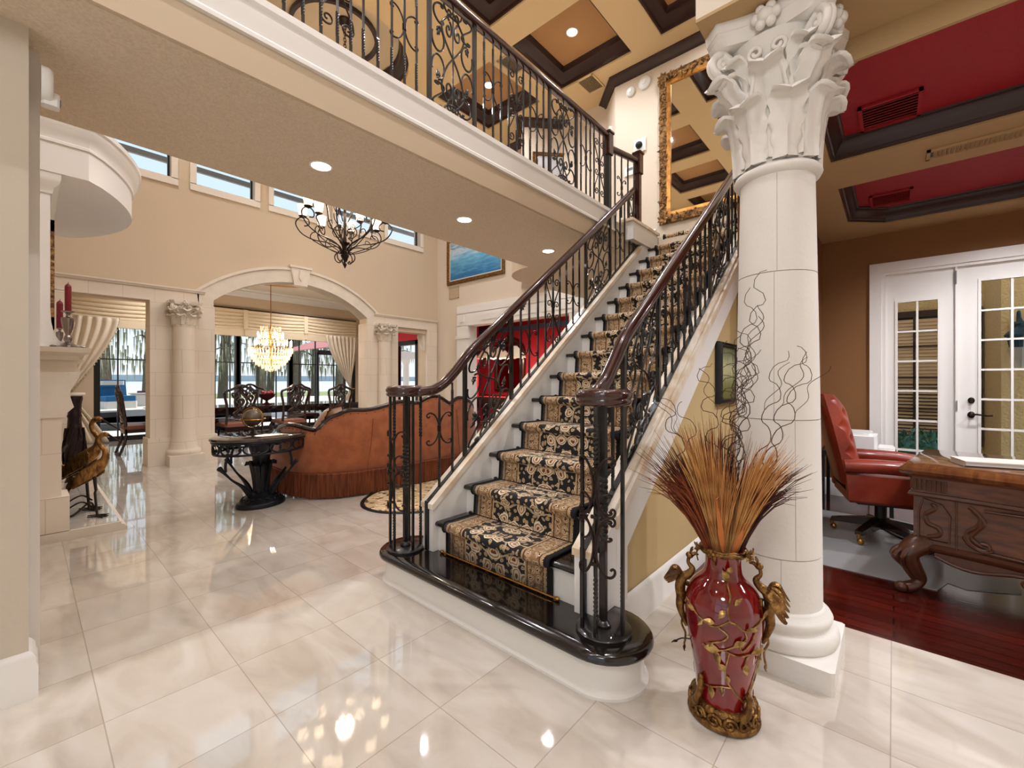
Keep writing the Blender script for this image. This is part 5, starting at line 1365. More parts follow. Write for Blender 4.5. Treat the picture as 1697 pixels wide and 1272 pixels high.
for y in (7.75, 8.3, 8.85):
    b = MB(); R_ = []
    for r, z in ((.05, 2.24), (.16, 2.12), (.27, 1.98)): R_.append([(8.9+r*cos(a), y+r*sin(a), z) for a in [2*pi*k/32 for k in range(32)]])
    R_.append([(8.9+.285*cos(a), y+.285*sin(a), 1.90+.03*abs(sin(4*a))) for a in [2*pi*k/32 for k in range(32)]])
    b.loft(R_, cap=False); b.build('scalloped_shade', M['terracotta'], t)
# ---- fireplace
fp = thing('fireplace', 'pale cast stone fireplace with stepped mantel shelf and raised marble hearth', 'fireplace', (.2, 6.2, 0))
b = MB(); b.prism([(LW, 0), (.598, 0), (.60, .025), (.575, .05), (.56, .055), (.56, .075), (LW, .075)], 5.03, 7.4, 'y'); b.build('hearth_slab', M['stone'], fp, smooth=0)
b = MB()
for x0, x1, y0, y1 in ((LW, .55, 5.05, 5.9), (LW, .55, 5.92, 6.6), (LW, .55, 6.62, 7.36)): b.box(x0, x1, y0, y1, .072, .08)
b.build('hearth_tiles', M['marble'], fp, smooth=0)
for y0, y1 in ((5.05, 5.33), (7.07, 7.35)):
    b = MB(); b.box(LW, .20, y0, y1, .08, 1.02); b.box(LW, .245, y0-.02, y1+.02, .08, .36); b.build('fireplace_leg', M['stoneblk'], fp, smooth=0)
    b = MB(); b.prism([(LW, 1.0), (.20, 1.0), (.27, 1.08), (.25, 1.16), (.25, 1.22), (.30, 1.32), (.31, 1.38), (.29, 1.40), (.29, 1.43), (.34, 1.47), (LW, 1.47)], y0-.01, y1+.01, 'y'); b.build('corbel', M['stone'], fp, smooth=0)
b = MB(); b.box(LW, .235, 5.33, 7.07, 1.0, 1.3); b.build('lintel', M['stone'], fp, smooth=0)
b = MB(); b.box(LW, .03, 5.33, 7.07, .08, 1.0); b.build('firebox', M['blackpl'], fp, smooth=0)
b = MB(); b.sweep([(0, 0), (.02, 0), (.03, .03), (.07, .05), (.09, .06), (.10, .10), (0, .10)], [(LW, 5.03, 1.465), (.27, 5.03, 1.465), (.27, 7.37, 1.465), (LW, 7.37, 1.465)])
b.box(LW, .28, 5.03, 7.37, 1.46, 1.565); b.build('mantel_shelf', M['stone'], fp)
fl = [(.30, 1.565), (.24, 1.59), (.19, 1.63), (.16, 1.69), (.145, 1.78), (.14, 1.9)]
b = MB(); b.prism([(LW, 1.565)]+fl+[(.14, 2.97), (LW, 2.97)], 5.15, 7.25, 'y'); b.build('overmantel', M['white'], fp, smooth=0)
b = MB(); b.sweep([(0, 0), (.012, 0), (.02, .05), (.05, .08), (.06, .12), (.06, .16), (0, .16)], [(LW, 5.15, 2.82), (.14, 5.15, 2.82), (.14, 7.25, 2.82), (LW, 7.25, 2.82)]); b.build('overmantel_moulding', M['white'], fp)
# bowed hood above
bow = [(LW, 5.08), (.36, 5.08)]+[(.36+.40*sin(pi*t)**.8, 5.08+2.2*t) for t in [i/20 for i in range(1, 20)]]+[(.36, 7.28), (LW, 7.28)]
b = MB(); b.prism(bow, 2.98, 3.36); b.build('bowed_hood', M['white'], fp, smooth=30)
b = MB(); b.sweep([(0, 0), (.015, .0), (.015, .02), (.005, .03), (.02, .10), (.05, .13), (.055, .17), (.075, .18), (.075, .22), (0, .22)], [(x, y, 3.22) for x, y in bow]); b.build('hood_cornice', M['white'], fp)
b = MB(); b.prism(bow, 3.36, 3.42); b.build('hood_top', M['white'], fp, smooth=30)
t = thing('gilt_mirror', 'narrow gilt edge of a framed mirror hanging over the fireplace', 'mirror', (.16, 6.2, 2.2))
b = MB()
for q in ((5.5, 6.9, 1.75, 1.85), (5.5, 6.9, 2.6, 2.7), (5.5, 5.62, 1.75, 2.7), (6.78, 6.9, 1.75, 2.7)): b.box(.14, .175, q[0], q[1], q[2], q[3])
b.build('mirror_frame', M['goldfr'], t, smooth=0)
b = MB(); b.box(.14, .155, 5.6, 6.8, 1.83, 2.62); b.build('mirror_plate', M['mirror'], t, smooth=0)
# candlesticks and candles
def candlestick(x, y, z, s, lab):
    t = thing('candlestick', lab+' pewter candlestick on the mantel shelf', 'candlestick', (x, y, z), group='pewter candlesticks')
    b = MB(); b.lathe([(.085*s, 0), (.088*s, .008*s), (.05*s, .025*s), (.02*s, .05*s), (.03*s, .075*s), (.022*s, .10*s), (.016*s, .11*s), (.035*s, .17*s), (.042*s, .235*s), (.04*s, .25*s), (.018*s, .256*s), (.012*s, .275*s), (.02*s, .29*s), (.04*s, .30*s), (.042*s, .306*s), (.02*s, .304*s)], (x, y, z), 18); b.build('candlestick_body', M['silver'], t, smooth=60)
    if s > .8:
        b = MB()
        for k in range(4): b.tube(catmull([(x+.04*s*cos(k*1.57), y+.04*s*sin(k*1.57), z+.02), (x+.09*s*cos(k*1.57), y+.09*s*sin(k*1.57), z+.016), (x+.10*s*cos(k*1.57), y+.10*s*sin(k*1.57), z+.006)], 3), .010, 6)
        b.build('scroll_foot', M['silver'], t)
    return z+.300*s
z = candlestick(.24, 5.12, 1.566, 1.0, 'taller'); z2 = candlestick(.20, 5.32, 1.566, .58, 'shorter')
for (x, y, zz, h, lab) in ((.24, 5.12, z, .235, 'taller dark red candle in the front candlestick'), (.20, 5.32, z2, .24, 'dark red candle in the shorter rear candlestick')):
    t = thing('candle', lab, 'candle', (x, y, zz), group='red candles')
    b = MB(); b.lathe([(.021, 0), (.021, h-.03), (.018, h-.015), (.008, h-.004), (.003, h)], (x, y, zz), 14); b.build('candle_wax', M['redwax'], t)
    b = MB(); b.tube([(x, y, zz+h-.004), (x+.002, y, zz+h+.012)], .002, 5); b.build('wick', M['blackpl'], t)
# herons
def heron(x, y, z, s, rz, lab):
    t = thing('heron_statue', lab, 'statue', (x, y, z), rz, 'bronze heron andirons')
    b = MB()
    body = catmull([(-.17, 0, .37), (-.12, 0, .41), (-.03, 0, .475), (.05, 0, .53), (.10, 0, .60), (.105, 0, .68), (.06, 0, .745), (.05, 0, .81), (.09, 0, .855), (.135, 0, .845)], 5)
    n = len(body); prof = [.012, .04, .064, .062, .036, .024, .020, .019, .027, .020]
    r = []
    for i in range(n):
        f = i/(n-1)*(len(prof)-1); k = min(int(f), len(prof)-2); r.append(prof[k]+(prof[k+1]-prof[k])*(f-k))
    b.tube([p*s for p in body], [q*s for q in r], 10, sx=.72)
    b.build('heron_body', M['bronze'], t, world=False, smooth=60)
    b = MB(); b.tube([Vector(p)*s for p in ((.14, 0, .845), (.22, 0, .79), (.30, 0, .74))], [.011*s, .006*s, .002*s], 6); b.build('beak', M['ironbr'], t, world=False)
    for sd in (1, -1):
        b = MB()
        for k in range(5):
            b.tube([Vector(p)*s for p in ((.06, sd*.052, .54-.02*k), (-.06, sd*.062, .48-.022*k), (-.17-.01*k, sd*.03, .39-.025*k))], [.020*s, .024*s, .006*s], 6, sx=.5)
        b.build('wing', M['bronze'], t, world=False)
        b = MB(); xo = .0 if sd > 0 else .035
        b.tube([Vector(p)*s for p in ((-.01+xo, sd*.03, .44), (.005+xo, sd*.03, .27), (-.005+xo, sd*.03, .26), (.015+xo, sd*.03, .01))], [.016*s, .009*s, .009*s, .008*s], 6)
        for a in (-.5, 0, .5, 3.1): b.tube([Vector(p)*s for p in ((.015+xo, sd*.03, .012), (.015+xo+.09*cos(a), sd*.03+.09*sin(a), .006))], [.008*s, .004*s], 5)
        b.build('leg', M['ironbr'], t, world=False)
    b = MB(); b.tube([Vector(p)*s for p in ((-.16, 0, .42), (-.22, 0, .32), (-.235, 0, .24))], [.03*s, .028*s, .008*s], 6, sx=.6); b.build('tail', M['bronze'], t, world=False)
heron(.41, 5.36, .08, .86, radians(-38), 'nearer bronze heron statue on the marble hearth')
heron(.38, 5.70, .08, 1.0, radians(-38), 'taller bronze heron statue behind the other on the hearth')
t = thing('fire_screen', 'dark twisted iron log holder behind the herons on the hearth', 'log holder', (.3, 5.6, .08))
b = MB()
b.tube(catmull([(.20, 5.40, .09), (.2, 5.40, .35), (.2, 5.41, .62), (.25, 5.55, .72)], 6), .011, 6); b.tube(catmull([(.2, 5.40, .09), (.3, 5.5, .10), (.4, 5.62, .16), (.44, 5.7, .10)], 6), .009, 6)
b.tube([(.2, 5.8, .09), (.2, 5.8, .6)], .011, 6)
for z in (.2, .32, .44, .56): b.tube([(.2, 5.4, z), (.2, 5.8, z)], .006, 5)
for z in (.14, .2): b.tube(catmull([(.22, 5.45, z), (.34, 5.55, z+.05), (.42, 5.62, z-.02)], 5), .007, 5)
b.build('log_holder_frame', M['ironbr'], t)
t = thing('tall_vase', 'tall dark carved bottle vase with a pale rim behind the herons', 'vase', (.42, 7.75, 0))
b = MB(); b.lathe([(.085, 0), (.09, .03), (.075, .07), (.09, .22), (.10, .42), (.09, .58), (.068, .72), (.062, .82), (.07, .85), (.062, .88), (.066, 1.0), (.078, 1.07), (.072, 1.11)], (.42, 7.75, 0), 20)
for k in range(8):
    a = 2*pi*k/8; b.tube([(.42+(.072+.035*sin(pi*(z-.05)/.7))*cos(a+z*2), 7.75+(.072+.035*sin(pi*(z-.05)/.7))*sin(a+z*2), z) for z in (.12, .22, .32, .42, .52, .62, .7)], .011, 5)
b.build('vase_body', M['darkvase'], t, smooth=60)
b = MB(); b.lathe([(.07, 1.10), (.10, 1.12), (.095, 1.145), (.06, 1.14)], (.42, 7.75, 0), 14); b.build('vase_rim', M['cream'], t)
# alarm device on the wall end
t = thing('alarm_strobe', 'white smoke alarm with strobe on the near wall end', 'alarm', (.047, 2.72, 2.56))
b = MB(); b.lathe([(.001, 0), (.075, 0), (.075, .022), (.066, .034), (.06, .036), (.001, .036)], (0, 0, 0), 24); b.xf(Matrix.Rotation(pi/2, 4, 'Y')); b.build('alarm_body', M['plastic'], t, world=False)
b = MB(); b.box(.0, .055, -.025, .025, -.085, -.03, .008); b.build('strobe_lens', M['plastic'], t, world=False, smooth=0)
b = MB(); b.box(.056, .058, -.014, .014, -.07, -.045); b.build('strobe_lamp', M['blue'], t, world=False, smooth=0)
# bridge recessed lights
def can(x, y, z, lab, grp, r=.075):
    t = thing('recessed_light', lab, 'ceiling light', (x, y, z), group=grp)
    b = MB(); b.lathe([(r*.80, -.002), (r*.84, -.006), (r, -.004), (r, 0), (r*.80, 0)], (x, y, z), 24); b.build('trim_ring', M['white'], t)
    b = MB(); b.lathe([(.001, -.0035), (r*.8, -.0035), (r*.8, -.001), (.001, -.001)], (x, y, z), 24); b.build('lens', M['can'], t)
for x, lab in ((1.33, 'nearest of the three lit downlights under the bridge'), (2.63, 'middle of the three lit downlights under the bridge'), (3.89, 'farthest of the three lit downlights under the bridge')): can(x, 2.9, 2.75, lab, 'downlights under the bridge')
# ================================================================ DINING ROOM
dt = thing('dining_table', 'long dark polished dining table seen through the arch', 'table', (3.4, 10.0, 0))
b = MB(); b.box(1.5, 5.45, 9.45, 10.55, .73, .76, .05); b.box(1.46, 5.49, 9.41, 10.59, .755, .79, .06); b.build('table_top', M['table'], dt, smooth=0)
b = MB(); b.box(1.6, 5.35, 9.55, 10.45, .64, .73); b.build('apron', M['darkwood'], dt, smooth=0)
for x in (2.2, 4.7):
    b = MB(); b.lathe([(.22, .06), (.2, .12), (.08, .2), (.14, .36), (.16, .45), (.09, .55), (.14, .64)], (x, 10.0, 0), 16); b.box(x-.3, x+.3, 9.9, 10.1, 0, .08); b.box(x-.1, x+.1, 9.6, 10.4, 0, .08); b.build('pedestal', M['darkwood'], dt, smooth=50)
def make_chair(label):
    t = thing('dining_chair', label, 'chair', (0, 0, 0), 0, 'carved dining chairs')
    b = MB(); b.loft([[(x*.24*k, y*.23*k, z) for x, y in ((-1, -1), (1, -1), (1.12, 1), (-1.12, 1))] for k, z in ((1, .44), (1.02, .47), (.98, .505), (.7, .52))]); b.build('seat', M['seat'], t, world=False, smooth=60)
    b = MB(); b.box(-.25, .25, -.235, -.20, .37, .44); b.box(-.27, .27, .20, .235, .37, .44); b.box(-.25, -.22, -.22, .22, .38, .44); b.box(.22, .25, -.22, .22, .38, .44); b.build('seat_rail', M['darkwood'], t, world=False, smooth=0)
    for s in (-1, 1):
        b = MB(); b.tube(catmull([(s*.24, .21, .44), (s*.275, .255, .36), (s*.262, .24, .2), (s*.25, .235, .07), (s*.265, .27, .02), (s*.265, .275, 0)], 4), [.034, .036, .038, .038, .037, .035, .033, .03, .028, .026, .024, .022, .02, .02, .02, .021, .023, .026, .028, .028, .022][:21], 8); b.build('leg', M['darkwood'], t, world=False)
        b = MB(); b.tube(catmull([(s*.225, -.21, .46), (s*.225, -.22, .25), (s*.23, -.30, 0)], 5), .02, 7); b.build('leg', M['darkwood'], t, world=False)
    b = MB()
    fr = catmull([(-.225, -.21, .44), (-.21, -.225, .66), (-.225, -.25, .86), (-.262, -.275, 1.02), (-.255, -.285, 1.09), (-.20, -.288, 1.115), (-.12, -.292, 1.15), (-.06, -.295, 1.195), (0, -.297, 1.205), (.06, -.295, 1.195), (.12, -.292, 1.15), (.20, -.288, 1.115), (.255, -.285, 1.09), (.262, -.275, 1.02), (.225, -.25, .86), (.21, -.225, .66), (.225, -.21, .44)], 5)
    b.tube(fr, .024, 7); b.tube(catmull([(-.21, -.225, .60), (0, -.235, .57), (.21, -.225, .60)], 5), .02, 6); b.build('back_frame', M['darkwood'], t, world=False)
    b = MB(); Yb = lambda z: -.215-.13*(z-.5)
    for s in (-1, 1):
        for q in ([(0, .60), (.075, .66), (.035, .72), (-.045, .78), (-.1, .88), (-.085, .98), (-.02, 1.04), (.0, 1.17)], [(.03, .61), (.10, .63), (.11, .69), (.05, .74), (0, .80), (.055, .90), (.02, .96), (-.03, .90), (0, .83)], [(.085, .96), (.13, 1.0), (.145, 1.06), (.09, 1.07), (.04, 1.12)]):
            b.tube(catmull([(s*x, Yb(z), z) for x, z in q], 4), .017, 6)
        leaf3(b, (s*.05, Yb(.98), .97), (s*.5, 0, 1), .12, .04, up=(0, 1, 0))
    leaf3(b, (0, Yb(1.08), 1.06), (0, 0, 1), .13, .05, up=(0, 1, 0)); b.tube([(-.045, Yb(.66), .655), (.045, Yb(.66), .655)], .03, 6)
    b.build('pierced_splat', M['darkwood'], t, world=False)
    return t
CH = [(2.66, 9.33, 0, 'dining chair with carved back behind the globe on the near table side'), (3.63, 9.33, 0, 'dining chair with carved back in front of the table, right of the globe'), (4.58, 9.33, 0, 'dining chair with carved back at the right end of the near side of the table'), (1.95, 9.3, 0, 'dining chair half hidden by the stone pier on the near side of the table'),
      (3.42, 10.72, pi, 'dining chair on the far window side of the table beside the centrepiece'), (2.4, 10.72, pi, 'dining chair on the far window side nearest the pier'), (4.5, 10.72, pi, 'dining chair on the far window side behind the right chair'), (1.38, 10.2, -pi/2, 'dining chair seen side-on at the left head of the table')]
c0 = make_chair(CH[0][3]); c0.location = (CH[0][0], CH[0][1], 0)
for x, y, rz, lab in CH[1:]: dup(c0, (x, y, 0), rz, lab)
t = thing('centrepiece_urn', 'dark red pedestal bowl heaped with fruit on the dining table', 'bowl', (3.42, 10.0, .79))
b = MB(); b.lathe([(.09, .79), (.095, .80), (.03, .83), (.025, .87), (.08, .90), (.145, .95), (.16, 1.0), (.165, 1.01), (.15, 1.0), (.02, .96)], (3.42, 10.0, 0), 20); b.build('bowl_body', mat('dark_red_bowl', (70, 20, 18), .25), t)
b = MB(); rg = random.Random(9)
for k in range(16): b.sph((3.42+rg.uniform(-.1, .1), 10+rg.uniform(-.1, .1), 1.0+rg.uniform(0, .06)), .035, seg=8, rings=6)
b.build('fruit_heap', M['redwax'], t)['kind'] = 'stuff'
# crystal chandelier
KX, KY = 3.5, 10.0
kc = thing('crystal_chandelier', 'glittering tiered crystal chandelier over the dining table', 'chandelier', (KX, KY, 1.5))
b = MB(); b.lathe([(.02, 1.6), (.03, 1.75), (.02, 2.0), (.04, 2.2), (.02, 2.45), (.008, 2.5), (.008, 3.56), (.07, 3.58), (.07, 3.6)], (KX, KY, 0), 12)
for R, z in ((.42, 2.0), (.36, 1.86), (.27, 2.15), (.18, 2.33), (.28, 1.74), (.17, 1.65)): b.tube([(KX+R*cos(2*pi*k/36), KY+R*sin(2*pi*k/36), z) for k in range(36)], .010, 5, closed=True)
b.build('chandelier_frame', M['brass'], kc)
def drops(b, R, z, n, ln, w):
    for k in range(n):
        a = 2*pi*k/n+R*7; x, y = KX+R*cos(a), KY+R*sin(a)
        b.loft([[(x+r*cos(a+m*pi/2), y+r*sin(a+m*pi/2), zz) for m in range(4)] for r, zz in ((.002, z), (w*.6, z-ln*.25), (w, z-ln*.62), (.002, z-ln))])
for nm, rows in (('upper_drops', ((.18, 2.38, 16, .10, .012), (.19, 2.46, 14, .09, .010), (.27, 2.17, 28, .11, .012), (.23, 2.28, 22, .10, .011))), ('middle_drops', ((.42, 2.0, 46, .12, .013), (.39, 1.93, 44, .11, .013), (.36, 1.86, 40, .12, .013), (.32, 1.80, 36, .11, .012))), ('lower_drops', ((.28, 1.74, 32, .12, .013), (.23, 1.70, 26, .11, .012), (.17, 1.65, 20, .11, .012), (.10, 1.60, 12, .10, .012), (.03, 1.56, 5, .08, .012)))):
    b = MB()
    for q in rows: drops(b, *q)
    o = b.build(nm, M['crystal'], kc, smooth=0); o['kind'] = 'stuff'
for R, z, n in ((.40, 2.03, 12), (.25, 2.19, 8)):
    for k in range(n):
        a = 2*pi*k/n; x, y = KX+R*cos(a), KY+R*sin(a)
        b = MB(); b.lathe([(.012, z), (.012, z+.06), (.016, z+.08), (.012, z+.11), (.002, z+.14)], (x, y, 0), 8); b.build('candle_bulb', M['bulb'], kc)
# roman shades and curtains
def shade(x0, x1, lab, swags):
    t = thing('roman_shade', lab, 'window shade', ((x0+x1)/2, 12.3, 2.75))
    b = MB(); w = (x1-x0)/swags
    def f(u, v):
        s = u*swags; fr = s-int(s) if u < 1 else 1
        sag = -.09*4*fr*(1-fr)*(.3+.7*v)
        fold = .035*abs(sin(v*pi*6))**.6+.02*(1-v)
        return (x0+(x1-x0)*u, 12.33-.05-fold, 3.08-.50*v+sag*min(v*2, 1)*(.9-v*.6))
    b.grid(f, 14*swags, 60); b.build('draped_folds', M['fabric'], t, smooth=80)
    b = MB(); b.box(x0, x1, 12.25, 12.33, 2.41, 2.62); b.build('flat_hem', M['fabric'], t, smooth=0)
    b = MB(); b.box(x0, x1, 12.24, 12.38, 3.06, 3.10); b.build('head_rail', M['darkwood'], t, smooth=0)
    if swags > 1:
        for k in range(1, swags):
            b = MB(); x = x0+w*k; b.box(x-.05, x+.05, 12.21, 12.25, 2.60, 3.07); b.tube([(x, 12.23, 2.6), (x, 12.23, 2.45)], .012, 5); b.sph((x, 12.23, 2.44), .025, seg=8, rings=6); b.build('shade_tail', M['fabric'], t, smooth=0)
shade(.55, 2.05, 'cream swagged roman shade over the left dining window', 1); shade(2.2, 6.68, 'wide cream swagged roman shade over the dining glass wall', 3)
def curtain(x0, x1, xt, lab, zt_=1.05):
    t = thing('curtain', lab, 'curtain', ((x0+x1)/2, 12.2, .05))
    b = MB()
    def f(u, v):
        z = 2.60-2.57*v
        k = 1-abs(z-zt_)/1.5 if z > zt_ else 1-abs(z-zt_)/.9*.6
        k = max(min(k, 1), 0)**1.4
        a = x0+(x1-x0)*u; c = xt+(u-.5)*.16
        x = a+(c-a)*k*.92
        return (x, 12.22+.035*sin(u*2*pi*8), z)
    b.grid(f, 72, 30)
    o = b.build('pleated_cloth', M['curtain'], t, smooth=80); md = o.modifiers.new('thick', 'SOLIDIFY'); md.thickness = .006
    b = MB(); b.tube([(xt+.1*cos(a), 12.21+.06*sin(a), zt_) for a in [2*pi*i/20 for i in range(20)]], .016, 6, closed=True); b.build('tieback', M['goldin'], t)
    if x1-x0 > 0:
        b = MB()
        for k in range(26):
            v = k/26*.62; p = f(1.0, v); b.sph((p[0]+.012, p[1]-.02, p[2]), .014, seg=6, rings=4)
        if lab.startswith('cream curtain with'): b.build('bead_edging', M['fabric'], t)
curtain(.18, 1.32, .42, 'cream curtain with beaded edge tied back at the left dining window')
curtain(6.72, 5.75, 6.50, 'cream curtain tied back at the right end of the dining glass wall')

# ================================================================ OUTSIDE BEYOND THE DINING ROOM
b = MB(); b.box(-14, 26, 12.61, 31, -.12, -.02); st(b.build('ground_patio', M['patio'], smooth=0), 'pale patio paving outside', 'ground')
b = MB(); b.box(-60, 90, 31, 60, -.7, -.25); st(b.build('ground_lawn', M['grassg'], smooth=0))
b = MB(); b.box(-900, 1300, 60, 1600, -1.2, -.9); st(b.build('lake', M['water'], smooth=0), 'pale lake beyond the trees', 'lake')
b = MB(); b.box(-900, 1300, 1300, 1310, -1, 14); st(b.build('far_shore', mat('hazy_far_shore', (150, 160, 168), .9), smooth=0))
b = MB(); b.lathe([(2.9, -.02), (2.9, .16), (3.2, .16), (3.2, -.02)], (3.0, 18.2, 0), 40); b.build
tag(b.build('spa_rim', M['pooldk'], smooth=30), 'dark tiled curved pool rim on the patio', 'pool')
b = MB(); b.box(-8, 14, 21.0, 30, -.02, .22); tag(b.build('raised_deck', M['patio'], smooth=0), 'pale raised deck behind the pool', 'deck', kind='structure')
def lounger(x, y, rz, lab):
    t = thing('outdoor_armchair', lab, 'outdoor chair', (x, y, .22), rz, 'blue cushioned patio chairs')
    b = MB(); b.box(-.5, .5, -.5, .5, 0, .28, .06); b.build('wicker_base', M['wicker'], t, world=False, smooth=0)
    b = MB(); b.box(-.46, .46, -.5, .42, .28, .48, .05); b.build('seat_cushion', M['blue'], t, world=False, smooth=0)
    b = MB(); b.loft([[(-.46, .30, .42), (.46, .30, .42), (.46, .52, .42), (-.46, .52, .42)], [(-.46, .42, 1.1), (.46, .42, 1.1), (.46, .60, 1.1), (-.46, .60, 1.1)]]); b.build('back_cushion', M['blue'], t, world=False, smooth=0)
    b = MB(); b.box(-.36, .36, .22, .36, .9, 1.06, .05); b.build('head_bolster', M['wicker'], t, world=False, smooth=0)
lounger(2.35, 22.6, .25, 'blue cushioned patio chair left of the wicker table'); lounger(4.25, 24.5, -.1, 'blue cushioned patio chair right of the wicker table')
t = thing('patio_table', 'small grey wicker table between two blue patio chairs', 'table', (3.3, 23.8, .22))
b = MB(); b.box(2.9, 3.7, 23.4, 24.2, .72, .78); b.box(2.95, 3.65, 23.45, 24.15, .22, .7, .03); b.build('table_body', M['wicker'], t, smooth=0)
b = MB(); b.box(3.15, 3.45, 23.7, 23.9, .78, .86); b.build('folded_towel', mat('maroon_towel', (92, 40, 56), .9), t, smooth=0)
rg = random.Random(21)
def tree(x, y, h, r, lab, lean=0, nl=360):
    t = thing('cypress_tree', lab, 'tree', (x, y, -.4), 0, 'trees on the lake shore')
    b = MB(); p = catmull([(x, y, -.4), (x+lean*.3, y, h*.35), (x+lean*.7+.1, y, h*.7), (x+lean, y, h)], 5); n = len(p)
    b.tube(p, [r*(1.5 if i == 0 else 1)*(1-.6*i/n) for i in range(n)], 8)
    for k in range(9):
        z = h*(.35+.07*k); a = rg.uniform(0, 6.28); L_ = rg.uniform(1, 2.4); q = p[min(int(n*(.35+.065*k)), n-1)]
        b.tube(catmull([q, q+Vector((cos(a)*L_*.5, sin(a)*L_*.5, .5)), q+Vector((cos(a)*L_, sin(a)*L_, .3))], 3), [r*.25, r*.2, r*.18, r*.15, r*.1, r*.06, r*.03], 5)
    b.build('trunk', M['bark'], t)
    b = MB()
    for k in range(nl):
        z = rg.uniform(h*.22, h); a = rg.uniform(0, 6.28); L_ = rg.uniform(.2, 2.3)*(1.1-.5*z/h); c = Vector((x+lean*z/h+cos(a)*L_, y+sin(a)*L_, z)); dr = rg.uniform(.3, 1.2); w = rg.uniform(.02, .06)
        d = Vector((rg.uniform(-1, 1), rg.uniform(-1, 1), 0)).normalized()*w
        b.loft([[c-d, c+d, c+d.cross(Vector((0, 0, 1)))*.5], [c-d*.8+Vector((0, 0, -dr*.5)), c+d*.8+Vector((0, 0, -dr*.5)), c+d.cross(Vector((0, 0, 1)))*.4+Vector((0, 0, -dr*.5))], [c+Vector((0, 0, -dr)), c+d*.1+Vector((0, 0, -dr)), c+d*.12+Vector((0, .01, -dr))]])
    o = b.build('hanging_foliage', M['moss'], t, smooth=0)
TR = [(3.1, 33, 9, .26), (5.0, 34, 10, .36), (6.2, 33.5, 9.5, .40), (7.8, 34, 8.5, .26), (9.4, 36, 10, .34), (11.6, 35, 9.5, .40), (12.9, 37, 9, .3), (14.3, 35.5, 10, .42), (16, 36, 9, .36), (17.6, 35, 10, .42), (19.4, 36, 9.2, .36), (21.4, 36, 10, .42), (24, 37, 9, .4)]
nm_ = ['leftmost in the left dining opening', 'middle of the left dining opening', 'thick trunk beside the stone pier', 'just right of the left stone pier', 'left of the first dark mullion', 'right of the first dark mullion', 'thin trunk left of the crystal chandelier', 'behind the crystal chandelier', 'right of the crystal chandelier', 'thick trunk left of the second mullion', 'right of the second mullion', 'beside the garden columns', 'beyond the right curtain']
for (x, y, h, r), s in zip(TR, nm_): tree(x, y, h, r, 'moss hung cypress tree on the lake shore, '+s, rg.uniform(-.6, .6))
# garden wing with columns seen at the right of the glass wall
pv = thing('garden_pavilion', 'red roofed garden pavilion with pale columns and black glass doors', 'pavilion', (9.6, 18, 0))
b = MB(); b.prism([(7.9, 2.62), (8.0, 2.6), (12.5, 4.3), (12.5, 4.45)], 16.5, 21.5, 'y')
b.build('roof', mat('red_metal_roof', (196, 120, 118), .5), pv, smooth=0)
b = MB(); b.box(8.1, 12.4, 16.5, 16.7, 2.28, 2.6); b.build('beam', M['stonew'], pv, smooth=0)
for x in (8.9, 10.2, 11.5):
    b = MB(); b.box(x-.2, x+.2, 16.4, 16.8, 0, .1); b.lathe([(.19, .1), (.15, .2), (.14, 1.2), (.125, 2.0), (.15, 2.05), (.22, 2.28)], (x, 16.6, 0), 16); b.build('pavilion_column', M['stonew'], pv)
b = MB()
for x in (8.3, 9.5, 10.9, 12.3): b.box(x-.05, x+.05, 18.4, 18.5, 0, 2.5)
b.box(8.3, 12.3, 18.4, 18.5, 2.4, 2.6); b.build('door_frames', M['blackfr'], pv, smooth=0)
# garden wall and shrubs beyond the small black door
b = MB(); b.box(13, 13.3, 6, 15.5, -.1, 3.2); st(b.build('wall_garden', M['stucco'], smooth=0))
def shrub(x, y, z, r, m, lab, n=420, seed=1):
    rg = random.Random(seed); b = MB()
    for k in range(n):
        a, e = rg.uniform(0, 6.28), math.asin(rg.uniform(-.5, 1)); rr = r*rg.uniform(.8, 1.03)
        c = Vector((x+rr*cos(a)*cos(e), y+rr*sin(a)*cos(e), z+rr*sin(e)*.95)); n_ = Vector((cos(a)*cos(e), sin(a)*cos(e), sin(e)))
        d = (n_+Vector((rg.uniform(-1, 1), rg.uniform(-1, 1), rg.uniform(-1, 1)))*.9).normalized()
        leaf3(b, c, d, r*.22, r*.06, up=n_)
    b.sph((x, y, z), r*.8, seg=14, rings=10)
    t = thing('round_shrub', lab, 'shrub', (x, y, max(z-r, 0)))
    b.build('foliage', m, t, smooth=0)
    return t
shrub(11.4, 13.0, .7, .8, M['moss'], 'leafy green shrub outside the small black garden door', 300, 5)
# ================================================================ STUDY
def frame_yz(b, x0, x1, y0, y1, z0, z1, w):
    b.box(x0, x1, y0, y0+w, z0, z1); b.box(x0, x1, y1-w, y1, z0, z1); b.box(x0, x1, y0+w, y1-w, z1-w, z1); b.box(x0, x1, y0+w, y1-w, z0, z0+w)
b = MB()
CAS = [(0, 0), (.02, 0), (.03, .02), (.035, .05), (.03, .09), (0, .1)]
for y0, y1, z0, z1 in ((.10, .197, 0, 2.55), (-1.50, -1.40, 0, 2.55), (-1.40, .10, 2.45, 2.55)): b.box(OX-.03, OX+.02, y0, y1, z0, z1)
b.box(OX-.015, OX+.12, .065, .10, 0, 2.45); b.box(OX-.015, OX+.12, -1.4, -1.365, 0, 2.45); b.box(OX-.015, OX+.12, -1.365, .065, 2.42, 2.45)
b.box(OX-.01, OX+.12, -.47, -.455, 0, 2.42)
st(b.build('door_3', M['white'], smooth=0), 'white french door with sidelight in the brown study wall', 'door')
d3 = bpy.data.objects['door_3']
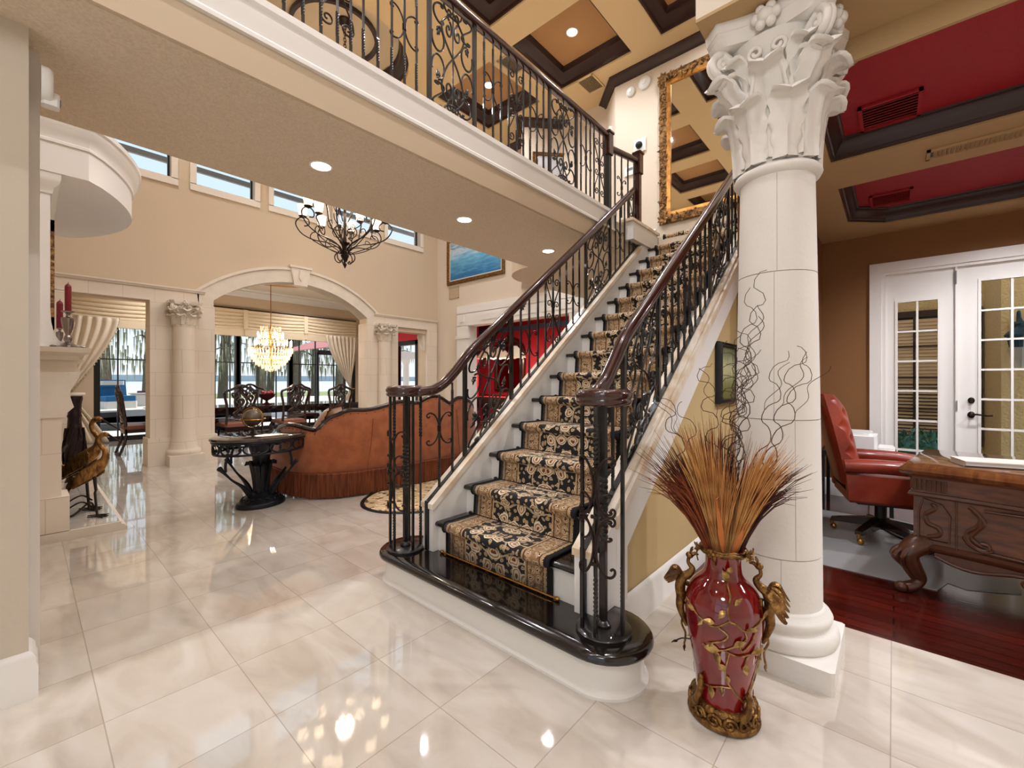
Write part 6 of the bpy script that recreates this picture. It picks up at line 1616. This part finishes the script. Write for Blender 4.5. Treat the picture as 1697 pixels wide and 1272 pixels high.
def leafdoor(y0, y1, gy0, gy1, gz0, gz1, rows, cols, name):
    b = MB(); X0, X1 = OX+.02, OX+.065
    b.box(X0, X1, y0, gy0, .01, 2.42); b.box(X0, X1, gy1, y1, .01, 2.42); b.box(X0, X1, gy0, gy1, .01, gz0); b.box(X0, X1, gy0, gy1, gz1, 2.42)
    frame_yz(b, X0-.012, X0, gy0-.02, gy1+.02, gz0-.02, gz1+.02, .022)
    b.build(name, M['white'], d3, smooth=0)
    b = MB()
    for k in range(1, cols): y = gy0+(gy1-gy0)*k/cols; b.box(X0-.004, X1, y-.009, y+.009, gz0, gz1)
    for k in range(1, rows): z = gz0+(gz1-gz0)*k/rows; b.box(X0-.003, X1-.001, gy0, gy1, z-.009, z+.009)
    b.build('glazing_bars', M['white'], d3, smooth=0)
    b = MB(); b.box(X0+.02, X0+.026, gy0, gy1, gz0, gz1); b.build('glass_pane', M['glass'], d3, smooth=0)
leafdoor(-.455, .065, -.335, -.03, .26, 2.12, 6, 2, 'sidelight_sash')
leafdoor(-1.365, -.47, -1.23, -.63, .26, 2.26, 7, 3, 'door_leaf')
b = MB(); b.xf
def oval(b, y, z, r): b.loft([[(x, y+rr*cos(t)*.8, z+rr*sin(t)) for t in [2*pi*i/16 for i in range(16)]] for rr, x in ((r, OX+.02), (r, OX+.008), (r*.7, OX-.0), (.002, OX-.004))])
oval(b, -.566, .965, .032); b.tube(catmull([(OX, -.566, .965), (OX-.04, -.566, .965), (OX-.045, -.60, .972), (OX-.045, -.66, .962), (OX-.04, -.70, .966)], 4), .008, 6); b.build('lever_handle', M['ironbr'], d3)
b = MB(); oval(b, -.566, 1.105, .030); b.box(OX-.02, OX, -.575, -.557, 1.08, 1.13); b.build('deadbolt', M['ironbr'], d3)
b = MB(); frame_yz(b, OX-.02, OX-.014, -.47, -.46, 1, 1.1, .004); b.box(OX-.02, OX+.02, -.465, -.455, 2.25, 2.38); b.build('hinge', M['grey'], d3, smooth=0)
# ---- outdoors beyond the study
b = MB(); b.box(6.28, 16, -6, 1.0, -.12, -.03); st(b.build('ground_court', M['patio'], smooth=0))
b = MB(); b.box(9.6, 9.8, -1.02, 1.6, -.05, 4.4); b.box(8.2, 8.6, -2.9, -1.02, -.05, 4.4); b.box(8.6, 9.8, -1.14, -1.02, -.05, 4.4)
st(b.build('wall_court', M['stucco'], smooth=0), 'cream stucco house wall outside the study', 'wall')
hw_ = thing('house_window', 'dark framed window with half open white blinds in the stucco wall', 'window', (9.58, -.2, .5))
b = MB(); frame_yz(b, 9.53, 9.6, -1.0, .42, .3, 2.42, .10); b.box(9.54, 9.6, .18, .42, .3, 2.42)
b.build('window_frame', M['dkframe'], hw_, smooth=0)
b = MB()
for k in range(34): z = .42+k*.055; b.prism([(9.555, z), (9.56, z+.003), (9.575 if k > 14 else 9.59, z+(.055 if k > 14 else .035)), (9.57 if k > 14 else 9.585, z+(.052 if k > 14 else .032))], -.92, .18, 'y')
b.build('blind_slats', M['blind'], hw_, smooth=0)
b = MB(); b.box(9.592, 9.598, -.95, .2, .35, 2.35); b.build('dark_glass', M['blackpl'], hw_, smooth=0)
b = MB()
for y in (-.25, -.65): b.box(9.535, 9.55, y-.015, y+.015, .35, 2.35)
for z in (.85, 1.35, 1.85): b.box(9.535, 9.55, -.95, .2, z-.012, z+.012)
b.build('window_bars', M['dkframe'], hw_, smooth=0)
shrub(7.15, -.20, .36, .34, M['leafblue'], 'rounded blue green shrub outside the sidelight', 620, 3)
lt = thing('wall_lantern', 'blue green metal lantern with scroll bracket on the stucco wall outside', 'lantern', (8.1, -1.15, 1.45))
LX, LY = 8.0, -1.15
b = MB(); b.lathe([(.002, 1.34), (.03, 1.37), (.02, 1.40), (.06, 1.43), (.075, 1.45)], (LX, LY, 0), 8)
b.lathe([(.13, 1.70), (.135, 1.72), (.10, 1.77), (.05, 1.80), (.03, 1.83), (.045, 1.86), (.02, 1.90), (.002, 1.95)], (LX, LY, 0), 8)
for k in range(6): a = 2*pi*k/6; b.tube([(LX+.07*cos(a), LY+.07*sin(a), 1.44), (LX+.115*cos(a), LY+.115*sin(a), 1.71)], .007, 5)
b.tube(catmull([(LX, LY, 1.86), (LX+.05, LY, 2.0), (LX+.14, LY, 2.0), (LX+.16, LY, 1.85), (8.2, LY, 1.8)], 5), .012, 6)
b.tube(catmull([(LX, LY, 1.40), (LX+.10, LY, 1.34), (LX+.18, LY, 1.45), (8.2, LY, 1.6)], 5), .009, 6); b.box(8.18, 8.2, LY-.05, LY+.05, 1.5, 1.9); b.build('lantern_cage', M['lantern'], lt); lt.location.z += .13
b = MB(); b.lathe([(.065, 1.45), (.105, 1.70)], (LX, LY, 0), 8, ); b.build('lantern_glass', M['amber'], lt)
# ---- executive desk (local frame: x along its width to the right, y into the room)
DR_ = radians(-98.5)
dk = thing('executive_desk', 'carved walnut executive desk with cabriole legs and polished top', 'desk', (3.62, -.085, 0), DR_)
# local x = width (world direction -y), local y = depth (world +x)
Wd, Dp = 1.75, .88
def serp(t): return -.055*sin(pi*t)+.02*sin(3*pi*t)          # bowed front, local y
N_ = 24
def outline(o, dx=0):
    f = [(-.0-o+(Wd+2*o)*k/N_, serp(k/N_)-o) for k in range(N_+1)]
    return f+[(Wd+o, Dp+o), (-o, Dp+o)]
def slab(prof, nm, m, sm=40):
    b = MB(); b.loft([[(x, y, z) for x, y in outline(o)] for o, z in prof]); return b.build(nm, m, dk, world=False, smooth=sm)
slab([(.03, .725), (.05, .735), (.06, .755), (.05, .77), (.035, .782)], 'desk_top', M['desktop'])
b = MB(); b.loft([[(x, y, z) for x, y in outline(o)] for o, z in ((.0, .62), (.0, .725))]); b.loft([[(x, y, z) for x, y in outline(o)] for o, z in ((.012, .712), (.018, .725))]); b.build('frieze', M['desk'], dk, world=False, smooth=40)
b = MB(); b.loft([[(x, y, z) for x, y in outline(o)] for o, z in ((.014, .595), (.02, .605), (.014, .62), (0, .622))]); b.loft([[(x, y, z) for x, y in outline(o)] for o, z in ((.0, .27), (.016, .285), (.02, .30), (.0, .32))]); b.build('waist_moulding', M['deskdark'], dk, world=False, smooth=40)
slab([(-.005, .30), (-.005, .60)], 'desk_body', M['desk'])
b = MB()
for k in range(7): x = .012+.022*k; b.tube([(x, serp(x/Wd)-.004, .635), (x, serp(x/Wd)-.004, .70)], .009, 6)
for k in range(7): y = .02+.022*k; b.tube([(-.003, y, .635), (-.003, y, .70)], .009, 6)
b.build('fluted_corner', M['deskdark'], dk, world=False)
b = MB()
def fpt(x, z, o=.006): return (x, serp(min(max(x/Wd, 0), 1))-o, z)
b.tube([fpt(x, z) for x, z in ((.30, .335), (.55, .33), (.9, .33), (1.3, .33), (1.6, .335), (1.62, .565), (1.3, .575), (.9, .575), (.55, .575), (.30, .565))], .007, 6)
for q in ([(.24, .575), (.27, .55), (.285, .51), (.265, .46), (.235, .43), (.235, .385), (.27, .35), (.31, .345), (.315, .375), (.285, .38)], [(.255, .56), (.30, .50), (.275, .45), (.25, .40), (.29, .365)], [(.22, .40), (.245, .36), (.30, .335), (.335, .35)]): b.tube([fpt(*p, .004) for p in [tuple(c)[:2] for c in catmull([(a, c, 0) for a, c in q], 5)]], .011, 6)
b.tube([fpt(.19, z) for z in (.31, .45, .60)], .004, 5)
b.tube([fpt(x, z) for x, z in ((.03, .34), (.16, .34), (.165, .5), (.13, .56), (.05, .585), (.03, .5), (.03, .34))], .005, 5)
for q in ([(.07, .36), (.12, .38), (.115, .42), (.07, .44), (.06, .49), (.10, .53), (.09, .56)],): b.tube([fpt(*p, .004) for p in [tuple(c)[:2] for c in catmull([(a, c, 0) for a, c in q], 5)]], .012, 6)
b.build('carved_front', M['deskdark'], dk, world=False)
b = MB()                                     # shaped bottom apron
rl = []
for k in range(41):
    t = k/40; x = .10+(Wd-.2)*t; zb = .25-.10*abs(sin(pi*2*t+.0))**1.0*(1 if t < .5 else 1)-.03*sin(pi*t)
    zb = .245-.075*sin(pi*t)**2-.035*sin(6*pi*t)
    rl.append((x, zb))
b.loft([[fpt(x, .285, -.0), fpt(x, z, .0), fpt(x, z, -.03), fpt(x, .285, -.03)] for x, z in rl])
b.tube([fpt(x, z+.006, .004) for x, z in rl], .010, 6)
for xc in (.55, .875, 1.2):
    for s in (1, -1):
        cs = [(xc+s*(.06+x*.10), .215+y*.075) for x, y in CSC]; b.tube([fpt(x, z, .008) for x, z in cs], .009, 6)
    leaf3(b, fpt(xc, .15, .008), (0, 0, 1), .12, .035, up=(0, -1, 0))
b.build('carved_apron', M['deskdark'], dk, world=False)
for x, y, sx, sy in ((.02, .02, -1, -1), (Wd-.02, .02, 1, -1), (.02, Dp-.02, -1, 1), (Wd-.02, Dp-.02, 1, 1)):
    b = MB()
    p = catmull([(x-sx*.03, y-sy*.03, .31), (x+sx*.02, y+sy*.02, .27), (x+sx*.035, y+sy*.035, .22), (x+sx*.01, y+sy*.01, .14), (x-sx*.01, y-sy*.01, .085), (x+sx*.01, y+sy*.01, .045), (x+sx*.05, y+sy*.05, .03)], 5); n = len(p)
    b.tube(p, [.07-.038*min(i/(n*.7), 1) for i in range(n)], 10); b.sph((x+sx*.065, y+sy*.065, .032), .032, seg=12, rings=8)
    for d in (-.4, 0, .4):
        b.tube(catmull([(x+sx*.04*cos(d)-sy*.04*sin(d), y+sy*.04*cos(d)+sx*.04*sin(d), .29), (x+sx*.09*cos(d)-sy*.075*sin(d), y+sy*.09*cos(d)+sx*.075*sin(d), .225), (x+sx*.05, y+sy*.05, .15), (x+sx*.02, y+sy*.02, .09)], 4), .012, 6)
    b.build('cabriole_leg', M['deskdark'], dk, world=False)
# book on the desk
bk = thing('book', 'white box-bound book lying on the desk top', 'book', (3.83, -.30, .7825), radians(-74))
b = MB(); b.box(0, .47, -.09, .10, .003, .028); b.build('pages', M['paper'], bk, world=False, smooth=0)
b = MB(); b.box(-.005, .475, -.095, .105, .028, .034); b.box(-.005, .475, -.095, .105, 0, .003); b.box(.47, .475, -.095, .105, 0, .034); b.box(.05, .17, -.07, .08, .034, .0345); b.build('cover', M['book'], bk, world=False, smooth=0)
b = MB(); b.box(-.006, .476, -.098, -.094, 0, .008); b.build('dark_edge', M['bookdk'], bk, world=False, smooth=0)
# chair mat
b = MB(); cm = [(3.05, .60), (3.36, .22), (3.30, -.26), (3.42, -.30), (3.46, -.55), (3.30, -.74), (3.5, -.9), (4.9, -.55), (4.8, .58)]
cm = [(3.72, .56), (3.73, -.20), (3.92, -.26), (3.87, -.34), (4.0, -.58), (4.12, -.6), (5.3, -.6), (5.3, .56)]
b.prism(cm, .002, .006); tag(b.build('chair_mat', M['chmat'], None, smooth=0, loc=(4, 0, 0)), 'translucent grey chair mat on the dark study floor', 'mat')
# executive chair, faces local +x
ec = thing('office_chair', 'red leather tufted executive chair on a dark wooden castor base', 'chair', (4.66, .08, .006), radians(-76))
b = MB()
def rbox(b, x0, x1, y0, y1, z0, z1, r):
    b.loft([[(x0+i, y0+i, z), (x1-i, y0+i, z), (x1-i+.0, y0+i, z), (x1-i, y1-i, z), (x0+i, y1-i, z), (x0+i, y1-i, z)] for i, z in ((r, z0), (r*.3, z0+r*.3), (0, z0+r), (0, z1-r), (r*.3, z1-r*.3), (r, z1))])
rbox(b, -.24, .30, -.26, .26, .42, .55, .04); b.build('seat', M['leather'], ec, world=False, smooth=70)
b = MB()
def back(u, v):
    y = (u-.5)*.64*(1-.22*max(v-.65, 0)/.35); z = .46+.72*v
    k = 0
    for (bu, bv) in [(i/4+(.125 if j % 2 else 0), .38+j*.14) for j in range(5) for i in range(0, 5)]:
        d2 = ((u-bu)*.64)**2+((v-bv)*.72)**2; k += math.exp(-d2/.0009)
    pad = .075*(1-abs(2*u-1)**4)*(1-abs(2*v-1)**6)
    return (-.20-.15*v+pad-.040*min(k, 1.2), y, z)
b.grid(back, 44, 44)
b.grid(lambda u, v: (-.27-.15*v-.03*(1-abs(2*u-1)**4), (u-.5)*.64*(1-.22*max(v-.65, 0)/.35), .46+.72*v), 12, 12)
for e in (0, 1):
    b.grid(lambda u, v: (lambda p: (p[0]*(1-u)+(-.27-.15*v)*u, p[1], p[2]))(back(e, v)), 3, 44)
b.grid(lambda u, v: (lambda p: (p[0]*(1-v)+(-.42)*v, p[1], p[2]))(back(u, 1)), 44, 2)
b.build('tufted_back', M['leather'], ec, world=False, smooth=75)
for s in (-1, 1):
    b = MB(); b.loft([[(-.27, s*.27, .36), (.30, s*.27, .36), (.30, s*.345, .36), (-.27, s*.345, .36)], [(-.29, s*.26, .56), (.31, s*.26, .56), (.31, s*.35, .56), (-.29, s*.35, .56)]])
    b.tube(catmull([(-.30, s*.31, .62), (-.1, s*.31, .63), (.15, s*.31, .625), (.33, s*.31, .60)], 5), .065, 14, sx=1, sy=.85); b.build('rolled_arm', M['leather'], ec, world=False, smooth=60)
    b = MB()
    for k in range(14): a = 2*pi*k/14; b.sph((.335, s*.31+.058*cos(a), .60+.05*sin(a)), .007, seg=6, rings=4)
    b.build('nailheads', M['brass'], ec, world=False)
b = MB(); b.box(-.26, .28, -.30, .30, .335, .40); b.build('seat_frame', M['leather'], ec, world=False, smooth=0)
b = MB(); b.box(-.18, .18, -.14, .14, .29, .335); b.tube([(0, 0, .08), (0, 0, .30)], .04, 12); b.build('tilt_column', M['blackpl'], ec, world=False)
for k in range(5):
    a = 2*pi*k/5+.3; b = MB()
    b.loft([[(r*cos(a)-w*sin(a), r*sin(a)+w*cos(a), z0), (r*cos(a)+w*sin(a), r*sin(a)-w*cos(a), z0), (r*cos(a)+w*sin(a), r*sin(a)-w*cos(a), z1), (r*cos(a)-w*sin(a), r*sin(a)+w*cos(a), z1)] for r, w, z0, z1 in ((.03, .035, .10, .17), (.18, .032, .085, .14), (.33, .026, .075, .105))])
    o = b.build('base_spoke', M['darkwood'], ec, world=False, smooth=40)
    b = MB(); c = (.325*cos(a), .325*sin(a)); b.tube([(c[0], c[1], .085), (c[0], c[1], .05)], .014, 8); b.sph((c[0]+.012, c[1], .027), .026, seg=12, rings=8); b.build('castor', M['brass'], o, world=False)
# printer stand behind the chair
t = thing('printer_stand', 'low black stand behind the red chair', 'stand', (5.55, .30, 0))
b = MB(); b.box(5.3, 5.85, -.02, .56, .55, .60); b.build('stand_top', M['blackpl'], t, smooth=0)
for x in (5.32, 5.8):
    for y in (0, .52):
        b = MB(); b.box(x, x+.03, y, y+.03, 0, .55); b.build('leg', M['blackpl'], t, smooth=0)
t = thing('printer', 'white printer with paper on the low stand behind the red chair', 'printer', (5.55, .25, .60))
b = MB(); b.box(5.36, 5.78, .12, .52, .60, .76, .02); b.box(5.40, 5.74, .16, .48, .76, .79, .02); b.build('printer_body', M['plastic'], t, smooth=0)
b = MB(); b.box(5.34, 5.7, -.01, .12, .62, .645); b.box(5.36, 5.68, .0, .11, .645, .66); b.build('paper_tray', M['paper'], t, smooth=0)
b = MB()
b.tube(catmull([(5.0, .1, .01), (4.7, -.1, .01), (4.8, -.3, .012), (4.6, -.25, .01), (4.5, -.4, .01)], 6), .008, 5); tag(b.build('power_cord', M['blackpl'], None, loc=(4.7, -.1, .01)), 'black power cord on the study floor behind the desk', 'cord')
# ceiling vents
for x, lab in ((3.62, 'dark red louvred vent in the nearer red ceiling tray'), (5.35, 'dark red louvred vent in the farther red ceiling tray')):
    t = vent('ceiling_vent', (x, .02, OZ+OD-.002), .34, .30, 0, M['red'], lab, slats=8); t.rotation_euler = (pi/2, 0, 0)
t = vent('ceiling_vent', (4.16, -.42, OZ-.002), .50, .16, 0, M['offceil'], 'tan linear vent in the beam between the red trays', slats=20); t.rotation_euler = (pi/2, 0, radians(90))
# small green picture on the stair side wall
picture('picture', 'y', (3.83, 1.038, 1.36), .46, .42, .035, M['blackpl'], M['painting_green'], 'small green framed picture on the tan wall beneath the stairs', rz=0)

# ================================================================ UPSTAIRS FITTINGS
mr = thing('gilt_wall_mirror', 'huge ornate gilt framed mirror at the head of the stairs', 'mirror', (6.378, 1.98, 4.75), -pi/2)
def frame2(b, w, h, prof, noise_=0):
    b.sweep(prof, [(-w/2, h/2, 0), (w/2, h/2, 0), (w/2, -h/2, 0), (-w/2, -h/2, 0)], closed=True)
XZ = Matrix(((1, 0, 0, 0), (0, 0, -1, 0), (0, 1, 0, 0), (0, 0, 0, 1)))
mw, mh = 1.0, 1.90
b = MB(); frame2(b, mw, mh, [(0, 0), (-.15, 0), (-.17, .02), (-.16, .05), (-.10, .065), (-.05, .05), (-.045, .0)]); b.xf(XZ); rg = random.Random(12)
for k in range(520):
    s = rg.random()*2*(mw+mh+.3); off = rg.uniform(.06, .145)
    W2, H2 = mw+off*2, mh+off*2
    per = [(W2, 0), (H2, 1), (W2, 2), (H2, 3)]; s = rg.random()*2*(W2+H2)
    for L_, e in per:
        if s < L_: break
        s -= L_
    if e == 0: c = (-W2/2+s, H2/2)
    elif e == 1: c = (W2/2, H2/2-s)
    elif e == 2: c = (W2/2-s, -H2/2)
    else: c = (-W2/2, -H2/2+s)
    d = Vector((rg.uniform(-1, 1), rg.uniform(-.5, .2), rg.uniform(-1, 1)))
    leaf3(b, (c[0], -.055-rg.uniform(0, .015), c[1]), d, rg.uniform(.035, .06), .016, up=(0, -1, 0))
    if k % 6 == 0: b.sph((c[0], -.07, c[1]), .016, seg=7, rings=5)
for sx in (-1, 1):
    for sz in (-1, 1):
        for k in range(7): leaf3(b, (sx*(mw/2+.10), -.07, sz*(mh/2+.10)), (cos(k*.9), -.2, sin(k*.9)), .09, .03, up=(0, -1, 0))
b.build('carved_frame', M['goldfr'], mr, world=False, smooth=50)
b = MB(); frame2(b, mw, mh, [(0, .0), (0, .03), (-.05, .05), (-.05, 0)]); b.xf(XZ); b.build('inner_slip', M['goldin'], mr, world=False)
b = MB(); b.box(-mw/2, mw/2, -.012, 0, -mh/2, mh/2); b.build('mirror_glass', M['mirror'], mr, world=False, smooth=0)
for y, z, r, lab in ((3.12, 5.87, .075, 'smaller white round smoke detector left of the other on the landing wall'), (2.89, 5.91, .10, 'larger white round smoke detector nearer the gilt mirror')):
    t = thing('smoke_detector', lab, 'smoke detector', (6.379, y, z), -pi/2)
    b = MB(); b.lathe([(.001, 0), (r, 0), (r, .025), (r*.85, .04), (r*.4, .048), (.001, .048)], (0, 0, 0), 24); b.xf(Matrix.Rotation(pi/2, 4, 'X')); b.build('detector_body', M['plastic'], t, world=False)
    b = MB(); b.lathe([(.001, 0), (r*.4, 0), (r*.38, .06), (.001, .06)], (0, 0, 0), 18); b.xf(Matrix.Rotation(pi/2, 4, 'X')); b.build('detector_cap', M['plastic'], t, world=False)
t = thing('security_camera', 'black dome camera on a square white plate on the landing wall', 'camera', (6.379, 2.97, 4.96), -pi/2)
b = MB(); b.box(-.10, .10, -.03, 0, -.10, .10, .01); b.build('mount_plate', M['plastic'], t, world=False, smooth=0)
b = MB(); b.sph((0, -.04, 0), .055, seg=16, rings=10); b.build('camera_dome', M['blackpl'], t, world=False)
t = thing('wall_keypad', 'small white keypad on the landing wall behind the short guard rail', 'keypad', (6.379, 3.13, 4.62), -pi/2)
b = MB(); b.box(-.10, .10, -.025, 0, -.07, .07, .01); b.build('keypad_body', M['plastic'], t, world=False, smooth=0)
b = MB(); b.box(-.05, .05, -.027, -.025, .0, .045); b.build('keypad_screen', M['grey'], t, world=False, smooth=0)
# painting on the diagonal hall wall
dm = (Vector(P2+(0,))+(Vector(P3+(0,))-Vector(P2+(0,)))*.50)
dv = (Vector(P3+(0,))-Vector(P2+(0,))).normalized(); nv = Vector((-1, -1, 0)).normalized()
picture('landscape_painting', 'd', (dm.x+nv.x*.004, dm.y+nv.y*.004, 4.98), .92, 1.12, .07, M['gold'], M['painting_land'], 'reddish landscape painting in a gilt frame in the upstairs hall', rz=atan2(-dv.y, -dv.x))
t = vent('ceiling_vent', (6.2, 3.75, FZ-.002), .40, .30, 0, M['ceil'], 'cream air vent in the upper ceiling beside the tan coffer', slats=14); t.rotation_euler = (pi/2, 0, 0)
t = vent('ceiling_vent', (5.0, 4.45, FZ-.002), .40, .22, 0, M['vent'], 'tan air vent in the ceiling beam seen between the bridge balusters', slats=14); t.rotation_euler = (pi/2, 0, 0)
CL = [((5.38, 3.57), 'lit downlight in the tan coffer above the bridge end'), ((5.38, 5.3), 'lit downlight in the far coffer seen between the bridge balusters'), ((5.38, 1.84), 'lit downlight in the coffer reflected in the gilt mirror'), ((3.65, 1.84), 'second lit downlight reflected in the gilt mirror')]
for (x, y), lab in CL: can(x, y, FZ+.258, lab, 'downlights in the ceiling coffers', .09)
# ================================================================ LIGHTS + CAMERA
def area(name, loc, sx, sy, power, col=(255, 249, 240), rot=(0, 0, 0), spread=pi):
    l = bpy.data.lights.new(name, 'AREA'); l.shape = 'RECTANGLE'; l.size = sx; l.size_y = sy; l.energy = power; l.color = lin(col); l.spread = spread
    o = bpy.data.objects.new(name, l); COL.objects.link(o); o.location = loc; o.rotation_euler = rot; return o
def spot(name, loc, power, col=(252, 251, 255), size=150, r=.05):
    l = bpy.data.lights.new(name, 'SPOT'); l.energy = power; l.color = lin(col); l.spot_size = radians(size); l.spot_blend = .7; l.shadow_soft_size = r
    o = bpy.data.objects.new(name, l); COL.objects.link(o); o.location = loc; return o
def point(name, loc, power, col=(255, 220, 170), r=.05):
    l = bpy.data.lights.new(name, 'POINT'); l.energy = power; l.color = lin(col); l.shadow_soft_size = r
    o = bpy.data.objects.new(name, l); COL.objects.link(o); o.location = loc; return o
WORLD_STRENGTH = .95
sky_world()
for x, y in [(5.38, 3.57), (3.65, 3.57), (5.38, 5.3), (1.92, 1.84), (3.65, 1.84), (5.38, 1.84), (1.92, .11), (3.65, .11), (.19, 1.84), (.19, .11), (-1.5, 1.84), (5.38, .11)]:
    spot('ceiling_downlight_fill', (x, y, FZ+.2), 98)  # some sit at modelled cans, the rest are added fill without fixtures
for x, y in [(1.2, 4.9), (5.4, 7.2), (1.2, 7.4), (3.1, 6.3)]: spot('ceiling_downlight_fill', (x, y, FZ-.05), 62)  # added fill spots over the living room, no fixtures there
for x in (1.33, 2.63, 3.89): spot('bridge_downlight', (x, 2.9, 2.73), 30, size=140)
for x, y in ((3.3, -.9), (5.0, -.9), (3.3, -2.2), (5.0, -2.2)): spot('study_downlight', (x, y, 2.97), 100)  # fill added to brighten the study, no lamp in its ceiling
for x, y in ((2, 9.4), (5, 9.4), (2, 11.4), (5, 11.4)): spot('dining_downlight', (x, y, 3.58), 80)  # extra fill to lift the dining room, no fixtures modelled
point('entry_chandelier_glow', (-1.3, -.3, 3.4), 95, (250, 250, 255), r=.4)  # unseen fill light added behind the camera, no chandelier hangs there
point('crystal_glow', (3.5, 10, 2.02), 70, (255, 240, 220), r=.3)
point('iron_chandelier_glow', (3.1, 6.0, 3.75), 35, (255, 236, 206), r=.12)
point('red_room_lamp', (8.9, 8.3, 1.85), 60, (255, 240, 215), r=.2); spot('red_room_downlight', (8.6, 10.6, 3.38), 90); spot('red_room_downlight', (8.6, 6.2, 3.38), 90)  # point belongs to the billiard lamp; the spots are fill without fixtures
sun = bpy.data.lights.new('sun', 'SUN'); sun.energy = 4.5; sun.angle = radians(1); sun.color = lin(255, 246, 230)
so = bpy.data.objects.new('sun', sun); COL.objects.link(so); so.rotation_euler = (radians(38), 0, radians(100))
SC.view_settings.view_transform = 'Standard'; SC.view_settings.look = 'None'; SC.view_settings.gamma = 1; SC.view_settings.exposure = .28
SC.view_settings.use_curve_mapping = False
SC.cycles.use_denoising = True
SC.cycles.max_bounces = 7; SC.cycles.diffuse_bounces = 4; SC.cycles.glossy_bounces = 3; SC.cycles.transmission_bounces = 5; SC.cycles.transparent_max_bounces = 6
SC.cycles.sample_clamp_indirect = 6; SC.cycles.caustics_reflective = False; SC.cycles.caustics_refractive = False
cam = bpy.data.cameras.new('camera'); co = bpy.data.objects.new('camera', cam); COL.objects.link(co)
cam.sensor_width = 36; cam.lens = 715/1697*36; cam.shift_y = -6/1697; cam.clip_start = .05; cam.clip_end = 2000
co.location = (0, 0, 1.30); co.rotation_euler = (pi/2, 0, radians(41.5-90)); SC.camera = co

# plain words for the parts of the shell
LAB = {'wall_left_near': 'taupe wall end with white baseboard nearest the camera', 'baseboard_left_near': 'white baseboard round the nearest wall end', 'trim_1': 'white casing strip behind the nearest wall end', 'wall_left': 'beige living room wall behind the fireplace', 'wall_far': 'beige wall above the stone arch with high windows', 'wall_right': 'cream living room wall with the blue painting',
 'wall_red_room': 'red wall seen through the white doorway', 'ceiling_red_room': 'cream ceiling of the red room', 'trim_5': 'small stone bracket in the right hand stone opening', 'trim_7': 'slate blue cornice on the red wall', 'trim_8': 'dark beams on the red room ceiling', 'wall_bridge_fascia': 'beige band below the white bridge fascia', 'trim_10': 'white edge at the rear of the bridge', 'wall_landing': 'cream wall at the head of the stairs behind the gilt mirror',
 'floor_upstairs_hall': 'floor of the upstairs hall', 'wall_hall_diagonal': 'diagonal upstairs wall with white door casing', 'wall_hall_back': 'upstairs hall wall with the landscape painting', 'wall_hall_corner': 'short upstairs wall left of the landscape painting', 'ceiling_hall_soffit': 'underside of the upstairs hall bay', 'door_1': 'white door casing on the diagonal upstairs wall', 'trim_13': 'inner dark ring in the round ceiling tray',
 'wall_stair_side': 'olive tan wall under the staircase', 'wall_stair_far_side': 'white wall under the far side of the staircase', 'wall_office_left': 'brown study wall left of the french door', 'baseboard_stair': 'white baseboard along the tan stair wall', 'wall_office_back': 'brown study wall round the french door', 'wall_office_right': 'brown study wall opposite the stairs', 'baseboard_office': 'short white baseboard beside the french door', 'wall_upper_front': 'cream upper wall above the white column',
 'trim_16': 'tan soffit above the white column', 'ceiling_dining': 'cream dining room ceiling', 'wall_dining_right': 'beige dining room wall with the small black door', 'wall_dining_window': 'beige wall round the dining glass doors', 'trim_19': 'gilt oval panel on the dining ceiling', 'wall_dining_red_strip': 'red strip above the small black garden door', 'door_2': 'small black framed garden door beyond the right stone opening', 'wall_entry': 'entry wall of the hall', 'door_4': 'black framed glazed entry door',
 'ground_lawn': 'grass strip beyond the patio', 'far_shore': 'hazy far shore of the lake', 'wall_garden': 'cream garden wall', 'ground_court': 'pale paving outside the study'}
ORD = ['first', 'second', 'third', 'fourth', 'fifth']
for o in SC.objects:
    if o.get('kind') == 'structure' and o.parent is None:
        n = o.name
        if n in LAB: o['label'] = LAB[n]
        elif n.startswith('window_'):
            k = int(n.split('_')[1]); o['label'] = (ORD[k-1]+' high window from the fireplace above the stone arch') if k < 6 else ORD[k-6]+' black framed glass door from the left in the dining room'
        elif n.startswith('trim_') and int(n.split('_')[1]) >= 20: o['label'] = 'dark crown moulding inside a tan ceiling coffer'; o['group'] = 'coffer mouldings'
        if n in ('trim_14', 'trim_15'): o['label'] = 'dark crown moulding of the '+('nearer' if n == 'trim_14' else 'farther')+' red ceiling tray'
        if 'category' not in o: o['category'] = {'trim': 'moulding'}.get(n.split('_')[0], n.split('_')[0])
        if 'label' not in o: print('NOLABEL', n)
